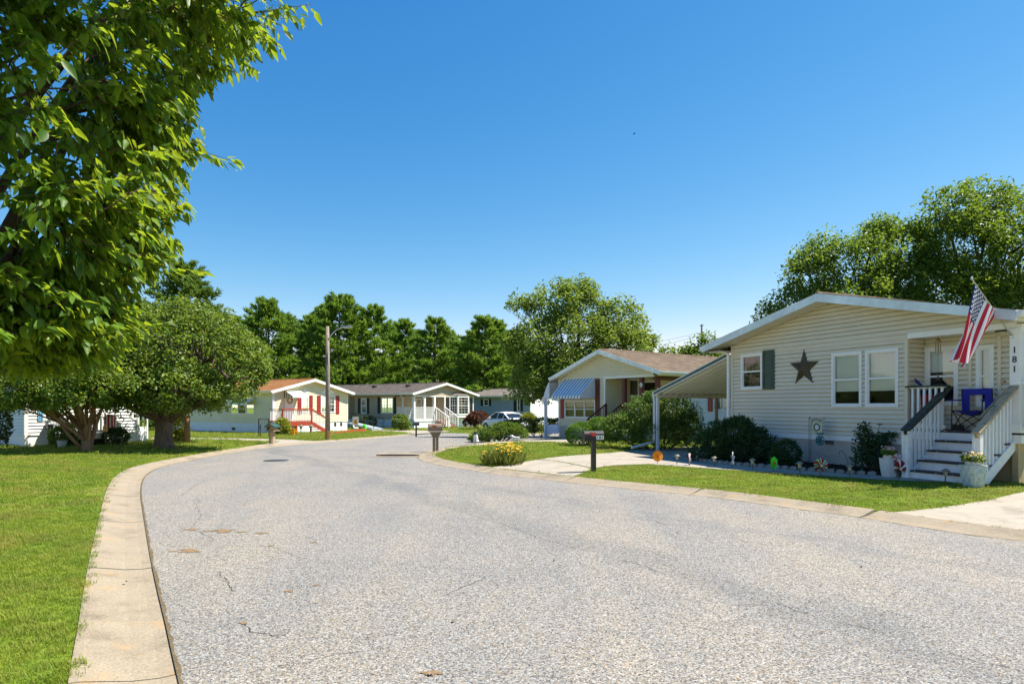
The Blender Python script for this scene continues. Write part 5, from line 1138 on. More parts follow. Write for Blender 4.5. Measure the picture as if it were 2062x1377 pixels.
def tree(name, label, base, trunk, lobes, leaf, barkm, dens, per, ln, rad, group='trees in the gardens', limbs=26, droop=.25, cat='tree', twigs=0):
    """trunk: list of (x,y,z,r) from the base; lobes relative to the base"""
    t = thing(name, label, cat, base, 0, group)
    m = MB(); m.tube([q[:3] for q in trunk], [q[3] for q in trunk], 10)
    top = Vector(trunk[-1][:3]); cp_ = lobe_points(lobes, dens)
    for (cx, cy, cz, rx, ry, rz) in lobes: limb(m, top-Vector((0, 0, random.uniform(0, .2)*top.z)), (cx, cy, cz), trunk[-1][3]*.5, trunk[-1][3]*.16)
    idx = rng.choice(len(cp_), min(limbs, len(cp_)), replace=False)
    for i in idx:
        q = cp_[i]; lb = min(lobes, key=lambda l: (l[0]-q[0])**2+(l[1]-q[1])**2+(l[2]-q[2])**2)
        s_ = top.lerp(Vector(lb[:3]), random.uniform(.3, 1)); limb(m, s_, q, trunk[-1][3]*.28, .012, 4, .15, 4)
    m.build('trunk', barkm, t, smooth=True)
    V, F = clumped(cp_, rad*rng.uniform(.55, 1.5, len(cp_)), per, droop, None, ln, ln*.6)
    np_mesh('crown', V, F, leaf, t)
    return t
def pine(label, base, h, r, leaf='l_pine', group='pines beyond the houses', dens=1.0, name='pine_tree', low=.03, sparse_top=True):
    t = thing(name, label, 'tree', base, random.uniform(0, 6), group)
    m = MB(); m.tube([(0, 0, -.3), (0.05, 0, h*.5), (0, .05, h*.98)], [h*.018, h*.012, .02], 7)
    P = []; D = []
    z = h*low
    while z < h*.985:
        u = z/h; nb = random.randint(4, 6); a0 = random.uniform(0, 6.3)
        for k in range(nb):
            prof = (1-u)**.72*(.66+.34*min(1, u/.16)) ; Lb = r*prof*random.uniform(.50, 1.28)+.16; a = a0+k*2*math.pi/nb+random.uniform(-.3, .3); el = random.uniform(-.02, .30)+.75*u*u
            tip_ = np.array([math.cos(a)*Lb, math.sin(a)*Lb, Lb*math.tan(el)*.55]); o_ = np.array([0, 0, z])
            if Lb > .8: m.tube([o_, o_+tip_*.5+np.array([0, 0, -.06*Lb]), o_+tip_], [.035*Lb**.6, .02, .008], 4, cap=False)
            n = int((9+Lb*13)*dens); s_ = rng.uniform(.28, 1.03, n)**.8
            lat = rng.normal(0, 1, (n, 3))*np.array([.19, .19, .06])*(Lb*(1.0-.62*s_[:, None])); p = o_+tip_*s_[:, None]+np.array([0, 0, -.06*Lb])*(4*s_*(1-s_))[:, None]+lat
            P.append(p); D.append(np.broadcast_to(tip_/Lb, p.shape)+lat*.8/Lb+np.array([0, 0, .35]))
        z += (random.uniform(.60, .85) if u < .75 else .38)*(h/13)**.5
    P = np.vstack(P); D = unit(np.vstack(D)); k = 7
    Pn = np.repeat(P, k, 0); A = np.repeat(D, k, 0)+rng.normal(0, .42, (len(Pn), 3))+np.array([0, 0, .25]); Nn = rng.normal(0, 1, (len(Pn), 3)); Nn[:, 2] += .6
    s = rng.uniform(.7, 1.3, len(Pn)); Pn = Pn-unit(A)*.08
    V, F = leaves(Pn, A, Nn, .56*s, .10*s, .05)
    m.build('trunk', 'bark_d', t, smooth=True); np_mesh('crown', V, F, leaf, t)
    return t
def bush(name, label, px, py, lobes, leaf, n, ln, cat='shrub', group=None, wd=.6, noise=.12, up=.3, stems=True, zoff=0, lo=.75, base=None, spiky=0):
    b = base or G(px, py); t = thing(name, label, cat, (b.x, b.y, b.z+zoff), 0, group)
    P = []; A = []
    tot = sum(l[3]*l[5]+l[4]*l[5]+l[3]*l[4] for l in lobes)
    for (cx, cy, cz, rx, ry, rz) in lobes:
        k = int(n*(rx*rz+ry*rz+rx*ry)/tot); d_ = unit(rng.normal(0, 1, (k, 3))); d_[:, 2] = np.where(d_[:, 2] < -.75, -d_[:, 2], d_[:, 2])
        r = rng.uniform(lo, 1, (k, 1))*(1+noise*np.sin(d_[:, :1]*7+cx*3)*np.cos(d_[:, 1:2]*6+d_[:, 2:]*5))
        P.append(np.array([cx, cy, cz])+d_*r*np.array([rx, ry, rz])); A.append(d_*(.6+spiky)+rng.normal(0, .6, (k, 3))+np.array([0, 0, up]))
    P = np.vstack(P); A = np.vstack(A); P[:, 2] = np.maximum(P[:, 2], .02); Nn = rng.normal(0, .7, P.shape); Nn[:, 2] += .8
    s = rng.uniform(.7, 1.3, len(P)); V, F = leaves(P, A, Nn, ln*s, ln*wd*s)
    np_mesh('foliage', V, F, leaf, t)
    if stems:
        m = MB()
        for (cx, cy, cz, rx, ry, rz) in lobes:
            for _ in range(5):
                d_ = Vector((random.uniform(-1, 1)*rx*.7, random.uniform(-1, 1)*ry*.7, cz+rz*random.uniform(0, .6))); limb(m, (cx*.3, cy*.3, -.05), (cx+d_.x, cy+d_.y, d_.z), .022, .006, 3, .1, 4)
        m.build('stems', 'bark_d', t)
    return t
def at(px, Y): return Vector(((px-CX)*Y/FPX, Y, Hl((px-CX)*Y/FPX, Y)))
def zpy(py, Y): return CAMH+(HY-py)*Y/FPX

# ---- pines and other trees beyond the houses
PN = [(372, 62, 532, 5.2, 'l_spruce', 'tall dark conifer rising above the big street cherry, tallest on the left'), (540, 74, 608, 5.0, 'l_pine', 'bushy pine behind the rust roofed yellow house, left of the lamp post'),
      (625, 84, 640, 4.6, 'l_pine', 'lower pine filling the gap left of the lamp post'), (684, 78, 596, 5.6, 'l_pine', 'big broad pine directly behind the lamp post'), (752, 80, 618, 4.6, 'l_pine', 'ragged topped pine right of the lamp post, above the taupe roof'),
      (815, 88, 648, 4.6, 'l_pine', 'shorter pine above the ridge vents of the taupe house'), (876, 78, 643, 4.0, 'l_pine', 'narrow pointed pine above the gable of the taupe house'), (925, 92, 690, 4.5, 'l_pine', 'low pine in the gap right of the pointed pine'),
      (975, 76, 641, 4.5, 'l_pine', 'double topped pine above the grey blue house'), (1040, 84, 668, 5.0, 'l_pine', 'pine half hidden behind the leafy tree above the arched carport'), (470, 82, 640, 5.2, 'l_pine', 'pine between the tall conifer and the yellow house ridge'), (290, 74, 615, 5.5, 'l_spruce', 'dark conifer at the left of the row, hidden by foreground leaves')]
for px, Y, tpy, r, lf, lab in PN: b = at(px, Y); pine(lab, b, zpy(tpy, Y)-b.z, r*1.25, lf)
for px, Y, tpy, r, lab in [(330, 98, 640, 6, 'back pine behind the tall dark conifer at the left'), (430, 100, 622, 6.5, 'back pine above the crown of the street cherry'), (505, 98, 650, 6, 'low back pine left of the rust roof ridge'), (585, 102, 640, 6.5, 'back pine directly above the rust roof'), (645, 100, 622, 6.5, 'back pine just left of the lamp post top'), (715, 100, 636, 6.5, 'back pine just right of the lamp arm'),
      (785, 102, 655, 6.5, 'back pine above the left roof vent of the taupe house'), (845, 100, 672, 6, 'back pine above the right roof vent of the taupe house'), (905, 102, 668, 6.5, 'back pine behind the ridge end of the taupe house'), (950, 100, 672, 6, 'back pine above the roof gap between taupe and grey blue houses'), (1015, 102, 670, 6.5, 'back pine above the middle of the grey blue roof'), (1075, 100, 690, 6, 'back pine hidden behind the light green leafy tree')]:
    b = at(px, Y); pine(lab, b, zpy(tpy, Y)-b.z, r, dens=.7)
b = at(1003, 79); pine('second top of the twin pines above the grey blue house', b, zpy(646, 79)-b.z, 3.6)
# undergrowth under the pines: dark wood edge that reads as one mass
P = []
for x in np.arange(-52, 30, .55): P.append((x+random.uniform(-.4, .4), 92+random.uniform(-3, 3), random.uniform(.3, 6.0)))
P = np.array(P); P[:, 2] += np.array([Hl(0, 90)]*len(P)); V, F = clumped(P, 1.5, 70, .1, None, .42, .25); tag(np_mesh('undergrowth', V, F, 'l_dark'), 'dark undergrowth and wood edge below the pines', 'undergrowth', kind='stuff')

# ---- leafy tree behind the awning house
Y = 41; b = at(1172, Y); s = FPX/Y
def LB(items, px0, Y, bz): 
    k = FPX/Y; return [((px-px0)/k, dy, zpy(py, Y)-bz, rx/k, dyr, rz/k) for px, py, rx, rz, dy, dyr in items]
lb = LB([(1120, 610, 52, 38, 0, 1.6), (1165, 592, 45, 34, 1, 1.4), (1080, 700, 62, 52, -.6, 2.2), (1160, 690, 78, 62, 0, 2.6), (1245, 640, 52, 40, .4, 1.7), (1285, 690, 40, 28, .3, 1.3), (1235, 700, 62, 45, -.8, 2), (1070, 770, 45, 40, -1, 1.8), (1150, 755, 60, 48, -1.4, 2), (1050, 612, 26, 14, 0, .8)], 1172, Y, b.z)
ft = tree('leafy_tree', 'light green airy tree rising behind the house with the blue awning', b, [(0, 0, -.2, .32), (.1, 0, 1.5, .26), (.0, .1, 3.2, .22)], lb, 'l_light', 'bark_d', 9, 50, .21, .58, limbs=40)
m = MB()
for dx in (-.6, -.2, .15, .5, .8): limb(m, (.7, 0, 6.6), (1.0+dx, .0, zpy(580+abs(dx)*14, Y)-b.z), .03, .008, 4, .06, 4)
m.build('dead_twigs', 'twig', ft)
# ---- big maples behind the star house
Y = 31; b = at(1745, Y)
lb = LB([(1800, 510, 80, 62, 0, 1.9), (1710, 545, 88, 62, -.4, 1.9), (1640, 560, 70, 52, 0, 1.6), (1600, 625, 62, 34, -.2, 1.3), (1700, 620, 105, 62, -.8, 2.2), (1830, 600, 100, 80, -.8, 2.2), (1560, 628, 28, 14, 0, .8), (1545, 645, 22, 10, 0, .6), (1660, 490, 26, 18, .2, .8), (1625, 520, 26, 20, .2, .8), (1770, 470, 32, 30, .2, 1), (1825, 475, 26, 28, .2, 1)], 1745, Y, b.z)
tree('maple_tree', 'spreading maple behind the star house roof, its limbs reaching left', b, [(0, 0, -.2, .34), (.1, 0, 1.6, .28), (0, 0, 3.0, .24)], lb, 'l_maple', 'bark_d', 13, 46, .16, .48, limbs=40)
Y = 30; b = at(1985, Y)
lb = LB([(1905, 435, 52, 52, 0, 1.4), (1965, 420, 50, 50, 0, 1.5), (2010, 410, 34, 40, .2, 1.1), (2055, 445, 60, 62, .3, 1.6), (1930, 510, 90, 80, -.4, 2.2), (2030, 530, 105, 95, -.6, 2.4), (1900, 610, 95, 70, -.8, 2.2), (2040, 630, 110, 80, -1, 2.4), (2130, 520, 105, 90, .2, 2.2), (2170, 620, 100, 80, 0, 2.2)], 1985, Y, b.z)
tree('maple_tree', 'tallest maple, rising behind the flag pole at the right edge', b, [(0, 0, -.2, .40), (.1, 0, 1.8, .32), (0, 0, 3.6, .28)], lb, 'l_maple', 'bark_d', 13, 46, .16, .48, limbs=40)
# ---- small treetop beyond the awning house roof
Y = 70; b = at(1412, Y); lb = LB([(1425, 690, 16, 16, 0, .9), (1400, 700, 12, 14, 0, .8), (1440, 704, 18, 20, 0, 1), (1380, 706, 12, 10, 0, .8), (1372, 700, 6, 8, 0, .4), (1350, 712, 20, 12, 0, .8), (1410, 730, 50, 30, 0, 2)], 1412, Y, b.z)
tree('leafy_tree', 'distant treetop beside the utility pole, beyond the brown shingle roof', b, [(0, 0, -.2, .2), (0, 0, 2, .15)], lb, 'l_maple', 'bark_d', 6, 30, .34, .7, limbs=12)

# ---- big street cherry and small multi-stem tree
b = G(330, 902); Y = b.y
lb = LB([(330, 690, 130, 78, 0, 2.4), (440, 715, 92, 62, -.3, 2.0), (480, 755, 62, 44, -.4, 1.6), (250, 720, 95, 66, -.2, 2.0), (395, 665, 78, 50, .5, 1.7), (300, 775, 105, 48, -1.2, 1.6), (400, 780, 95, 46, -1.2, 1.6), (500, 725, 40, 30, .2, 1), (230, 780, 60, 32, -1.0, 1.4), (470, 785, 45, 22, -.8, 1.1), (350, 640, 60, 36, .3, 1.3)], 330, Y, b.z)
tree('cherry_tree', 'big round headed cherry with a thick grey trunk beside the kerb', b, [(-.0, 0, -.12, .46), (0, 0, .12, .34), (0, 0, .6, .29), (.02, 0, 1.05, .31)], lb, 'l_cherry', 'bark_c', 17, 52, .130, .36, limbs=60, droop=.45, group='cherries along the kerb')
b = G(176, 908); Y = b.y
lb = LB([(170, 768, 105, 44, 0, 1.9), (70, 780, 80, 36, -.2, 1.6), (120, 745, 90, 36, .3, 1.6), (230, 778, 55, 32, -.3, 1.4), (20, 788, 60, 30, 0, 1.3), (180, 800, 62, 22, -.7, 1.2), (100, 806, 45, 16, -.8, 1), (215, 745, 60, 36, .3, 1.3), (45, 765, 55, 26, .3, 1.2)], 176, Y, b.z)
t = tree('small_tree', 'small multi stemmed tree with tan bark in front of the pale far left home', b, [(0, 0, -.1, .20), (0, 0, .15, .17), (0, 0, .35, .15)], lb, 'l_cherry', 'bark_m', 30, 34, .115, .28, limbs=50, droop=.4)
m = MB()
for dx, dy in ((-.28, .1), (-.12, -.15), (.05, .1), (.2, -.1), (.32, .12), (-.62, -.2)): limb(m, (dx*.25, dy*.25, .1), (dx*1.6, dy*1.5, 1.75), .065, .035, 6, .10, 7)
m.build('stem', 'bark_m', t, smooth=True)
b = G(376, 892); Y = b.y; lb = LB([(385, 770, 70, 46, .5, 1.6), (400, 735, 60, 40, .8, 1.4), (360, 745, 50, 36, .8, 1.3)], 376, Y, b.z)
tree('slender_tree', 'slender tan trunked tree just behind the big cherry', b, [(0, 0, -.1, .14), (.02, 0, .7, .12), (-.02, 0, 1.5, .11)], lb, 'l_cherry', 'bark_m', 14, 34, .12, .3, limbs=14)
b = G(-8, 905); bush('columnar_shrub', 'dark upright evergreen shrub at the far left edge', 0, 0, [(0, 0, .9, .42, .42, 1.0)], 'l_dark', 2600, .09, base=b)

# ---- shrubs
S1 = FPX/G(1487, 932).y
bush('yew_bush', 'large dark yew bush at the left corner of the star house', 1487, 930, [(-.1, .45, .48, .75, .65, .62), (-.65, .35, .30, .55, .5, .46), (.55, .4, .38, .55, .55, .52), (.1, .2, .75, .45, .4, .42), (.15, -.1, .35, .6, .45, .42)], 'l_yew', 11000, .10, wd=.28, noise=.16, up=.55, spiky=.5)
bush('yew_bush', 'low dark shrub right of the large yew, below the white skirt band', 1590, 938, [(0, .2, .28, .34, .32, .34), (-.2, .1, .16, .25, .25, .2)], 'l_yew', 2200, .08, wd=.35, up=.5, spiky=.4)
bush('boxwood', 'round clipped bright green boxwood behind the black mailbox', 1190, 897, [(-.35, 0, .42, .62, .6, .46), (.35, .1, .58, .58, .6, .50)], 'l_box', 12000, .055, noise=.04, lo=.93)
bush('large_shrub', 'tall loose leafy shrub with bright top beside the carport post', 1330, 905, [(-.4, .5, 1.1, .8, .8, .85), (.5, .5, 1.25, 1.0, .8, .85), (-1.15, .4, .66, .75, .7, .66), (.0, .2, .55, 1.2, .8, .6), (1.0, .4, .7, .7, .7, .7), (-.25, .4, 1.75, .3, .3, .35), (-1.7, .6, .6, .45, .5, .55)], 'l_shrub', 19000, .085, noise=.22, lo=.7, wd=.5)
bush('juniper', 'spreading light green juniper beside the far driveway', 1000, 888, [(-.8, 0, .15, .5, .6, .22), (-.3, 0, .3, .6, .7, .3), (.3, .2, .5, .65, .7, .33), (.75, .3, .48, .5, .6, .3), (1.05, .4, .34, .4, .6, .26)], 'l_jun', 7000, .12, wd=.35, spiky=.3)
bush('dark_hedge', 'dark low hedge under the arched carport', 1085, 878, [(-.8, .5, .5, .8, .6, .5), (.3, .5, .55, .9, .6, .5), (1.3, .6, .5, .8, .6, .5), (-1.6, .6, .5, .7, .6, .45)], 'l_dark', 6000, .10)
bush('red_maple_shrub', 'small dark red leaved shrub beside the bay window', 962, 864, [(0, 0, .85, 1.0, .9, .62), (-.6, -.1, .6, .6, .6, .45)], 'l_red', 3600, .13)
bush('ornamental_grass', 'pale yellow ornamental grass in front of the sunlit white end wall', 1064, 868, [(0, 0, .55, .55, .5, .55)], 'l_yel', 1600, .45, wd=.06, up=1.6)
bush('rhododendron', 'tan green rounded shrub in front of the white porch skirt', 806, 866, [(0, 0, .6, .7, .65, .62), (.35, 0, .4, .5, .5, .4)], 'l_cherry', 2600, .13)
bush('low_shrub', 'dark shrub behind the ramp railing of the taupe house', 738, 862, [(0, .5, .5, .8, .5, .55)], 'l_dark', 2000, .12)
bush('golden_shrub', 'golden yellow shrub at the corner of the yellow house', 565, 877, [(0, .3, .45, .42, .4, .5)], 'l_yel', 1500, .13)
bush('yellow_flower_clump', 'small clump of yellow flowers at the foot of the red porch', 590, 876.5, [(0, 0, .16, .25, .22, .2)], 'petaly', 320, .1, stems=False)
bush('low_shrub', 'small shrub under the window box of the pale far left home', 108, 901, [(0, .4, .35, .42, .35, .38)], 'l_cherry', 1100, .1)
bush('low_shrub', 'small shrub between the window box and porch of the far left home', 140, 900, [(0, .3, .4, .35, .3, .45)], 'l_light', 900, .1)
bush('low_shrub', 'dark shrub beneath the stair rail of the far left home', 222, 897, [(0, .3, .3, .5, .35, .32)], 'l_dark', 1100, .1)
bush('golden_shrub', 'bright shrub between the big cherry trunk and slender tree', 352, 889, [(0, .3, .5, .3, .3, .6), (.1, .2, .2, .35, .3, .25)], 'l_yel', 1100, .14)
# day lilies
b = G(1013, 936); lt = thing('day_lily', 'clump of orange yellow day lilies on the small front lawn', 'flowers', b)
n = 620; a = rng.uniform(0, 6.28, n); r = rng.uniform(0, 1, n)**.6*.5; P = np.stack([np.cos(a)*r, np.sin(a)*r*.7, np.zeros(n)], 1); A = np.stack([np.cos(a)*.5*r*2, np.sin(a)*.5*r*2, np.ones(n)], 1)+rng.normal(0, .25, (n, 3))
V, F = leaves(P, A, rng.normal(0, 1, (n, 3)), rng.uniform(.25, .5, n), .022, 0); np_mesh('leaf_blades', V, F, 'l_lily', lt)
V = []; F = []
for i in range(46):
    a = random.uniform(0, 6.28); r_ = random.uniform(0, 1)**.6*.6; c = np.array([math.cos(a)*r_, math.sin(a)*r_*.7, random.uniform(.28, .58)]); k = 6; ang = np.arange(k)*1.047
    v, f = leaves(np.repeat(c[None], k, 0), np.stack([np.cos(ang), np.sin(ang)-.4, np.full(k, .5)], 1), np.tile([0, -.3, 1.], (k, 1)), np.full(k, .062), .032, .1); F.append(f+sum(len(x) for x in V)); V.append(v)
np_mesh('bloom', np.vstack(V), np.vstack(F), 'petaly', lt)
m = MB()
for i in range(26): a = random.uniform(0, 6.28); r_ = random.uniform(.1, .5); m.tube([(r_*.4*math.cos(a), r_*.3*math.sin(a), 0), (r_*math.cos(a), r_*.7*math.sin(a), .5)], .004, 3)
m.build('flower_stem', 'l_lily', lt)
# rose bush
b = G(1762, 950); rb = bush('rose_bush', 'dark leafy rose bush with one pink rose against the skirt', 0, 0, [(-.05, .25, .45, .32, .3, .45), (-.15, .2, .85, .2, .2, .25), (.22, .2, .65, .22, .2, .22), (.42, .15, .78, .16, .16, .10), (-.1, .15, .22, .38, .3, .22), (.1, .1, .55, .25, .2, .25)], 'l_yew', 2300, .062, base=b, wd=.62, up=.1, lo=.3)
z_ = zpy(856, b.y)-b.z; x_ = (1777-1762)*b.y/FPX; k = 14; ang = np.arange(k)*2.4; V, F = leaves(np.tile([x_, .1, z_], (k, 1)), np.stack([np.cos(ang), np.sin(ang), .2+.06*np.arange(k)], 1), np.tile([0, 0, 1.], (k, 1)), np.full(k, .065), .06, .3)
np_mesh('rose', V, F, 'petalp', rb); m = MB(); m.tube([(.05, .2, .5), (x_, .1, z_)], .005, 4); m.build('rose_stem', 'l_yew', rb)

# ================================================================== foreground cherry
tc = Vector((-4.35, 4.35, Hl(-4.35, 4.35))); ct = thing('cherry_tree', 'foreground cherry with large glossy leaves overhanging the left edge', 'tree', tc, 0, 'cherries along the kerb')
ZP = np.array([1.88, 2.0, 2.2, 2.5, 3.0, 3.5, 4.0, 4.3, 4.6, 4.85, 5.3, 5.7, 6.1]); RP = np.array([.75, 1.4, 1.58, 1.63, 1.90, 1.98, 2.05, 2.12, 2.35, 2.8, 2.9, 2.2, .8])
def rad_at(z): return np.interp(z, ZP, RP)
m = MB(); m.tube([(0, 0, -.1), (0, 0, .5), (0.02, 0, 1.5)], [.24, .17, .16], 10)
def shell(z, a, k): rr = float(rad_at(z))*k; return Vector((math.cos(a)*rr, math.sin(a)*rr*.82, z-tc.z))
NODES = []
for i in range(20):
    z = random.uniform(2.1, 4.8); a = random.uniform(-3.0, 1.2); NODES += limb(m, (0, 0, random.uniform(1.1, 1.5)), shell(z, a, .62), .06, .022, 7, .12, 6)[2:]
SUB = []
for i in range(200):
    z = random.uniform(1.95, 5.0); a = random.uniform(-2.7, 1.0); e = shell(z, a, random.uniform(.74, .88)); s = min(NODES, key=lambda q: (q-e).length+abs(q.z-e.z+.15)*.5); SUB += limb(m, s, e, .018, .007, 6, .16, 5)[2:]
tips = []
for i in range(1800):
    z = random.uniform(1.94, 5.35) if i > 200 else random.uniform(1.94, 2.4); a = random.uniform(-2.4, .9) if i < 1670 else random.uniform(0, 6.28); e = shell(z, a, random.uniform(.62, 1.04) if i % 3 else random.uniform(.93, 1.05)); s = min(random.sample(SUB, 160), key=lambda q: (q-e).length+max(0, q.z-e.z)*.3)
    if (s-e).length > 1.3: s = e.lerp(s, .9/(s-e).length)
    tips.append(limb(m, s, e-Vector((0, 0, .06)), .006, .0022, 5, .10, 4))
trunk = m.build('trunk', 'twig', ct, smooth=True)
LP = []; LAx = []
for pts in tips:
    dr = (pts[-1]-pts[-3]).normalized(); nl = random.randint(22, 32)
    sd = dr.cross(Vector((0, 0, 1))).normalized()
    for k in range(nl):
        t = 1-random.random()**1.3*.9; j = min(int(t*(len(pts)-1)), len(pts)-2); q = pts[j].lerp(pts[j+1], t*(len(pts)-1)-j)+Vector((random.gauss(0, .025), random.gauss(0, .025), random.gauss(0, .02))); sg = 1 if k % 2 else -1
        LP.append(q); LAx.append(dr*.7+sd*sg*random.uniform(.2, .9)+Vector((random.gauss(0, .25), random.gauss(0, .25), random.gauss(-.75, .35))))
# short leafy side sprays that break the outline
for (z, a, ext) in [(2.62, .35, .40), (3.55, .4, .36), (2.2, .2, .3), (3.25, -.1, .22), (2.05, -.55, .25), (3.8, -.2, .2), (2.3, -.3, .15), (2.95, -.3, .2), (1.95, -.3, .12), (3.5, -.5, .2), (4.15, -.35, .25), (2.75, -.9, .15)]:
    rr = float(rad_at(z)); p0 = Vector((math.cos(a)*rr*.85, math.sin(a)*rr*.7, z-tc.z)); p1 = Vector((math.cos(a)*(rr+ext), math.sin(a)*(rr+ext)*.82, z-tc.z-.02)); mm = MB(); mm.tube([p0, p0.lerp(p1, .3)+Vector((0, 0, .03)), p0.lerp(p1, .65)+Vector((0, 0, .045)), p1], [.005, .0035, .0025, .001], 4); mm.build('twig', 'twig', ct)
    for k in range(24):
        t = .3+.7*(k+1)/24; sd_ = 1 if k % 2 else -1; q = p0.lerp(p1, t); LP.append(q+Vector((0, 0, random.uniform(-.01, .03)))); LAx.append((p1-p0).normalized()*.8+Vector((random.gauss(0, .2), sd_*.55, random.gauss(-.35, .35))))
LP = np.array(LP); LAx = unit(np.array(LAx)); n = len(LP)
LN = rng.normal(0, .45, (n, 3)); LN[:, 2] += 1; LS = rng.uniform(.55, 1.3, n)*.104
# leaf template: 2 x 5 sections, folded on the midrib, drooping tip, drip point
ys = np.array([0, .14, .34, .56, .78, .92, 1.0]); hw = np.array([.0, .15, .215, .195, .105, .028, 0]); zz_ = -.16*ys**2
def leaf_template(curl=1.0, sub=None):
    V = []; F = []; ix = list(range(len(ys))) if sub is None else sub; YS = ys[ix]
    for i, (y, h_, z) in enumerate(zip(ys[ix], hw[ix], zz_[ix])): V += [(0, y, z*curl), (h_, y, z*curl+h_*.32), (-h_, y, z*curl+h_*.32)]
    for i in range(len(YS)-1):
        a, b_ = i*3, (i+1)*3
        F += [(a, a+1, b_+1), (a, b_+1, b_), (a, b_, b_+2), (a, b_+2, a+2)]
    return np.array(V), np.array([f for f in F])
TV, TF = leaf_template(1.0, [0, 2, 4, 6])
def frames(A, Nn): A = unit(A); S = unit(np.cross(A, Nn)); return S, A, np.cross(S, A)
Sx, Ay, Nz = frames(LAx, LN)
world = LP+np.array(tc); pxs = CX+FPX*world[:, 0]/np.maximum(world[:, 1], .1); pys = HY-(world[:, 2]-CAMH)*FPX/np.maximum(world[:, 1], .1)
near = (world[:, 1] > .6) & (pxs > 5) & (pxs < 640) & (pys > 5) & (pys < 760)
keepoff = world[:, 1] > 1.15; near &= keepoff
order = np.argsort(-np.where(near, LS/np.maximum(world[:, 1], .1), 0)); single = order[:300]; rest = np.setdiff1d(np.nonzero(keepoff)[0], single)
V = LP[rest][:, None, :]+LS[rest][:, None, None]*(TV[None, :, 0:1]*Sx[rest][:, None, :]+TV[None, :, 1:2]*Ay[rest][:, None, :]+TV[None, :, 2:3]*Nz[rest][:, None, :])
F = (TF[None]+(np.arange(len(rest))*len(TV))[:, None, None]).reshape(-1, 3)
o = np_mesh('leaves', V.reshape(-1, 3), F, 'l_near', ct, smooth=True); o['kind'] = 'stuff'
LM = []
for cu in (.6, 1.0, 1.5):
    tv, tf = leaf_template(cu); me = bpy.data.meshes.new('leaf'); me.from_pydata([tuple(v) for v in tv], [], [tuple(int(i) for i in f) for f in tf]); me.polygons.foreach_set('use_smooth', [True]*len(me.polygons))
    LM.append(me)
vars_ = []
for j, c in enumerate([(.028, .085, .010), (.05, .13, .012), (.09, .20, .016), (.15, .27, .02)]):
    vars_.append(leafmat('cherry_leaf_single', [c, tuple(x*1.15 for x in c)], .50, (.58, .68, .03), .45, .32))
LMS = []
for me in LM:
    for mt in vars_: c = me.copy(); c.materials.append(mt); LMS.append(c)
for i in single:
    lo_ = bpy.data.objects.new('leaf', LMS[int(rng.integers(len(LMS)))]); COL.objects.link(lo_); lo_.parent = ct; s_ = LS[i]
    lo_.matrix_local = Matrix([[Sx[i][r]*s_, Ay[i][r]*s_, Nz[i][r]*s_, LP[i][r]] for r in range(3)]+[[0, 0, 0, 1]])

# ================================================================== street furniture
def facing(o, ang): o.rotation_euler = (0, 0, ang); return o
# street lamp on a wooden pole
b = G(660, 886); Y = b.y; k = Y/FPX; lp = thing('street_lamp', 'tall grey wooden pole with a curved lamp arm at the kerb', 'street lamp', b); hp = zpy(657, Y)-b.z
m = MB(); m.tube([(0, 0, -.3), (0, 0, hp*.5), (-.02, 0, hp)], [.125, .105, .085], 10); m.build('pole', 'polewood', lp, smooth=True)
m = MB(); m.lathe([(.13, .0), (.135, .45), (.12, .46)], 10); m.build('base_sleeve', 'brass', lp)
m = MB(); za = zpy(683, Y)-b.z; P = [(.06, -.05, za), (.20, -.06, za+.22), (.42, -.07, zpy(664, Y)-b.z-.02), (.75, -.08, zpy(659.5, Y)-b.z)]; m.tube(P, [.035, .032, .028, .025], 7); m.build('arm', 'steel', lp, smooth=True)
m = MB(); x0 = .72; z_ = zpy(659, Y)-b.z; m.add([(x0, -.14, z_), (x0+.5, -.15, z_-.0), (x0+.5, -.03, z_), (x0, -.02, z_), (x0+.06, -.11, z_+.07), (x0+.42, -.12, z_+.06), (x0+.42, -.05, z_+.06), (x0+.06, -.05, z_+.07), (x0+.08, -.1, z_-.06), (x0+.42, -.1, z_-.05), (x0+.42, -.06, z_-.05), (x0+.08, -.06, z_-.06)], [(0, 1, 5, 4), (1, 2, 6, 5), (2, 3, 7, 6), (3, 0, 4, 7), (4, 5, 6, 7), (0, 8, 9, 1), (1, 9, 10, 2), (2, 10, 11, 3), (3, 11, 8, 0), (8, 11, 10, 9)]); m.build('lamp_head', 'steel', lp)
# distant utility pole with wires
Y = 95; b = at(1413, Y); up_ = thing('utility_pole', 'distant utility pole with wires above the brown shingle roof', 'utility pole', b); hp = zpy(653, Y)-b.z; m = MB(); m.tube([(0, 0, -.3), (0, 0, hp)], [.17, .12], 8); m.build('pole', 'polewood', up_)
m = MB(); z_ = zpy(673, Y)-b.z; m.beam((-.7, 0, z_+.12), (.7, 0, z_-.08), .1, .12); m.beam((-.3, 0, zpy(656, Y)-b.z), (.3, 0, zpy(655, Y)-b.z), .08, .1); m.build('crossarm', 'polewood', up_)
for (x0, zc_, x1, z1) in ((-.6, z_+.15, -26, zpy(706, Y)-b.z), (.5, z_-.02, -26, zpy(716, Y)-b.z-.6)): m = MB(); m.tube([(x0+(x1-x0)*t, 3*t, zc_+(z1-zc_)*t-1.0*math.sin(math.pi*t)) for t in np.linspace(0, 1, 14)], .022, 4); m.build('wire', 'darkg', up_)
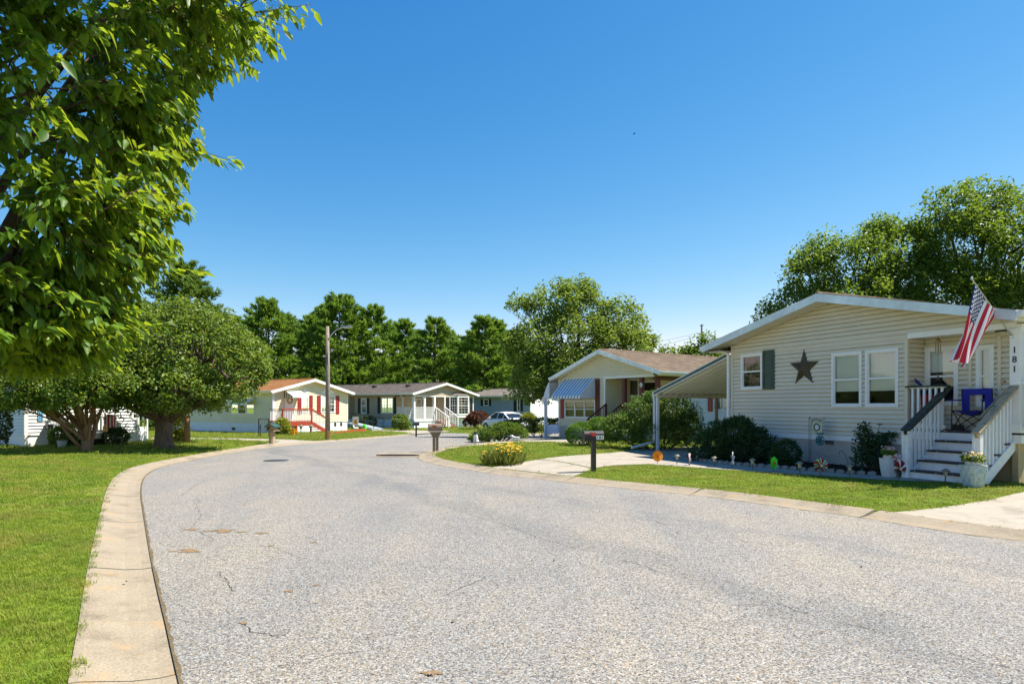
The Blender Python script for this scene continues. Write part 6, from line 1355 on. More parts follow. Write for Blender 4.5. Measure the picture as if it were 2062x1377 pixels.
# mailboxes
def mailbox(name, label, px, py, ptop, box_l, box_w, box_h, rot, mat, post, flagmat=None, group='mailboxes along the kerb', digits=None, twin=False):
    b = G(px, py); t = thing(name, label, 'mailbox', b, rot, group); top = zpy(ptop, b.y)-b.z; zb = top-box_h
    m = MB()
    if twin:
        for x in (-.055, .055): m.box(x-.045, x+.045, -.05, .05, -.2, zb-.06)
        m.box(-.14, .14, -.09, .09, zb-.14, zb-.05); m.add([(-.2, -.1, zb-.02), (.2, -.1, zb-.02), (.2, .1, zb-.02), (-.2, .1, zb-.02), (-.11, -.06, zb-.2), (.11, -.06, zb-.2), (.11, .06, zb-.2), (-.11, .06, zb-.2)], [(0, 1, 5, 4), (1, 2, 6, 5), (2, 3, 7, 6), (3, 0, 4, 7), (4, 5, 6, 7)])
    else: m.box(-.05, .05, -.05, .05, -.2, zb); m.box(-.18, .18, -.07, .07, zb-.02, zb)
    m.build('post', post, t)
    n = 8; pr = [(-box_w/2, zb), (-box_w/2, zb+box_h*.5)]+[(-box_w/2*math.cos(math.pi*i/n), zb+box_h*.5+box_h*.5*math.sin(math.pi*i/n)) for i in range(1, n)]+[(box_w/2, zb+box_h*.5), (box_w/2, zb)]
    m = MB(Matrix(((0, 1, 0, 0), (1, 0, 0, 0), (0, 0, 1, 0), (0, 0, 0, 1)))); m.prism(pr, -box_l/2, box_l/2); B = m.build('body', mat, t)
    m = MB(Matrix(((0, 1, 0, 0), (1, 0, 0, 0), (0, 0, 1, 0), (0, 0, 0, 1)))); m.prism([(x*1.06, zb+(z-zb)*1.04-.003) for x, z in pr], -box_l/2-.025, -box_l/2+.012); m.build('door', mat, t)
    m = MB(); m.box(-box_l/2-.04, -box_l/2-.025, -.02, .02, top-.035, top-.01); m.build('latch', mat, t)
    if flagmat:
        m = MB(); y = -box_w/2-.012; zf = zb+box_h*.62
        m.prism([(-box_l*.30, zf+.02), (-box_l*.12, zf-.045), (box_l*.03, zf-.05), (box_l*.05, zf+.045), (-box_l*.15, zf+.045), (-box_l*.3, zf+.05)], y, y+.006); m.build('signal_flag', flagmat, t)
    if digits:
        for i, ch in enumerate(digits):
            x = box_l*.5-.045-.062*(len(digits)-1-i); m = MB(); m.box(x-.03, x+.03, -box_w/2-.006, -box_w/2-.002, zb+.012, zb+.108); pl = m.build('number_plate', 'white', t)
            text_obj('numeral', ch, .10, 'numerals', pl, Matrix.Translation((x, -box_w/2-.0075, zb+.06))@WALLTXT, .001)
    return t
mailbox('mailbox', 'black mailbox numbered 181 with red flag on a dark post', 1195, 950, 867, .46, .2, .215, R_(14), 'black', 'darkbrown', 'flagred', digits='181')
mailbox('mailbox', 'brown plastic mailbox with worn red flag on a twin board post', 877, 908, 853, .46, .24, .26, R_(12), 'boxbrown', 'boxbrown', 'redpatch', twin=True)
b = G(838, 876); t = mailbox('mailbox', 'small dark mailbox on thin legs far off by the taupe house lawn', 838, 876, 850, .40, .17, .19, R_(8), 'darkg', 'black', None)
# birdhouse style mailbox on a log post
b = G(548, 894); t = thing('birdhouse_mailbox', 'birdhouse shaped box with green roof on a thick wooden post', 'mailbox', b, R_(-20), 'mailboxes along the kerb'); top = zpy(852, b.y)-b.z; m = MB(); m.tube([(0, 0, -.2), (0, 0, top-.32)], [.13, .115], 10); m.box(-.22, .24, -.2, .2, top-.32, top-.29); m.build('post', 'post_w', t)
m = MB(); m.prism([(-.17, top-.29), (.19, top-.29), (.19, top-.12), (.01, top-.02), (-.17, top-.12)], -.15, .15); m.build('body', 'post_w', t)
m = MB(); m.add([(-.27, -.2, top-.15), (.01, -.2, top+.01), (.01, .2, top+.01), (-.27, .2, top-.15), (.29, -.2, top-.15), (.29, .2, top-.15)], [(0, 1, 2, 3), (1, 4, 5, 2)]); m.add([(-.27, -.2, top-.175), (.01, -.2, top-.02), (.01, .2, top-.02), (-.27, .2, top-.175), (.29, -.2, top-.175), (.29, .2, top-.175)], [(0, 1, 2, 3), (1, 4, 5, 2)]); m.build('roof', 'teal', t)
m = MB(); m.q(*[(.01+.04*math.cos(a), -.153, top-.15+.04*math.sin(a)) for a in np.linspace(0, 2*math.pi, 10)[:-1]]); m.box(-.12, -.03, -.155, -.15, top-.27, top-.14); m.build('entrance', 'black', t)

# solar path lights
def lamp_proto(nm, label, mat):
    t = thing(nm, label, 'garden light', group='solar path lights'); m = MB(); m.tube([(0, 0, -.1), (0, 0, .17)], .011, 6); m.build('stake', mat, t)
    m = MB(); m.lathe([(.028, .165), (.032, .17), (.042, .25), (.040, .252)], 8); m.build('lens', 'lampgl', t)
    m = MB(); m.lathe([(.078, .25), (.082, .262), (.045, .285), (.034, .30), (.001, .303)], 12); m.build('cap', 'lampcap', t)
    m = MB()
    for i in range(4): a = i*math.pi/2+.4; m.tube([(.036*math.cos(a), .036*math.sin(a), .165), (.047*math.cos(a), .047*math.sin(a), .252)], .004, 4)
    m.build('cage', 'darkg', t); return t
def solar(LPR, px, py, ptop, label):
    c = copy_tree(LPR); b = G(px, py); c.location = b; c.scale = (1, 1, 1); s_ = (zpy(ptop, b.y)-b.z)/.303; c.scale = (s_, s_, s_); c.rotation_euler = (random.uniform(-.05, .05), random.uniform(-.06, .06), random.uniform(0, 6)); c['label'] = label; return c
LPR = lamp_proto('path_light', 'proto', 'darkg')
solar(LPR, 1363, 937, 914.5, 'darkest solar path light, nearest the carport'); solar(LPR, 1439, 941, 918.5, 'solar path light in front of the large yew bush'); solar(LPR, 1516, 947, 922.5, 'solar path light just left of the lime green flower spinner')
solar(LPR, 1611, 956, 929, 'solar path light left of the round striped pinwheel'); solar(LPR, 1711, 962, 935, 'solar path light below the rose bush'); solar(LPR, 1903, 974, 943, 'solar path light in front of the white steps')
LPR.location = G(1404, 929.5); LPR['label'] = 'unlit solar path light hidden against the yew bush edge'; LPR.scale = (.6, .6, .6)
# garden spinners
def disc_petals(m, c, r, n, wd, tilt=0, y=0):
    for i in range(n):
        a = 2*math.pi*i/n; d1 = Vector((math.cos(a), 0, math.sin(a))); d2 = Vector((-math.sin(a), 0, math.cos(a)))
        pts = [Vector(c)+d1*r*t+d2*w_*wd+Vector((0, y+w_*tilt, 0)) for t, w_ in ((.1, 0), (.45, -.5), (.8, -.42), (1, 0), (.8, .42), (.45, .5))]; m.q(*pts)
        m.q(*[p+Vector((0, .012, 0)) for p in reversed(pts)])
def spinner(label, px, py, pc, r, mats, n, wd, rot=0, tilt=.03, name='flower_spinner', cat='garden spinner', center=None, sx=1):
    b = G(px, py); t = thing(name, label, cat, b, rot, 'garden spinners along the walk'); z_ = zpy(pc, b.y)-b.z; m = MB(); m.tube([(0, 0, -.1), (0, 0, z_)], .006, 5); m.build('stake', 'darkg', t)
    for k, mt in enumerate(mats):
        m = MB()
        for i in range(k, n, len(mats)):
            a = 2*math.pi*i/n; d1 = Vector((math.cos(a)*sx, 0, math.sin(a))); d2 = Vector((-math.sin(a)*sx, 0, math.cos(a)))
            pts = [Vector((0, -.02, z_))+d1*r*q+d2*w_*wd+Vector((0, w_*tilt*10*r, 0)) for q, w_ in ((.1, 0), (.45, -.4), (.88, -.5), (1, 0), (.88, .5), (.45, .4))]; m.q(*pts); m.q(*[p+Vector((0, .006, 0)) for p in reversed(pts)])
        m.build('petals', mt, t)
    m = MB(); m.lathe([(.001, 0), (.03, 0), (.03, .02), (.001, .02)], 8); m.M = Matrix(); v = m.v; m.v = [(x, -.035-z2, z_+y2) for x, y2, z2 in v]; m.build('hub', center or 'steel', t); return t
spinner('orange flower spinner on a stake at the driveway edge', 1324, 934, 918, .135, ['yellowp'], 6, .14, center='orange')
spinner('lime green flower spinner on a stake in front of the small shrub', 1558, 951, 932, .14, ['greenp'], 6, .16, center='orange', sx=.55)
spinner('thin pink white spinner seen edge on, left of the yew', 1387, 938, 924, .15, ['pinkw'], 4, .12, rot=R_(72))
spinner('thin pale blue spinner seen edge on, in front of the yew', 1474, 944, 922, .15, ['paleblue', 'white'], 4, .12, rot=R_(80))
spinner('round red white and blue striped pinwheel right of the lime flower', 1652, 958, 937, .155, ['fred', 'fred', 'white', 'darkg', 'white', 'greenp'], 30, .034, name='pinwheel', cat='pinwheel')
spinner('striped pinwheel on a stake overlapping the left white pot', 1811, 968, 943, .17, ['fred', 'darkg', 'white', 'white', 'fred', 'darkg'], 30, .036, name='pinwheel', cat='pinwheel', sx=.75)
spinner('upper striped pinwheel behind the left white pot', 1806, 962, 925, .13, ['pinkw', 'white', 'fred', 'paleblue'], 24, .034, name='pinwheel', cat='pinwheel', sx=.7)
# pots of flowers
def pot(label, px, py, ptop, wpx, mat, flowers, rot):
    b = G(px, py); t = thing('flower_pot', label, 'flower pot', b, rot, 'flower pots by the steps'); s_ = b.y/FPX; h_ = zpy(ptop, b.y)-b.z; r = wpx*s_/2
    m = MB(); m.lathe([(r*.62, 0), (r*.66, .01), (r*.80, h_*.35), (r*.90, h_*.75), (r*.93, h_-.02), (r*.95, h_), (r*.80, h_), (r*.78, h_-.06)], 24, sq=.8, cap=False); m.q(*[(r*.62*math.cos(a), r*.62*math.sin(a), .005) for a in np.linspace(0, 6.28, 13)[:-1]]); m.build('pot', mat, t, smooth=False)
    m = MB(); m.lathe([(r*.62, h_-.05), (r*.70, h_+.07), (r*.64, h_+.07), (r*.60, h_)], 16, cap=False); m.build('inner_pot', 'pot', t)
    m = MB(); m.lathe([(.001, h_+.03), (r*.66, h_+.03)], 14, cap=False); m.build('soil', 'soilp', t)
    n = 420; a = rng.uniform(0, 6.28, n); q = rng.uniform(0, 1, n)**.5*r*.95; P = np.stack([np.cos(a)*q, np.sin(a)*q, h_+.07+rng.uniform(0, .13, n)*(1-.5*(q/r)**2)], 1); A = rng.normal(0, .6, (n, 3)); A[:, 2] += .3; V, F = leaves(P, A, rng.normal(0, .5, (n, 3))+[0, 0, 1], .05, .035); np_mesh('foliage', V, F, 'l_light', t)
    for mt, n in flowers: a = rng.uniform(0, 6.28, n); q = rng.uniform(0, 1, n)**.5*r*.9; P = np.stack([np.cos(a)*q, np.sin(a)*q, h_+.13+rng.uniform(0, .1, n)], 1); V, F = leaves(P, rng.normal(0, 1, (n, 3))+[0, 0, .4], rng.normal(0, .5, (n, 3))+[0, -.6, 1], .036, .034); np_mesh('blossom', V, F, mt, t)
    return t
pot('tall cream white pot of pale flowers left of the steps', 1790, 960.5, 922, 31, 'pot', [('petalw', 70), ('petalp', 24)], R_(10))
pot('pale blue glazed pot of yellow white flowers right of the steps', 1960, 980, 936, 43, 'potb', [('petalw', 90), ('petaly', 60)], R_(5))
# scalloped edging stones along the bed
eg = thing('stone_edging', 'row of pale rounded edging stones along the mulch bed', 'garden edging', G(1600, 946)); EP = resample([G(*q).xy for q in ((1366, 923), (1400, 928), (1450, 934), (1500, 938.5), (1600, 946.5), (1700, 953.5), (1795, 959.5))], .205)
ms = []
for v in range(4):
    mm = MB(); n = 7; pr = [(-.085, -.05), (-.082, .025)]+[(-.082*math.cos(math.pi*i/n), .025+.05*math.sin(math.pi*i/n)) for i in range(1, n)]+[(.082, .025), (.085, -.05)]; mm.prism([(x*random.uniform(.9, 1.02), z*random.uniform(.88, 1.08)) for x, z in pr], -.045, .045); o = mm.build('stone', 'stone', eg); ms.append(o.data); bpy.data.objects.remove(o)
for i in range(len(EP)-1):
    p = EP[i]; q = EP[i+1]; o = bpy.data.objects.new('stone', ms[i % 4]); COL.objects.link(o); o.parent = eg; o.location = Vector((p.x, p.y, Hl(p.x, p.y)+.02))-eg.location; o.rotation_euler = (random.uniform(-.12, .12), random.uniform(-.06, .06), math.atan2(q.y-p.y, q.x-p.x)+random.uniform(-.12, .12))
BP = [(p.x, p.y) for p in EP]; C0 = FH.w(FH.x(0, 1826), -.0); C1 = FH.w(-.6, -.05); C2 = FH.w(-1.0, -.7)
patch('flower_bed', [Vector(p) for p in BP]+[C0, C1, C2], .03, 'mulch', None, world=True)
mp_ = np.array(BP+[tuple(C0), tuple(C1), tuple(C2)]); n = 5000; X = rng.uniform(mp_[:, 0].min(), mp_[:, 0].max(), n); Yv = rng.uniform(mp_[:, 1].min(), mp_[:, 1].max(), n); kk = inpoly(X, Yv, mp_); X = X[kk]; Yv = Yv[kk]
V, F_ = leaves(np.stack([X, Yv, np.array([Hl(a, b_) for a, b_ in zip(X, Yv)])+.04], 1), rng.normal(0, 1, (len(X), 3))*[1, 1, .25], rng.normal(0, .4, (len(X), 3))+[0, 0, 1], .07, .03, 0); tag(np_mesh('mulch_chips', V, F_, 'mulch'), kind='stuff')
# small yard flag on a shepherd hook with a turquoise ornament
b = G(1630, 937); yf = thingF('garden_flag', 'small patterned garden flag on a shepherd hook by the skirt', 'garden flag'); yy = -.35
x0, x1 = FH.x(yy, 1629), FH.x(yy, 1657); zt = FH.zz(x0, yy, 842)
m = MB(); m.tube([(x0, yy, -.05), (x0, yy, zt), (x0+.02, yy, zt+.04), (x0+.06, yy, zt+.03), (x0+.05, yy, zt-.01)], .008, 5); m.tube([(x0, yy, zt-.03), (x1+.02, yy, zt-.03), (x1+.05, yy, zt+.02), (x1+.02, yy, zt+.04)], .007, 5)
q = [(FH.x(yy, 1634)+.19*(1-math.cos(t))*.8, yy-.02, FH.zz(x0, yy, 858)+.20*math.sin(t)) for t in np.linspace(.0, 2.6, 9)]; m.tube([(FH.x(yy, 1634), yy-.02, -.05)]+q, .007, 5); m.build('hook_stand', 'darkg', yf)
m = MB(); fx0, fx1 = FH.x(yy, 1635), FH.x(yy, 1655.5); fz0, fz1 = FH.zz(x0, yy, 874), FH.zz(x0, yy, 845); m.box(fx0, fx1, yy-.004, yy+.004, fz0, fz1); fl_ = m.build('banner', plain('banner_cloth', (.52, .53, .38), .8, .1, .35, 14), yf)
m = MB(); cx_, cz_ = (fx0+fx1)/2, (fz0+fz1)/2
for i in range(16): a = i*.393; m.lathe([(.001, 0), (.018, 0)], 6) if 0 else m.q(*[(cx_+.085*math.cos(a)+.02*math.cos(u), yy-.007, cz_+.085*math.sin(a)+.02*math.sin(u)) for u in np.linspace(0, 6.28, 7)[:-1]])
m.build('wreath_print', 'l_dark', fl_); m = MB(); m.q(*[(cx_+.055*math.cos(u), yy-.008, cz_+.055*math.sin(u)) for u in np.linspace(0, 6.28, 13)[:-1]]); m.build('medallion_print', 'paleblue', fl_)
tq = thingF('ornament', 'turquoise round metal ornament hanging below the garden flag', 'ornament'); m = MB(); ox, oz = FH.x(yy, 1653), FH.zz(x0, yy, 885); m.tube([(ox+.12*math.cos(a), yy-.03, oz+.12*math.sin(a)) for a in np.linspace(0, 6.28, 15)], .014, 5); m.build('ring', plain('turquoise', (.04, .20, .22), .5, .4, .3, 12), tq)
m = MB(); 
for i in range(7): a = i*.9; m.tube([(ox, yy-.03, oz), (ox+.11*math.cos(a), yy-.05, oz+.11*math.sin(a))], [.03, .02], 5)
m.tube([(ox-.1, yy-.02, oz+.17), (ox+.1, yy-.02, oz+.17)], .02, 5); m.tube([(ox, yy-.02, oz+.12), (ox, yy-.02, fz0)], .006, 4); m.build('critter', plain('dark_turquoise', (.03, .12, .14), .5, .4, .3, 12), tq)
sh = thing('shepherd_hook', 'thin bare shepherd hook left of the rose bush', 'plant hook', G(1716, 944)); m = MB(); s_ = sh.location.y/FPX; m.tube([(0, 0, -.1), (-.13, .1, .36), (-.18, .1, .42), (-.24, .1, .40), (-.25, .1, .33)], .006, 5); m.build('rod', 'darkg', sh)

# house with blue awning: yard bits
b = G(1118, 884); t = thing('yard_sign', 'pale blue and pink patterned garden banner beside the carport post', 'garden flag', b, R_(-10)); m = MB(); m.tube([(.28, 0, -.1), (-.05, 0, .75)], .012, 5); m.build('stick', 'pinkw', t); m = MB(); m.v = [(-.42+.6*i/6+.03*j/5, .04*math.sin(i), .25+.46*j/5+.05*i/6) for i in range(7) for j in range(6)]
for i in range(6):
    for j in range(5): m.f.append((i*6+j, i*6+j+1, i*6+j+7, i*6+j+6)); m.mi.append(0 if (i*3+j*5) % 7 else 1)
m.build('banner', ['paleblue', 'pinkw'], t)
def quadruped(label, px, py, h, rot, mat, name='dog_statue', spots=None):
    b = G(px, py); t = thing(name, label, 'statue', b, rot); bm = bmesh.new(); me = bpy.data.meshes.new(name)
    V = [(-.32, 0, .52), (-.05, 0, .50), (.25, 0, .54), (.40, 0, .72), (.55, 0, .72), (.64, 0, .69), (.22, .09, .30), (.22, .09, .0), (.22, -.09, .30), (.22, -.09, .0), (-.30, .09, .33), (-.26, .09, .17), (-.30, .09, 0), (-.30, -.09, .33), (-.26, -.09, .17), (-.30, -.09, 0), (-.46, 0, .62), (-.52, 0, .78), (.40, .07, .84), (.40, -.07, .84)]
    E_ = [(0, 1), (1, 2), (2, 3), (3, 4), (4, 5), (2, 6), (6, 7), (2, 8), (8, 9), (0, 10), (10, 11), (11, 12), (0, 13), (13, 14), (14, 15), (0, 16), (16, 17), (3, 18), (3, 19)]
    Rr = [.14, .14, .16, .11, .075, .05, .055, .05, .055, .05, .07, .045, .05, .07, .045, .05, .035, .02, .025, .025]; s_ = h/.85
    mm = MB()
    me.from_pydata([tuple(c*s_ for c in v) for v in V], E_, []); o = bpy.data.objects.new('body', me); COL.objects.link(o); md = o.modifiers.new('s', 'SKIN'); 
    for v, r in zip(me.skin_vertices[0].data, Rr): v.radius = (r*s_, r*s_)
    me.skin_vertices[0].data[1].use_root = True
    o.modifiers.new('d', 'SUBSURF').levels = 2; dg = bpy.context.evaluated_depsgraph_get(); me2 = bpy.data.meshes.new_from_object(o.evaluated_get(dg)); bpy.data.objects.remove(o)
    me2.materials.clear(); me2.materials.append(MA[mat]); me2.polygons.foreach_set('use_smooth', [True]*len(me2.polygons)); o = bpy.data.objects.new('body', me2); COL.objects.link(o); o.parent = t
    m = MB(); m.lathe([(.001, .70*s_), (.022*s_, .715*s_), (.001, .73*s_)], 6, (.665*s_, 0)); 
    for sg in (-1, 1): m.lathe([(.001, .77*s_), (.014*s_, .78*s_), (.001, .79*s_)], 6, (.50*s_, sg*.055*s_))
    m.build('eyes_and_nose', 'black', o)
    return t
quadruped('white ceramic dog statue on the concrete beside the carport post', 1038, 891, .34, R_(170), 'dogw')
# seated black and white cat figure
b = G(958, 890); t = thing('cat_statue', 'small seated black and white cat figure at the driveway edge', 'statue', b, R_(-100)); V = [(0, 0, .04), (-.03, 0, .16), (.02, 0, .30), (.06, 0, .40), (.13, 0, .39), (.06, .05, .2), (.09, .05, .0), (.06, -.05, .2), (.09, -.05, .0), (-.08, .08, .06), (.02, .10, .02), (-.08, -.08, .06), (.02, -.10, .02), (.05, .05, .49), (.05, -.05, .49)]
E_ = [(0, 1), (1, 2), (2, 3), (3, 4), (2, 5), (5, 6), (2, 7), (7, 8), (0, 9), (9, 10), (0, 11), (11, 12), (3, 13), (3, 14)]; me = bpy.data.meshes.new('b'); me.from_pydata(V, E_, []); o = bpy.data.objects.new('b', me); COL.objects.link(o); o.modifiers.new('s', 'SKIN')
for v, r in zip(me.skin_vertices[0].data, [.11, .10, .08, .075, .04, .035, .03, .035, .03, .07, .03, .07, .03, .015, .015]): v.radius = (r, r)
o.modifiers.new('d', 'SUBSURF').levels = 2; dg = bpy.context.evaluated_depsgraph_get(); me2 = bpy.data.meshes.new_from_object(o.evaluated_get(dg)); bpy.data.objects.remove(o); me2.materials.clear(); me2.materials.append(MA['dogw']); me2.materials.append(MA['black'])
for p in me2.polygons: p.material_index = 1 if (p.center.z > .34 or p.center.x < -.04) else 0; p.use_smooth = True
o = bpy.data.objects.new('body', me2); COL.objects.link(o); o.parent = t
# yard bits of the yellow and taupe houses
for px, py, lab in ((606, 874, 'small solar lamp left of the red porch post'), (626, 873, 'small solar lamp at the foot of the red deck post')):
    c = copy_tree(LPR); c.location = G(px, py); c.scale = (2.0, 2.0, 2.0); c.rotation_euler = (0, 0, 1); c['label'] = lab
for px, py, lab in ((675, 871, 'left of two dark garden figures on stakes by the yellow wall'), (687, 870, 'right of two dark garden figures on stakes by the yellow wall')):
    t = thing('garden_stake', lab, 'garden ornament', G(px, py)); m = MB(); m.tube([(0, 0, -.1), (0, 0, .55)], .012, 5); m.build('rod', 'darkg', t); m = MB(); m.lathe([(.001, .42), (.10, .5), (.06, .62), (.09, .70), (.001, .78)], 8); m.build('figure', 'black', t)
t = thing('garden_banner', 'small pale floral garden banner by the black ramp railing', 'garden flag', G(716, 867)); m = MB(); m.tube([(-.28, 0, -.1), (-.28, 0, 1.15), (.25, 0, 1.15)], .015, 5); m.build('stand', 'darkg', t); m = MB(); m.box(-.24, .22, -.01, .01, .4, 1.1); bn = m.build('banner', 'petalw', t); m = MB(); m.box(-.12, .10, -.016, -.01, .55, .85); m.build('print', 'petalo', bn)
t = thing('goose_statue', 'white goose figure among the plants by the ramp', 'statue', G(717, 868)); m = MB(); m.tube([(.2, 0, .28), (0, 0, .2), (-.16, 0, .24), (-.2, 0, .42), (-.26, 0, .46)], [.02, .11, .08, .045, .02], 8); m.tube([(0, .04, .12), (0, .04, 0)], .012, 5); m.tube([(0, -.04, .12), (0, -.04, 0)], .012, 5); m.build('body', 'dogw', t, smooth=True)
t = thing('garden_ball', 'lime green garden figure beside the ramp end', 'garden ornament', G(734, 867)); m = MB(); m.lathe([(.001, 0), (.17, .1), (.2, .2), (.12, .34), (.15, .42), (.001, .52)], 10); m.build('body', 'greenp', t, smooth=True)
t = thing('concrete_blocks', 'row of pale hollow blocks under the bay window', 'blocks', G(948, 861))
for i in range(4):
    m = MB(); x = -.9+.5*i
    for a, b_ in ((-.2, -.15), (-.03, .03), (.15, .2)): m.box(x+a, x+b_, -.1, .1, 0, .28)
    m.box(x-.2, x+.2, -.1, .1, .28, .34); m.box(x-.2, x+.2, -.1, .1, -.05, .03); m.build('block', 'skirtw', t)
t = thing('garden_chair', 'dark wire garden chair at the corner of the yellow house', 'chair', G(533, 880), R_(30)); m = MB(); 
for x in (-.25, .25):
    m.tube([(x, -.25, 0), (x, -.25, .62)], .022, 5); m.tube([(x, .25, 0), (x, .3, .95)], .022, 5); m.tube([(x, -.28, .62), (x, .28, .62)], .022, 5)
m.tube([(-.25, .3, .95), (.25, .3, .95)], .025, 5); m.build('frame', 'black', t); m = MB()
for i in range(6): x = -.22+.088*i; m.tube([(x, -.25, .42), (x, .25, .42), (x, .3, .93)], .010, 4)
m.build('wire_seat', 'darkg', t)
t = thing('planter_box', 'white planter box with trailing plants at the far left home', 'planter', G(268, 889)); m = MB(); m.box(-.42, .42, -.25, .25, -.05, .62); m.build('box', 'white', t); n = 260; P = np.stack([rng.uniform(-.45, .45, n), rng.uniform(-.3, .3, n), rng.uniform(.55, .9, n)], 1); V, F_ = leaves(P, rng.normal(0, 1, (n, 3)), rng.normal(0, .5, (n, 3))+[0, 0, 1], .12, .07); np_mesh('foliage', V, F_, 'l_light', t)
for px, lab in ((288, 'left of two slim white posts beside the planter box'), (296, 'right of two slim white posts beside the planter box')):
    t = thing('post', lab, 'post', G(px, 884)); t.name = 'white_post'; m = MB(); m.tube([(0, 0, -.2), (0, 0, 1.25)], .045, 8); m.lathe([(.06, 1.25), (.06, 1.28), (.02, 1.33)], 8); m.build('shaft', 'white', t)
t = thing('garden_lantern', 'small pole lantern in front of the far left porch', 'garden light', G(212, 899)); m = MB(); m.tube([(0, 0, -.1), (0, 0, .5)], .014, 5); m.build('stake', 'darkg', t); m = MB(); m.lathe([(.05, .5), (.08, .55), (.08, .72), (.02, .80)], 8); m.build('lantern_body', 'brass', t)
t = thing('wooden_crate', 'dark wooden bin at the foot of the far left stairs', 'bin', G(243, 890)); m = MB(); m.box(-.28, .28, -.25, .25, 0, .75); m.build('bin_body', 'boxbrown', t)
t = thing('plastic_chair', 'grey garden bucket beside the shrub at the far left home', 'bucket', G(125, 901)); t.name = 'garden_bucket'; m = MB(); m.lathe([(.13, 0), (.16, .25), (.17, .26), (.15, .255)], 12); m.build('bucket_body', 'alum', t)
# utility meter post between the large shrub and the awning house wall
b = G(1380, 897); t = thing('utility_post', 'brown utility post with grey meter box behind the carport', 'utility post', b); m = MB(); m.box(-.06, .06, -.06, .06, -.1, 1.0); m.build('post', 'boxbrown', t); m = MB(); m.box(.08, .24, -.08, .04, .1, .75); m.build('meter_box', 'alum', t)

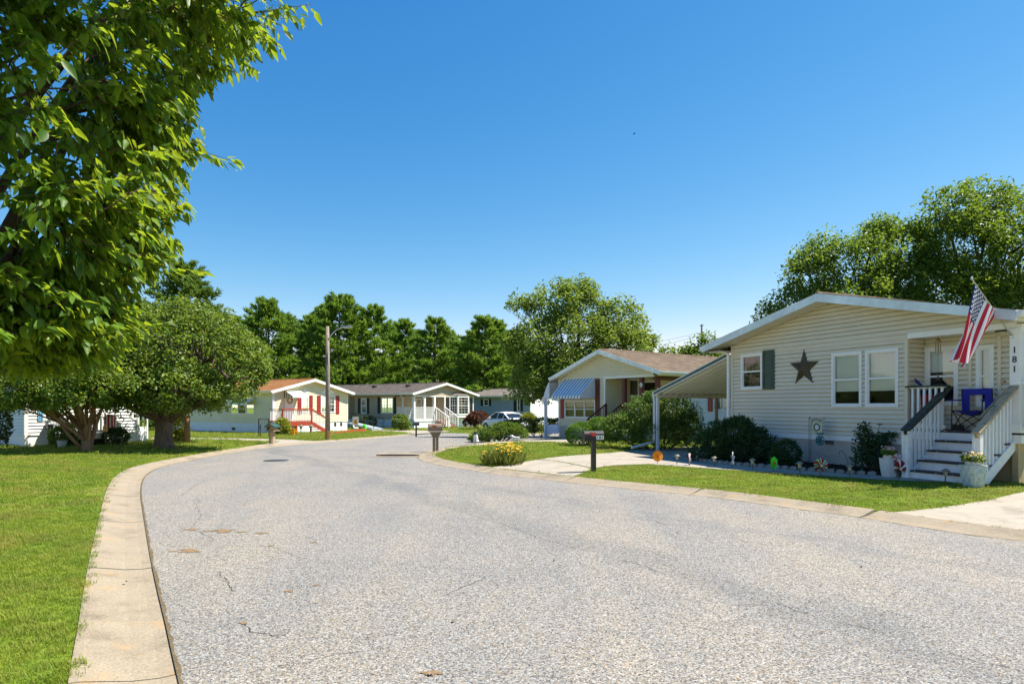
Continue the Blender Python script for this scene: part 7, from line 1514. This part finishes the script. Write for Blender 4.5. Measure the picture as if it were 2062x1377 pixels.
# ================================================================== white saloon car, seen from behind at a slant
def car(px, py, ang):
    b = G(px, py); t = thing('parked_car', 'white saloon car parked beyond the juniper, its red tail lamp showing', 'car', b, ang)
    L_ = 4.5
    # stations: x, zlow, zbelt, half width low, half width belt, zroof, half width roof
    st = [(-2.25, .42, .72, .70, .66, None), (-2.15, .30, .88, .80, .78, None), (-1.6, .25, .98, .88, .84, 1.02), (-1.15, .22, 1.0, .90, .86, 1.22), (-.5, .22, .98, .90, .87, 1.42), (.2, .22, .95, .90, .87, 1.44), (.75, .22, .93, .90, .86, 1.28), (1.25, .24, .90, .89, .84, .98), (1.8, .26, .80, .86, .78, None), (2.15, .32, .68, .78, .70, None), (2.25, .42, .60, .66, .60, None)]
    m = MB(); rows = []
    for x, zl_, zb_, wl_, wb_, zr_ in st:
        zm = zl_+(zb_-zl_)*.55; top = [(x, -wb_*.75, zb_+.03), (x, 0, zb_+.045), (x, wb_*.75, zb_+.03)]
        rows.append([(x, -wl_*.9, zl_), (x, -wl_, zm-.1), (x, -wl_, zm+.08), (x, -wb_, zb_-.04)]+top+[(x, wb_, zb_-.04), (x, wl_, zm+.08), (x, wl_, zm-.1), (x, wl_*.9, zl_)])
    n = len(rows[0]); vs = [p for r in rows for p in r]; fs = [(i*n+j, (i+1)*n+j, (i+1)*n+j+1, i*n+j+1) for i in range(len(rows)-1) for j in range(n-1)]; fs += [tuple(range(n)), tuple(range(len(vs)-1, len(vs)-n-1, -1))]
    m.add(vs, fs); B = m.build('body', 'carw', t, smooth=True)
    # cabin: dark glass house with white roof skin
    prof = [(-1.55, 1.02), (-.75, 1.37), (-.2, 1.44), (.25, 1.41), (1.2, .99)]
    m = MB(); wtop = [.80, .66, .64, .66, .80]
    vs = [(x, s_*w_, z) for (x, z), w_ in zip(prof, wtop) for s_ in (-1, 1)]; m.add(vs, [(2*i, 2*i+1, 2*i+3, 2*i+2) for i in range(4)]+[(0, 2, 4, 6, 8), (9, 7, 5, 3, 1)]); C = m.build('windows', 'carglass', t)
    m = MB(); rp_ = [(-.95, 1.33, .70), (-.2, 1.465, .665), (.32, 1.42, .685)]; vs = [(x, s_*w_, z) for x, z, w_ in rp_ for s_ in (-1, 0, 1)]; vs = [(x, y, z+(.03 if y == 0 else .0)) for x, y, z in vs]; m.add(vs, [(3*i+j, 3*i+j+1, 3*i+j+4, 3*i+j+3) for i in range(2) for j in range(2)]); 
    for s_ in (-1, 1):
        for p_, q_ in (((-1.6, .81, 1.0), (-.8, .672, 1.40)), ((.25, .672, 1.455), (1.25, .815, .98)), ((-.15, .66, 1.46), (-.1, .85, .98)), ((-1.0, .74, 1.28), (-.85, .84, 1.0))): m.beam((p_[0], s_*p_[1], p_[2]), (q_[0], s_*q_[1], q_[2]), .07, .04)
        m.beam((-.85, s_*.675, 1.40), (.28, s_*.675, 1.46), .05, .05)
    m.build('roof', 'carw', t)
    for x in (-1.38, 1.42):
        for s_ in (-1, 1):
            MM = Matrix.Translation((x, s_*.80, .32))@Matrix.Rotation(math.pi/2, 4, 'X'); m = MB(MM); m.lathe([(.19, -.1), (.31, -.11), (.325, -.06), (.325, .06), (.31, .11), (.19, .1)], 18); W_ = m.build('wheel', 'rubber', t); m = MB(MM); m.lathe([(.05, -.115), (.19, -.105), (.20, -.1)], 10); m.lathe([(.05, .115), (.19, .105), (.20, .1)], 10); m.build('rim', 'steel', W_)
    for s_ in (-1, 1):
        m = MB(); m.add([(-2.19, s_*.80, .86), (-2.24, s_*.45, .84), (-2.25, s_*.45, .72), (-2.20, s_*.80, .70), (-1.85, s_*.89, .90), (-1.95, s_*.90, .80)], [(0, 1, 2, 3), (0, 3, 5, 4)]); m.v = [(x-.02, y*1.02, z) for x, y, z in m.v]; m.build('tail_light', 'taillight', t)
        m = MB(); m.box(.7, .85, s_*.93-.08, s_*.93+.08, .98, 1.1); m.build('wing_mirror', 'carw', t)
        for x in (-.55, .45): m = MB(); m.box(x-.1, x+.1, s_*.905-.012, s_*.905+.012, .84, .87); m.build('door_handle', 'steel', t)
    m = MB(); m.box(-2.28, -2.255, -.26, .26, .50, .62); m.build('number_plate', 'whites', t)
    m = MB(); m.box(-2.27, -2.1, -.7, .7, .26, .40); m.build('bumper', 'black', t)
    return t
car(1017, 867, R_(126))

# small bird high in the sky
t = thing('bird', 'tiny dark bird gliding high in the clear sky', 'bird', Vector(((1277-CX)*60/FPX, 60, zpy(270, 60)))); m = MB(); m.tube([(-.14, 0, 0), (-.05, 0, .0), (.08, 0, .015), (.13, 0, .01)], [.008, .03, .028, .006], 6)
for s_ in (-1, 1): m.add([(-.03, 0, .01), (.06, 0, .01), (.03, s_*.16, .05), (-.05, s_*.30, .02)], [(0, 1, 2, 3)])
m.build('body', 'black', t)
# fallen leaves on the road
for i, (px, py, mt, lab) in enumerate([(1505, 1033, 'boxbrown', 'curled brown leaf on the road just off the right kerb'), (903, 1053, 'l_box', 'single green leaf lying mid road'), (870, 1356, 'boxbrown', 'brown leaf nearest the camera on the asphalt'), (916, 1250, 'brass', 'tan leaf scrap in the middle foreground of the road'), (1115, 1130, 'darkg', 'dark leaf scrap in the road centre'), (1362, 1072, 'darkg', 'dark twig like leaf right of the road centre'), (255, 1178, 'black', 'small black leaf on the left concrete kerb'), (1735, 1142, 'darkg', 'dark leaf scrap towards the right road edge')]):
    c = gp(px, py); V, F_ = leaves(np.array([[c.x, c.y, c.z+(.03 if px < 300 else .008)]]), np.array([[random.uniform(-1, 1), random.uniform(-1, 1), .12]]), np.array([[.1, .1, 1.]]), .05, .03); o = np_mesh('fallen_leaf', V, F_, mt); tag(o, lab, 'leaf', 'fallen leaves on the road')

# ================================================================== lawns
def tuft(name, n, h, spread, wd, bend):
    V = []; Fs = []
    for i in range(n):
        a = random.uniform(0, 6.28); r_ = spread*math.sqrt(random.random()); x, y = r_*math.cos(a), r_*math.sin(a); a2_ = random.uniform(0, 6.28); hh = h*random.uniform(.55, 1.15); dx, dy = math.cos(a2_), math.sin(a2_); px_, py_ = -dy*wd, dx*wd; bd_ = bend*hh*random.uniform(.3, 1.3)
        b_ = len(V); V += [(x-px_, y-py_, -.01), (x+px_, y+py_, -.01), (x+dx*bd_*.35+px_*.8, y+dy*bd_*.35+py_*.8, hh*.6), (x+dx*bd_*.35-px_*.8, y+dy*bd_*.35-py_*.8, hh*.6), (x+dx*bd_, y+dy*bd_, hh)]
        Fs += [(b_, b_+1, b_+2, b_+3), (b_+3, b_+2, b_+4)]
    me = bpy.data.meshes.new(name); me.from_pydata(V, [], Fs); me.materials.append(MA['grass']); return bpy.data.objects.new(name, me)
def scatter(name, P, rot, scl, tuft_o, label=None):
    me = bpy.data.meshes.new(name); me.vertices.add(len(P)); me.vertices.foreach_set('co', P.astype(np.float32).ravel())
    a = me.attributes.new('rot', 'FLOAT_VECTOR', 'POINT'); a.data.foreach_set('vector', rot.astype(np.float32).ravel())
    a = me.attributes.new('scl', 'FLOAT_VECTOR', 'POINT'); a.data.foreach_set('vector', scl.astype(np.float32).ravel())
    o = bpy.data.objects.new(name, me); COL.objects.link(o); me.materials.append(MA['grass'])
    ng = bpy.data.node_groups.new('scatter_grass', 'GeometryNodeTree'); ng.interface.new_socket('Geometry', in_out='INPUT', socket_type='NodeSocketGeometry'); ng.interface.new_socket('Geometry', in_out='OUTPUT', socket_type='NodeSocketGeometry')
    gi = ng.nodes.new('NodeGroupInput'); go = ng.nodes.new('NodeGroupOutput'); ip = ng.nodes.new('GeometryNodeInstanceOnPoints'); oi = ng.nodes.new('GeometryNodeObjectInfo'); oi.inputs['Object'].default_value = tuft_o
    ar = ng.nodes.new('GeometryNodeInputNamedAttribute'); ar.data_type = 'FLOAT_VECTOR'; ar.inputs[0].default_value = 'rot'; as_ = ng.nodes.new('GeometryNodeInputNamedAttribute'); as_.data_type = 'FLOAT_VECTOR'; as_.inputs[0].default_value = 'scl'
    ng.links.new(gi.outputs[0], ip.inputs['Points']); ng.links.new(oi.outputs['Geometry'], ip.inputs['Instance']); ng.links.new(ar.outputs[0], ip.inputs['Rotation']); ng.links.new(as_.outputs[0], ip.inputs['Scale']); ng.links.new(ip.outputs[0], go.inputs[0])
    md = o.modifiers.new('grass', 'NODES'); md.node_group = ng; o['kind'] = 'stuff'
    if label: o['label'] = label
    return o
def grass_pts(y0, y1, dens, marg=1.5):
    xs = []; 
    wmax = y1*.80+marg; area = 2*wmax*(y1-y0); n = int(area*dens); X = rng.uniform(-wmax, wmax, n); Y = rng.uniform(y0, y1, n); k = (abs(X) < Y*.80+marg); X = X[k]; Y = Y[k]
    k = ~inpoly(X, Y, REG) | ((dist(X, Y, REG) < .035) & (rng.uniform(0, 1, len(X)) < .5)); X = X[k]; Y = Y[k]
    for A in EXCL: k = ~inpoly(X, Y, A); X = X[k]; Y = Y[k]
    d_ = dist(X, Y, REG); Z = Rz(Y)+np.where(inpoly(X, Y, REG), .058, .045)+.10*ss(0, 3.5, np.where(inpoly(X, Y, REG), 0, d_))-.10*np.exp(-((X-4.9)**2+(Y-22)**2)/18)
    return np.column_stack([X, Y, Z]), d_
def lawn(name, y0, y1, dens, tf, sx, sz):
    P, d_ = grass_pts(y0, y1, dens); n = len(P); rot = np.column_stack([rng.normal(0, .12, n), rng.normal(0, .12, n), rng.uniform(0, 6.28, n)]); s_ = rng.uniform(.75, 1.25, n)
    edge_ = np.where(d_ < .15, .8, 1.0); right = np.where(P[:, 0] > 0, .85, 1.0)
    return scatter(name, P, rot, np.column_stack([s_*sx, s_*sx, s_*sz*edge_*right]), tf)
TA = tuft('grass_tuft', 18, .036, .055, .0020, 1.2); TB = tuft('grass_tuft', 18, .042, .10, .0036, 1.0); TC = tuft('grass_tuft', 16, .055, .22, .009, .9)
lawn('grass', 2.0, 9.5, 420, TA, 1, 1); lawn('grass', 9.5, 20, 110, TB, 1, 1); lawn('grass', 20, 40, 26, TC, 1, 1); lawn('grass', 40, 66, 9, TC, 1.5, 1.2)
print('objects', len(bpy.data.objects), 'tris', sum(len(o.data.polygons) for o in bpy.data.objects if o.type == 'MESH'))
